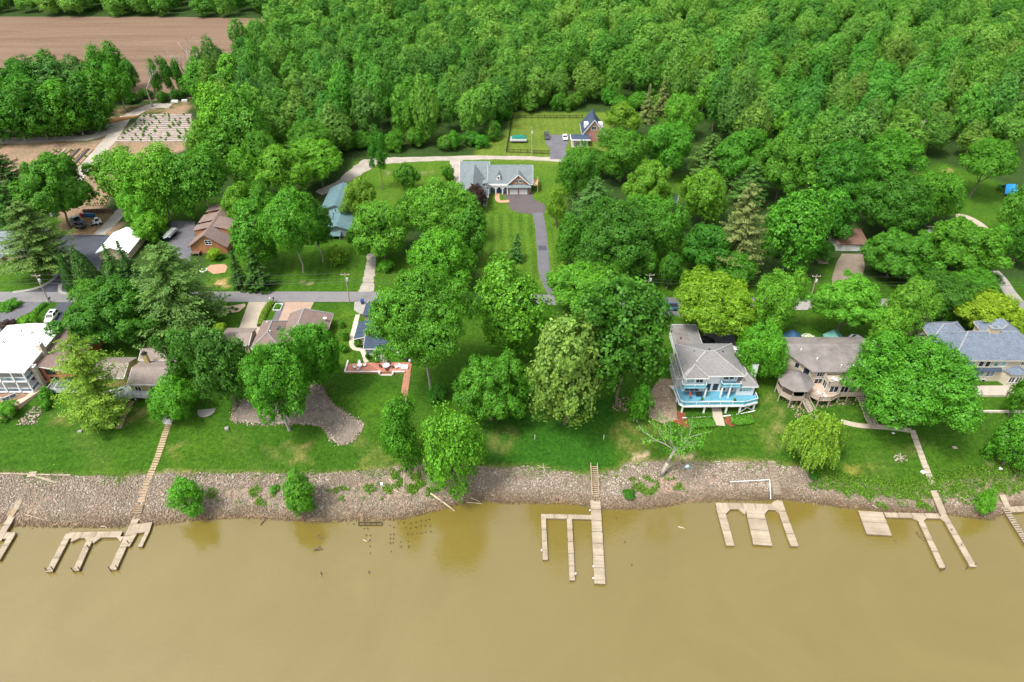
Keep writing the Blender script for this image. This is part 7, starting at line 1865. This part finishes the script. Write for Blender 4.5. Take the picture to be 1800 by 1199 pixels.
def trailer_parts(t, L, W):
    MB().beam((-W*.35,-L/2,.5),(-W*.35,L/2,.5),.1,.12).beam((W*.35,-L/2,.5),(W*.35,L/2,.5),.1,.12).beam((-W*.35,0,.5),(W*.35,0,.5),.1,.1).beam((-W*.35,-L/2,.5),(0,-L/2-1.2,.5),.1,.1).beam((W*.35,-L/2,.5),(0,-L/2-1.2,.5),.1,.1).build('trailer_frame',BLACK,t)
    for s in (-1,1):
        for yy in (.5,1.3): wheel(t,s*W*.42,yy,.33,.2)
bt_ = empty('covered_boat',gpos(300,418),heading((312,404),(288,428))); hull(bt_,6.2,2.4,.7,1.5,plain('navy_gelcoat',(0.03,0.05,0.10),.3),plain('white_cover',(0.72,0.72,0.70),.7,.06)); trailer_parts(bt_,5.0,2.2); MB().box(-1.22,1.22,-2.0,3.0,1.28,1.36).build('rub_rail',WHITE,bt_); tag(bt_,'speedboat under a white cover on its trailer beside the grey drive','boat')
pb_ = empty('pontoon_boat',gpos(912,250),math.radians(-90))
for s in (-1,1): MB().tube((s*.85,-2.9,.75),(s*.85,2.8,.75),.3,.3,10).tube((s*.85,-2.9,.75),(s*.85,-3.4,.9),.3,.05,10).build('pontoon',RIM,pb_)
MB().box(-1.25,1.25,-3.1,2.9,1.05,1.15).build('deck',WHITE,pb_); MB().box(-1.25,-1.2,-3.0,2.8,1.15,1.75).box(1.2,1.25,-3.0,2.8,1.15,1.75).box(-1.2,1.2,-3.05,-3.0,1.15,1.75).build('fence_panel',WHITE,pb_)
MB().loft([[(-1.28,y,1.76),(-1.0,y,zt),(1.0,y,zt),(1.28,y,1.76)] for y,zt in ((-2.6,1.8),(-2.2,2.2),(0,2.45),(2.2,2.3),(2.8,1.8))]).build('cover',plain('green_cover',(0.01,0.17,0.13),.6,.1),pb_); trailer_parts(pb_,5.4,2.2); tag(pb_,'pontoon boat under a green cover on the far fenced lawn','boat')
tr_ = empty('dump_trailer',gpos(141,401),heading((130,395),(152,404))); MB().box(-1.0,1.0,-2.2,1.8,.65,.75).build('bed',BLACK,tr_); MB().box(-1.05,-.98,-2.2,1.8,.75,1.4).box(.98,1.05,-2.2,1.8,.75,1.4).box(-.98,.98,-2.25,-2.18,.75,1.4).box(-.98,.98,1.75,1.82,.75,1.3).build('side_wall',KPAINT,tr_); trailer_parts(tr_,3.8,2.2); tag(tr_,'black dump trailer on the brown yard beside the dark driveway','trailer')
tk = car(*gpos(136,391),heading((150,397),(128,384)),'dark blue pickup beside the black dump trailer under the tree',BPAINT,'pickup','pickup_truck','pickup')
sk = empty('skid_steer',gpos(173,394),math.radians(-60)); MB().box(-.75,.75,-.9,1.1,.35,1.1).build('body',WHITE,sk); MB().loft([[(a*.5,b,1.1) for a,b in ((-1,-.6),(1,-.6),(1,.6),(-1,.6))],[(a*.45,b,2.0) for a,b in ((-1,-.4),(1,-.4),(1,.5),(-1,.5))]]).build('cab_glass',WINDSH,sk); MB().box(-.5,.5,-.45,.55,2.0,2.08).build('cab_roof',WHITE,sk)
for s in (-1,1):
    MB().beam((s*.85,1.0,1.4),(s*.85,-1.3,.9),.14,.2).build('lift_arm',WHITE,sk)
    for yy in (-.55,.65): wheel(sk,s*.9,yy,.4,.28)
MB().box(-.95,.95,-2.0,-1.3,.12,.55).build('bucket',BLACK,sk); tag(sk,'white skid steer loader on the brown yard','loader')

# ------------------------------------------------------------------ poles, wires, bins and yard things
POLEW = woodmat('pole_timber',(0.36,0.30,0.24),.1); WIRE = plain('wire',(0.05,0.05,0.05),.6,.05); TRAFO = plain('transformer',(0.45,0.46,0.46),.5,.05)
tops = []
def pole(bx_, by_, tpx, tpy, label, arm=True, trafo=True):
    x,y,z = G(bx_,by_); d_ = ray(tpx,tpy); t_ = y/d_[1]; Hh = CAM_H+d_[2]*t_-z; dx = d_[0]*t_-x
    o = empty('utility_pole',(x,y,z)); MB().tube((0,0,-.2),(dx,0,Hh),.17,.11,8).build('shaft',POLEW,o)
    if arm: MB().beam((dx-1.1,0,Hh-.5),(dx+1.1,0,Hh-.5),.12,.14).build('crossarm',POLEW,o)
    for s in ((-1,0,1) if arm else (0,)): MB().lathe([(.07,0),(.09,.12),(.04,.22)],(dx+s,0,Hh-.42 if arm else Hh),8).build('insulator',WHITE,o)
    if trafo: MB().lathe([(.25,0),(.28,.1),(.28,.8),(.18,.95)],(dx+.38,-.1,Hh-2.3),10).build('transformer',TRAFO,o)
    tag(o,label,'utility pole'); tops.append((x+dx,y,z+Hh)); return o
pole(87,532,62,482,'leaning utility pole at the left driveways'); pole(615,533,606,480,'utility pole at the lane beside the gravel walk'); pole(1137,518,1143,481,'utility pole at the lane left of the yellowish tree'); pole(1427,518,1436,483,'utility pole at the lane left of the brown gravel drive')
T4 = list(tops); pole(935,272,934,224,'utility pole on the far fenced lawn',False); far = tops.pop()
def wire(name,label,pts,sag=.9,r=.022):
    mb = MB()
    for a,b in zip(pts,pts[1:]):
        a,b = Vector(a),Vector(b); n=12; prev=None
        for i in range(n+1):
            t=i/n; p=a.lerp(b,t); p.z-=sag*4*t*(1-t)
            if prev is not None: mb.tube(prev,p,r,r,4,cap=False)
            prev=p
    c=Vector(pts[0]); mb.v=[(v[0]-c.x,v[1]-c.y,v[2]-c.z) for v in mb.v]; o=mb.build(name,WIRE); o.location=c
    return tag(o,label,'wire')
L0=(T4[0][0]-60,T4[0][1],T4[0][2]); R0=(T4[3][0]+70,T4[3][1],T4[3][2])
for k,lb_ in ((0.0,'uppermost power line along the lane'),(-1.6,'middle cable strung along the lane'),(-2.6,'lowest thick cable strung along the lane')):
    wire('power_line',lb_,[(p[0],p[1],p[2]+k) for p in [L0]+T4+[R0]],r=.022 if k > -2 else .045)
wire('power_line','power line crossing from the lane to the far lawn pole',[T4[1],far],1.5)
def bin_(px,py,label,col,s=1.0):
    o=empty('wheelie_bin',gpos(px,py)); MB().loft([[(a*.26*s,b*.3*s,.05) for a,b in ((-1,-1),(1,-1),(1,1),(-1,1))],[(a*.34*s,b*.38*s,1.0*s) for a,b in ((-1,-1),(1,-1),(1,1),(-1,1))]]).build('bin_body',col,o); MB().loft([[(a*.36*s,b*.4*s,1.003*s) for a,b in ((-1,-1),(1,-1),(1,1),(-1,1))],[(a*.30*s,b*.3*s,1.12*s) for a,b in ((-1,-1),(1,-1),(1,1),(-1,1))]]).build('lid',col,o)
    for k in (-1,1): MB().tube((k*.2,.3*s,.12),(k*.3,.3*s,.12),.12,.12,10).build('wheel',RUBBER,o)
    return tag(o,label,'bin')
BBIN=plain('blue_bin',(0.02,0.06,0.22),.5,.08); bin_(637.5,534,'blue wheeled bin at the lane edge before the cottage',BBIN,1.15)
def mailbox(px,py,label,mat=None):
    o=empty('mailbox',gpos(px,py)); MB().box(-.06,.06,-.06,.06,-.1,1.05).build('post',mat or BLACK,o); MB().loft([[(a,y,1.05+b) for a,b in ((-.16,0),(.16,0),(.16,.2),(.08,.3),(-.08,.3),(-.16,.2))] for y in (-.32,.32)]).build('box',mat or BLACK,o); MB().box(.165,.185,-.1,.1,1.2,1.4).build('flag',TAIL,o)
    return tag(o,label,'mailbox')
mailbox(90,531,'black mailbox at the left driveway beside the leaning pole'); mailbox(476,531,'white mailbox at the tip of the narrow hedge',WHITE); mailbox(482,531,'dark mailbox beside the white one at the narrow hedge')
def barrel(px,py,label,col):
    o=empty('barrel',gpos(px,py)); MB().lathe([(.42,0),(.46,.15),(.46,.5),(.48,.55),(.46,.6),(.46,1.0),(.42,1.1)],(0,0,0),14).build('drum',col,o); MB().lathe([(.40,1.103),(.36,1.14)],(0,0,0),14).build('lid',col,o); return tag(o,label,'barrel')
RBAR=plain('red_plastic',(0.40,0.03,0.04),.5,.1); UBAR=plain('blue_plastic',(0.02,0.11,0.25),.5,.1)
barrel(144,381,'red drum beside the row of blue drums',RBAR)
for i,px in enumerate((150,155,160,165)): barrel(px,381,['blue drum next to the red drum','second blue drum from the red drum','third blue drum from the red drum','blue drum at the right end of the row'][i],UBAR)
barrel(92,380,'white drum under the round tree at the nursery',WHITE); barrel(98,380,'blue drum under the round tree at the nursery',UBAR)
# timber wall of the brown yard
tw=empty('timber_wall',gpos(172,376)); X0,Y0,Z0=tw.location
pa_,pb2=G(148,376),G(200,374)
for i in range(8):
    t=i/7; x,y=pa_[0]+(pb2[0]-pa_[0])*t,pa_[1]+(pb2[1]-pa_[1])*t; MB().box(x-X0-.1,x-X0+.1,y-Y0-.15,y-Y0,-.1,1.5).build('post',WOODD,tw)
for k in range(4): MB().beam((pa_[0]-X0,pa_[1]-Y0+.12,.2+k*.36),(pb2[0]-X0,pb2[1]-Y0+.12,.2+k*.36),.16,.33).build('plank',WOODD,tw)
tag(tw,'dark timber retaining wall behind the brown yard','wall')
# planter ring, planter box, stakes, tarpaulin
def ring_bed(px,py,r,label,plant):
    o=empty('flower_ring',gpos(px,py)); MB().lathe([(r,0),(r,.3),(r-.18,.3),(r-.2,.05)],(0,0,0),18).build('ring',WHITE,o); me,R0,RV0=KINDS['shrub'][1]; c=link('plant',me,o); c.location=(0,0,.25); c.scale=(r*.8/R0,r*.8/R0,.25/RV0); c.color=(*plant,1); return tag(o,label,'flower bed')
ring_bed(358,476,1.0,'white ringed flower bed on the lawn beside the mulch',YEL)
pl_=empty('planting_box',gpos(489,541)); MB().box(-1.0,1.0,-1.4,-1.3,0,.35).box(-1.0,1.0,1.3,1.4,0,.35).box(-1.0,-.9,-1.3,1.3,0,.35).box(.9,1.0,-1.3,1.3,0,.35).build('frame',WHITE,pl_); me,R0,RV0=KINDS['shrub'][2]; c_=link('plant',me,pl_); c_.location=(0,0,.3); c_.scale=(.9/R0,1.2/R0,.35/RV0); c_.color=(*GREEN,1); tag(pl_,'white framed planting box at the top of the pink driveway','planter')
for px,lb_ in ((940,'white survey stake on the lawn below the pale tree'),(1061,'white survey stake on the lawn left of the dry patch')):
    o=empty('survey_stake',gpos(px,772)); MB().box(-.05,.05,-.05,.05,-.1,1.3).build('stake',WHITE,o); MB().box(.051,.06,-.1,.1,1.0,1.2).build('ribbon',plain('ribbon_pink',(0.6,0.3,0.3),.6),o); tag(o,lb_,'stake')
x,y,z=G(1772,343); tp=empty('tarpaulin',(x,y,z)); TARP=plain('blue_tarp',(0.01,0.21,0.52),.5,.08,.8); MB().slab([(-2.6,-1.6,1.3),(2.3,-1.6,1.1),(1.6,1.2,3.4),(-1.4,1.2,3.3)],.05).slab([(-1.4,1.2,3.3),(1.6,1.2,3.4),(2.2,3.4,1.4),(-2.2,3.4,1.2)],.05).build('sheet',TARP,tp)
for a,b,h_ in ((-2.5,-1.5,1.3),(2.2,-1.5,1.1),(1.6,1.2,3.3),(-1.4,1.2,3.2)): MB().tube((a,b,-.1),(a,b,h_),.05,.05,6).build('pole',WOODD,tp)
tag(tp,'bright blue tarpaulin shelter on the right hand lawn','tarpaulin')
slabthing('white_tub','small white tub on the right hand lawn','tub',1686,363,.8,.8,.5,.0,WHITE)
slabthing('white_sack','white sacks heaped at the back of the striped nursery','sack',308,180,3.0,1.2,.9,.0,WHITE); slabthing('grey_sack','grey sacks beside the white ones at the back of the nursery','sack',325,179,2.5,1.4,.9,.2,PALEGREY)
slabthing('tyre_heap','dark heap of hoses and pots beside the gravel track','heap',172,231,7.0,1.4,.9,.35,plain('dark_heap',(0.06,0.055,0.05),.8,.4,2.0))
x,y,z=G(196,215); mo=tag(link('dirt_mound',None) if False else MB().loft([[(x+math.cos(a)*rx*k+math.sin(a)*ry*k*.5,y+math.sin(a)*ry*k+math.cos(a)*rx*k*.75,z+zz+rnd.uniform(-.08,.08)) for a in np.linspace(0,2*math.pi,20,endpoint=False)] for rx,ry,k,zz in ((9,2.4,1,-.1),(9,2.4,.8,.6),(9,2.4,.45,1.1),(9,2.4,.12,1.25))]).build('dirt_mound',plain('orange_dirt',(0.46,0.24,0.09),.95,.15,1.0),None,True),kind='structure')
# nursery: fabric covered rows with plants
FAB=plain('pale_fabric',(0.33,0.275,0.24),.9,.2,.8); FABD=plain('black_fabric',(0.045,0.045,0.05),.7,.1); ROWD=plain('row_gap',(0.11,0.09,0.075),.9,.2)
npl=empty('nursery_plot',G(265,228)); NX,NY,NZ=npl.location; pr=random.Random(3)
for i in range(13):
    f=i/12; py=203+f*45; xl=250-f*46; a,b=G(xl,py),G(338,py-1)
    MB().box(a[0]-NX,b[0]-NX,a[1]-NY-.75,a[1]-NY+.75,0.02,.26).build('row',FAB,npl); MB().box(a[0]-NX,b[0]-NX,a[1]-NY+.75,a[1]-NY+1.5,0.02,.12).build('row_gap',ROWD,npl)
    for k in range(8):
        if pr.random()<.62:
            x=a[0]+(b[0]-a[0])*(k+pr.uniform(.2,.8))/8; me,R0,RV0=KINDS['shrub'][pr.randrange(3)]; c_=link('plant',me,npl); s_=pr.uniform(.35,.8); c_.location=(x-NX,a[1]-NY,.25+s_*.7); c_.scale=(s_/R0*.8,s_/R0*.8,s_*.8/RV0); c_.color=(*(OLIVE if pr.random()<.5 else GREEN),1)
tag(npl,'nursery plot with many pale fabric rows and small plants','nursery plot')
for lab,p0,p1,nr,col in (('left garden plot with bare brown rows and two black covers',(25,325),(165,262),9,0),('small garden plot with close dark rows behind the timber wall',(150,362),(196,322),8,1)):
    gp=empty('garden_plot',G((p0[0]+p1[0])/2,(p0[1]+p1[1])/2)); X1,Y1,Z1=gp.location
    A,B,C,D=(G(22,330),G(95,262),G(168,262),G(110,325)) if col==0 else (G(150,362),G(178,322),G(200,322),G(186,362))
    for i in range(nr):
        f=(i+.5)/nr; a=Vector(A).lerp(Vector(D),f)-gp.location; b=Vector(B).lerp(Vector(C),f)-gp.location; a.z=b.z=.12
        MB().beam(a,b,.9 if col==0 else .6,.22).build('row',FABD if (col==0 and i in (5,7)) else (FAB if col==0 and i==2 else plain('brown_row',(0.27,0.18,0.11),.95,.2)),gp)
        if not (col==0 and i in (5,7)):
            for k in range(10):
                if pr.random()<.55:
                    p=a.lerp(b,(k+pr.random())/10); me,R0,RV0=KINDS['shrub'][pr.randrange(3)]; c_=link('plant',me,gp); s_=pr.uniform(.25,.55); c_.location=(p.x,p.y,.2+s_*.6); c_.scale=(s_/R0,s_/R0,s_/RV0*.8); c_.color=(*(GREEN if pr.random()<.6 else BLUEG),1)
    tag(gp,lab,'garden plot')
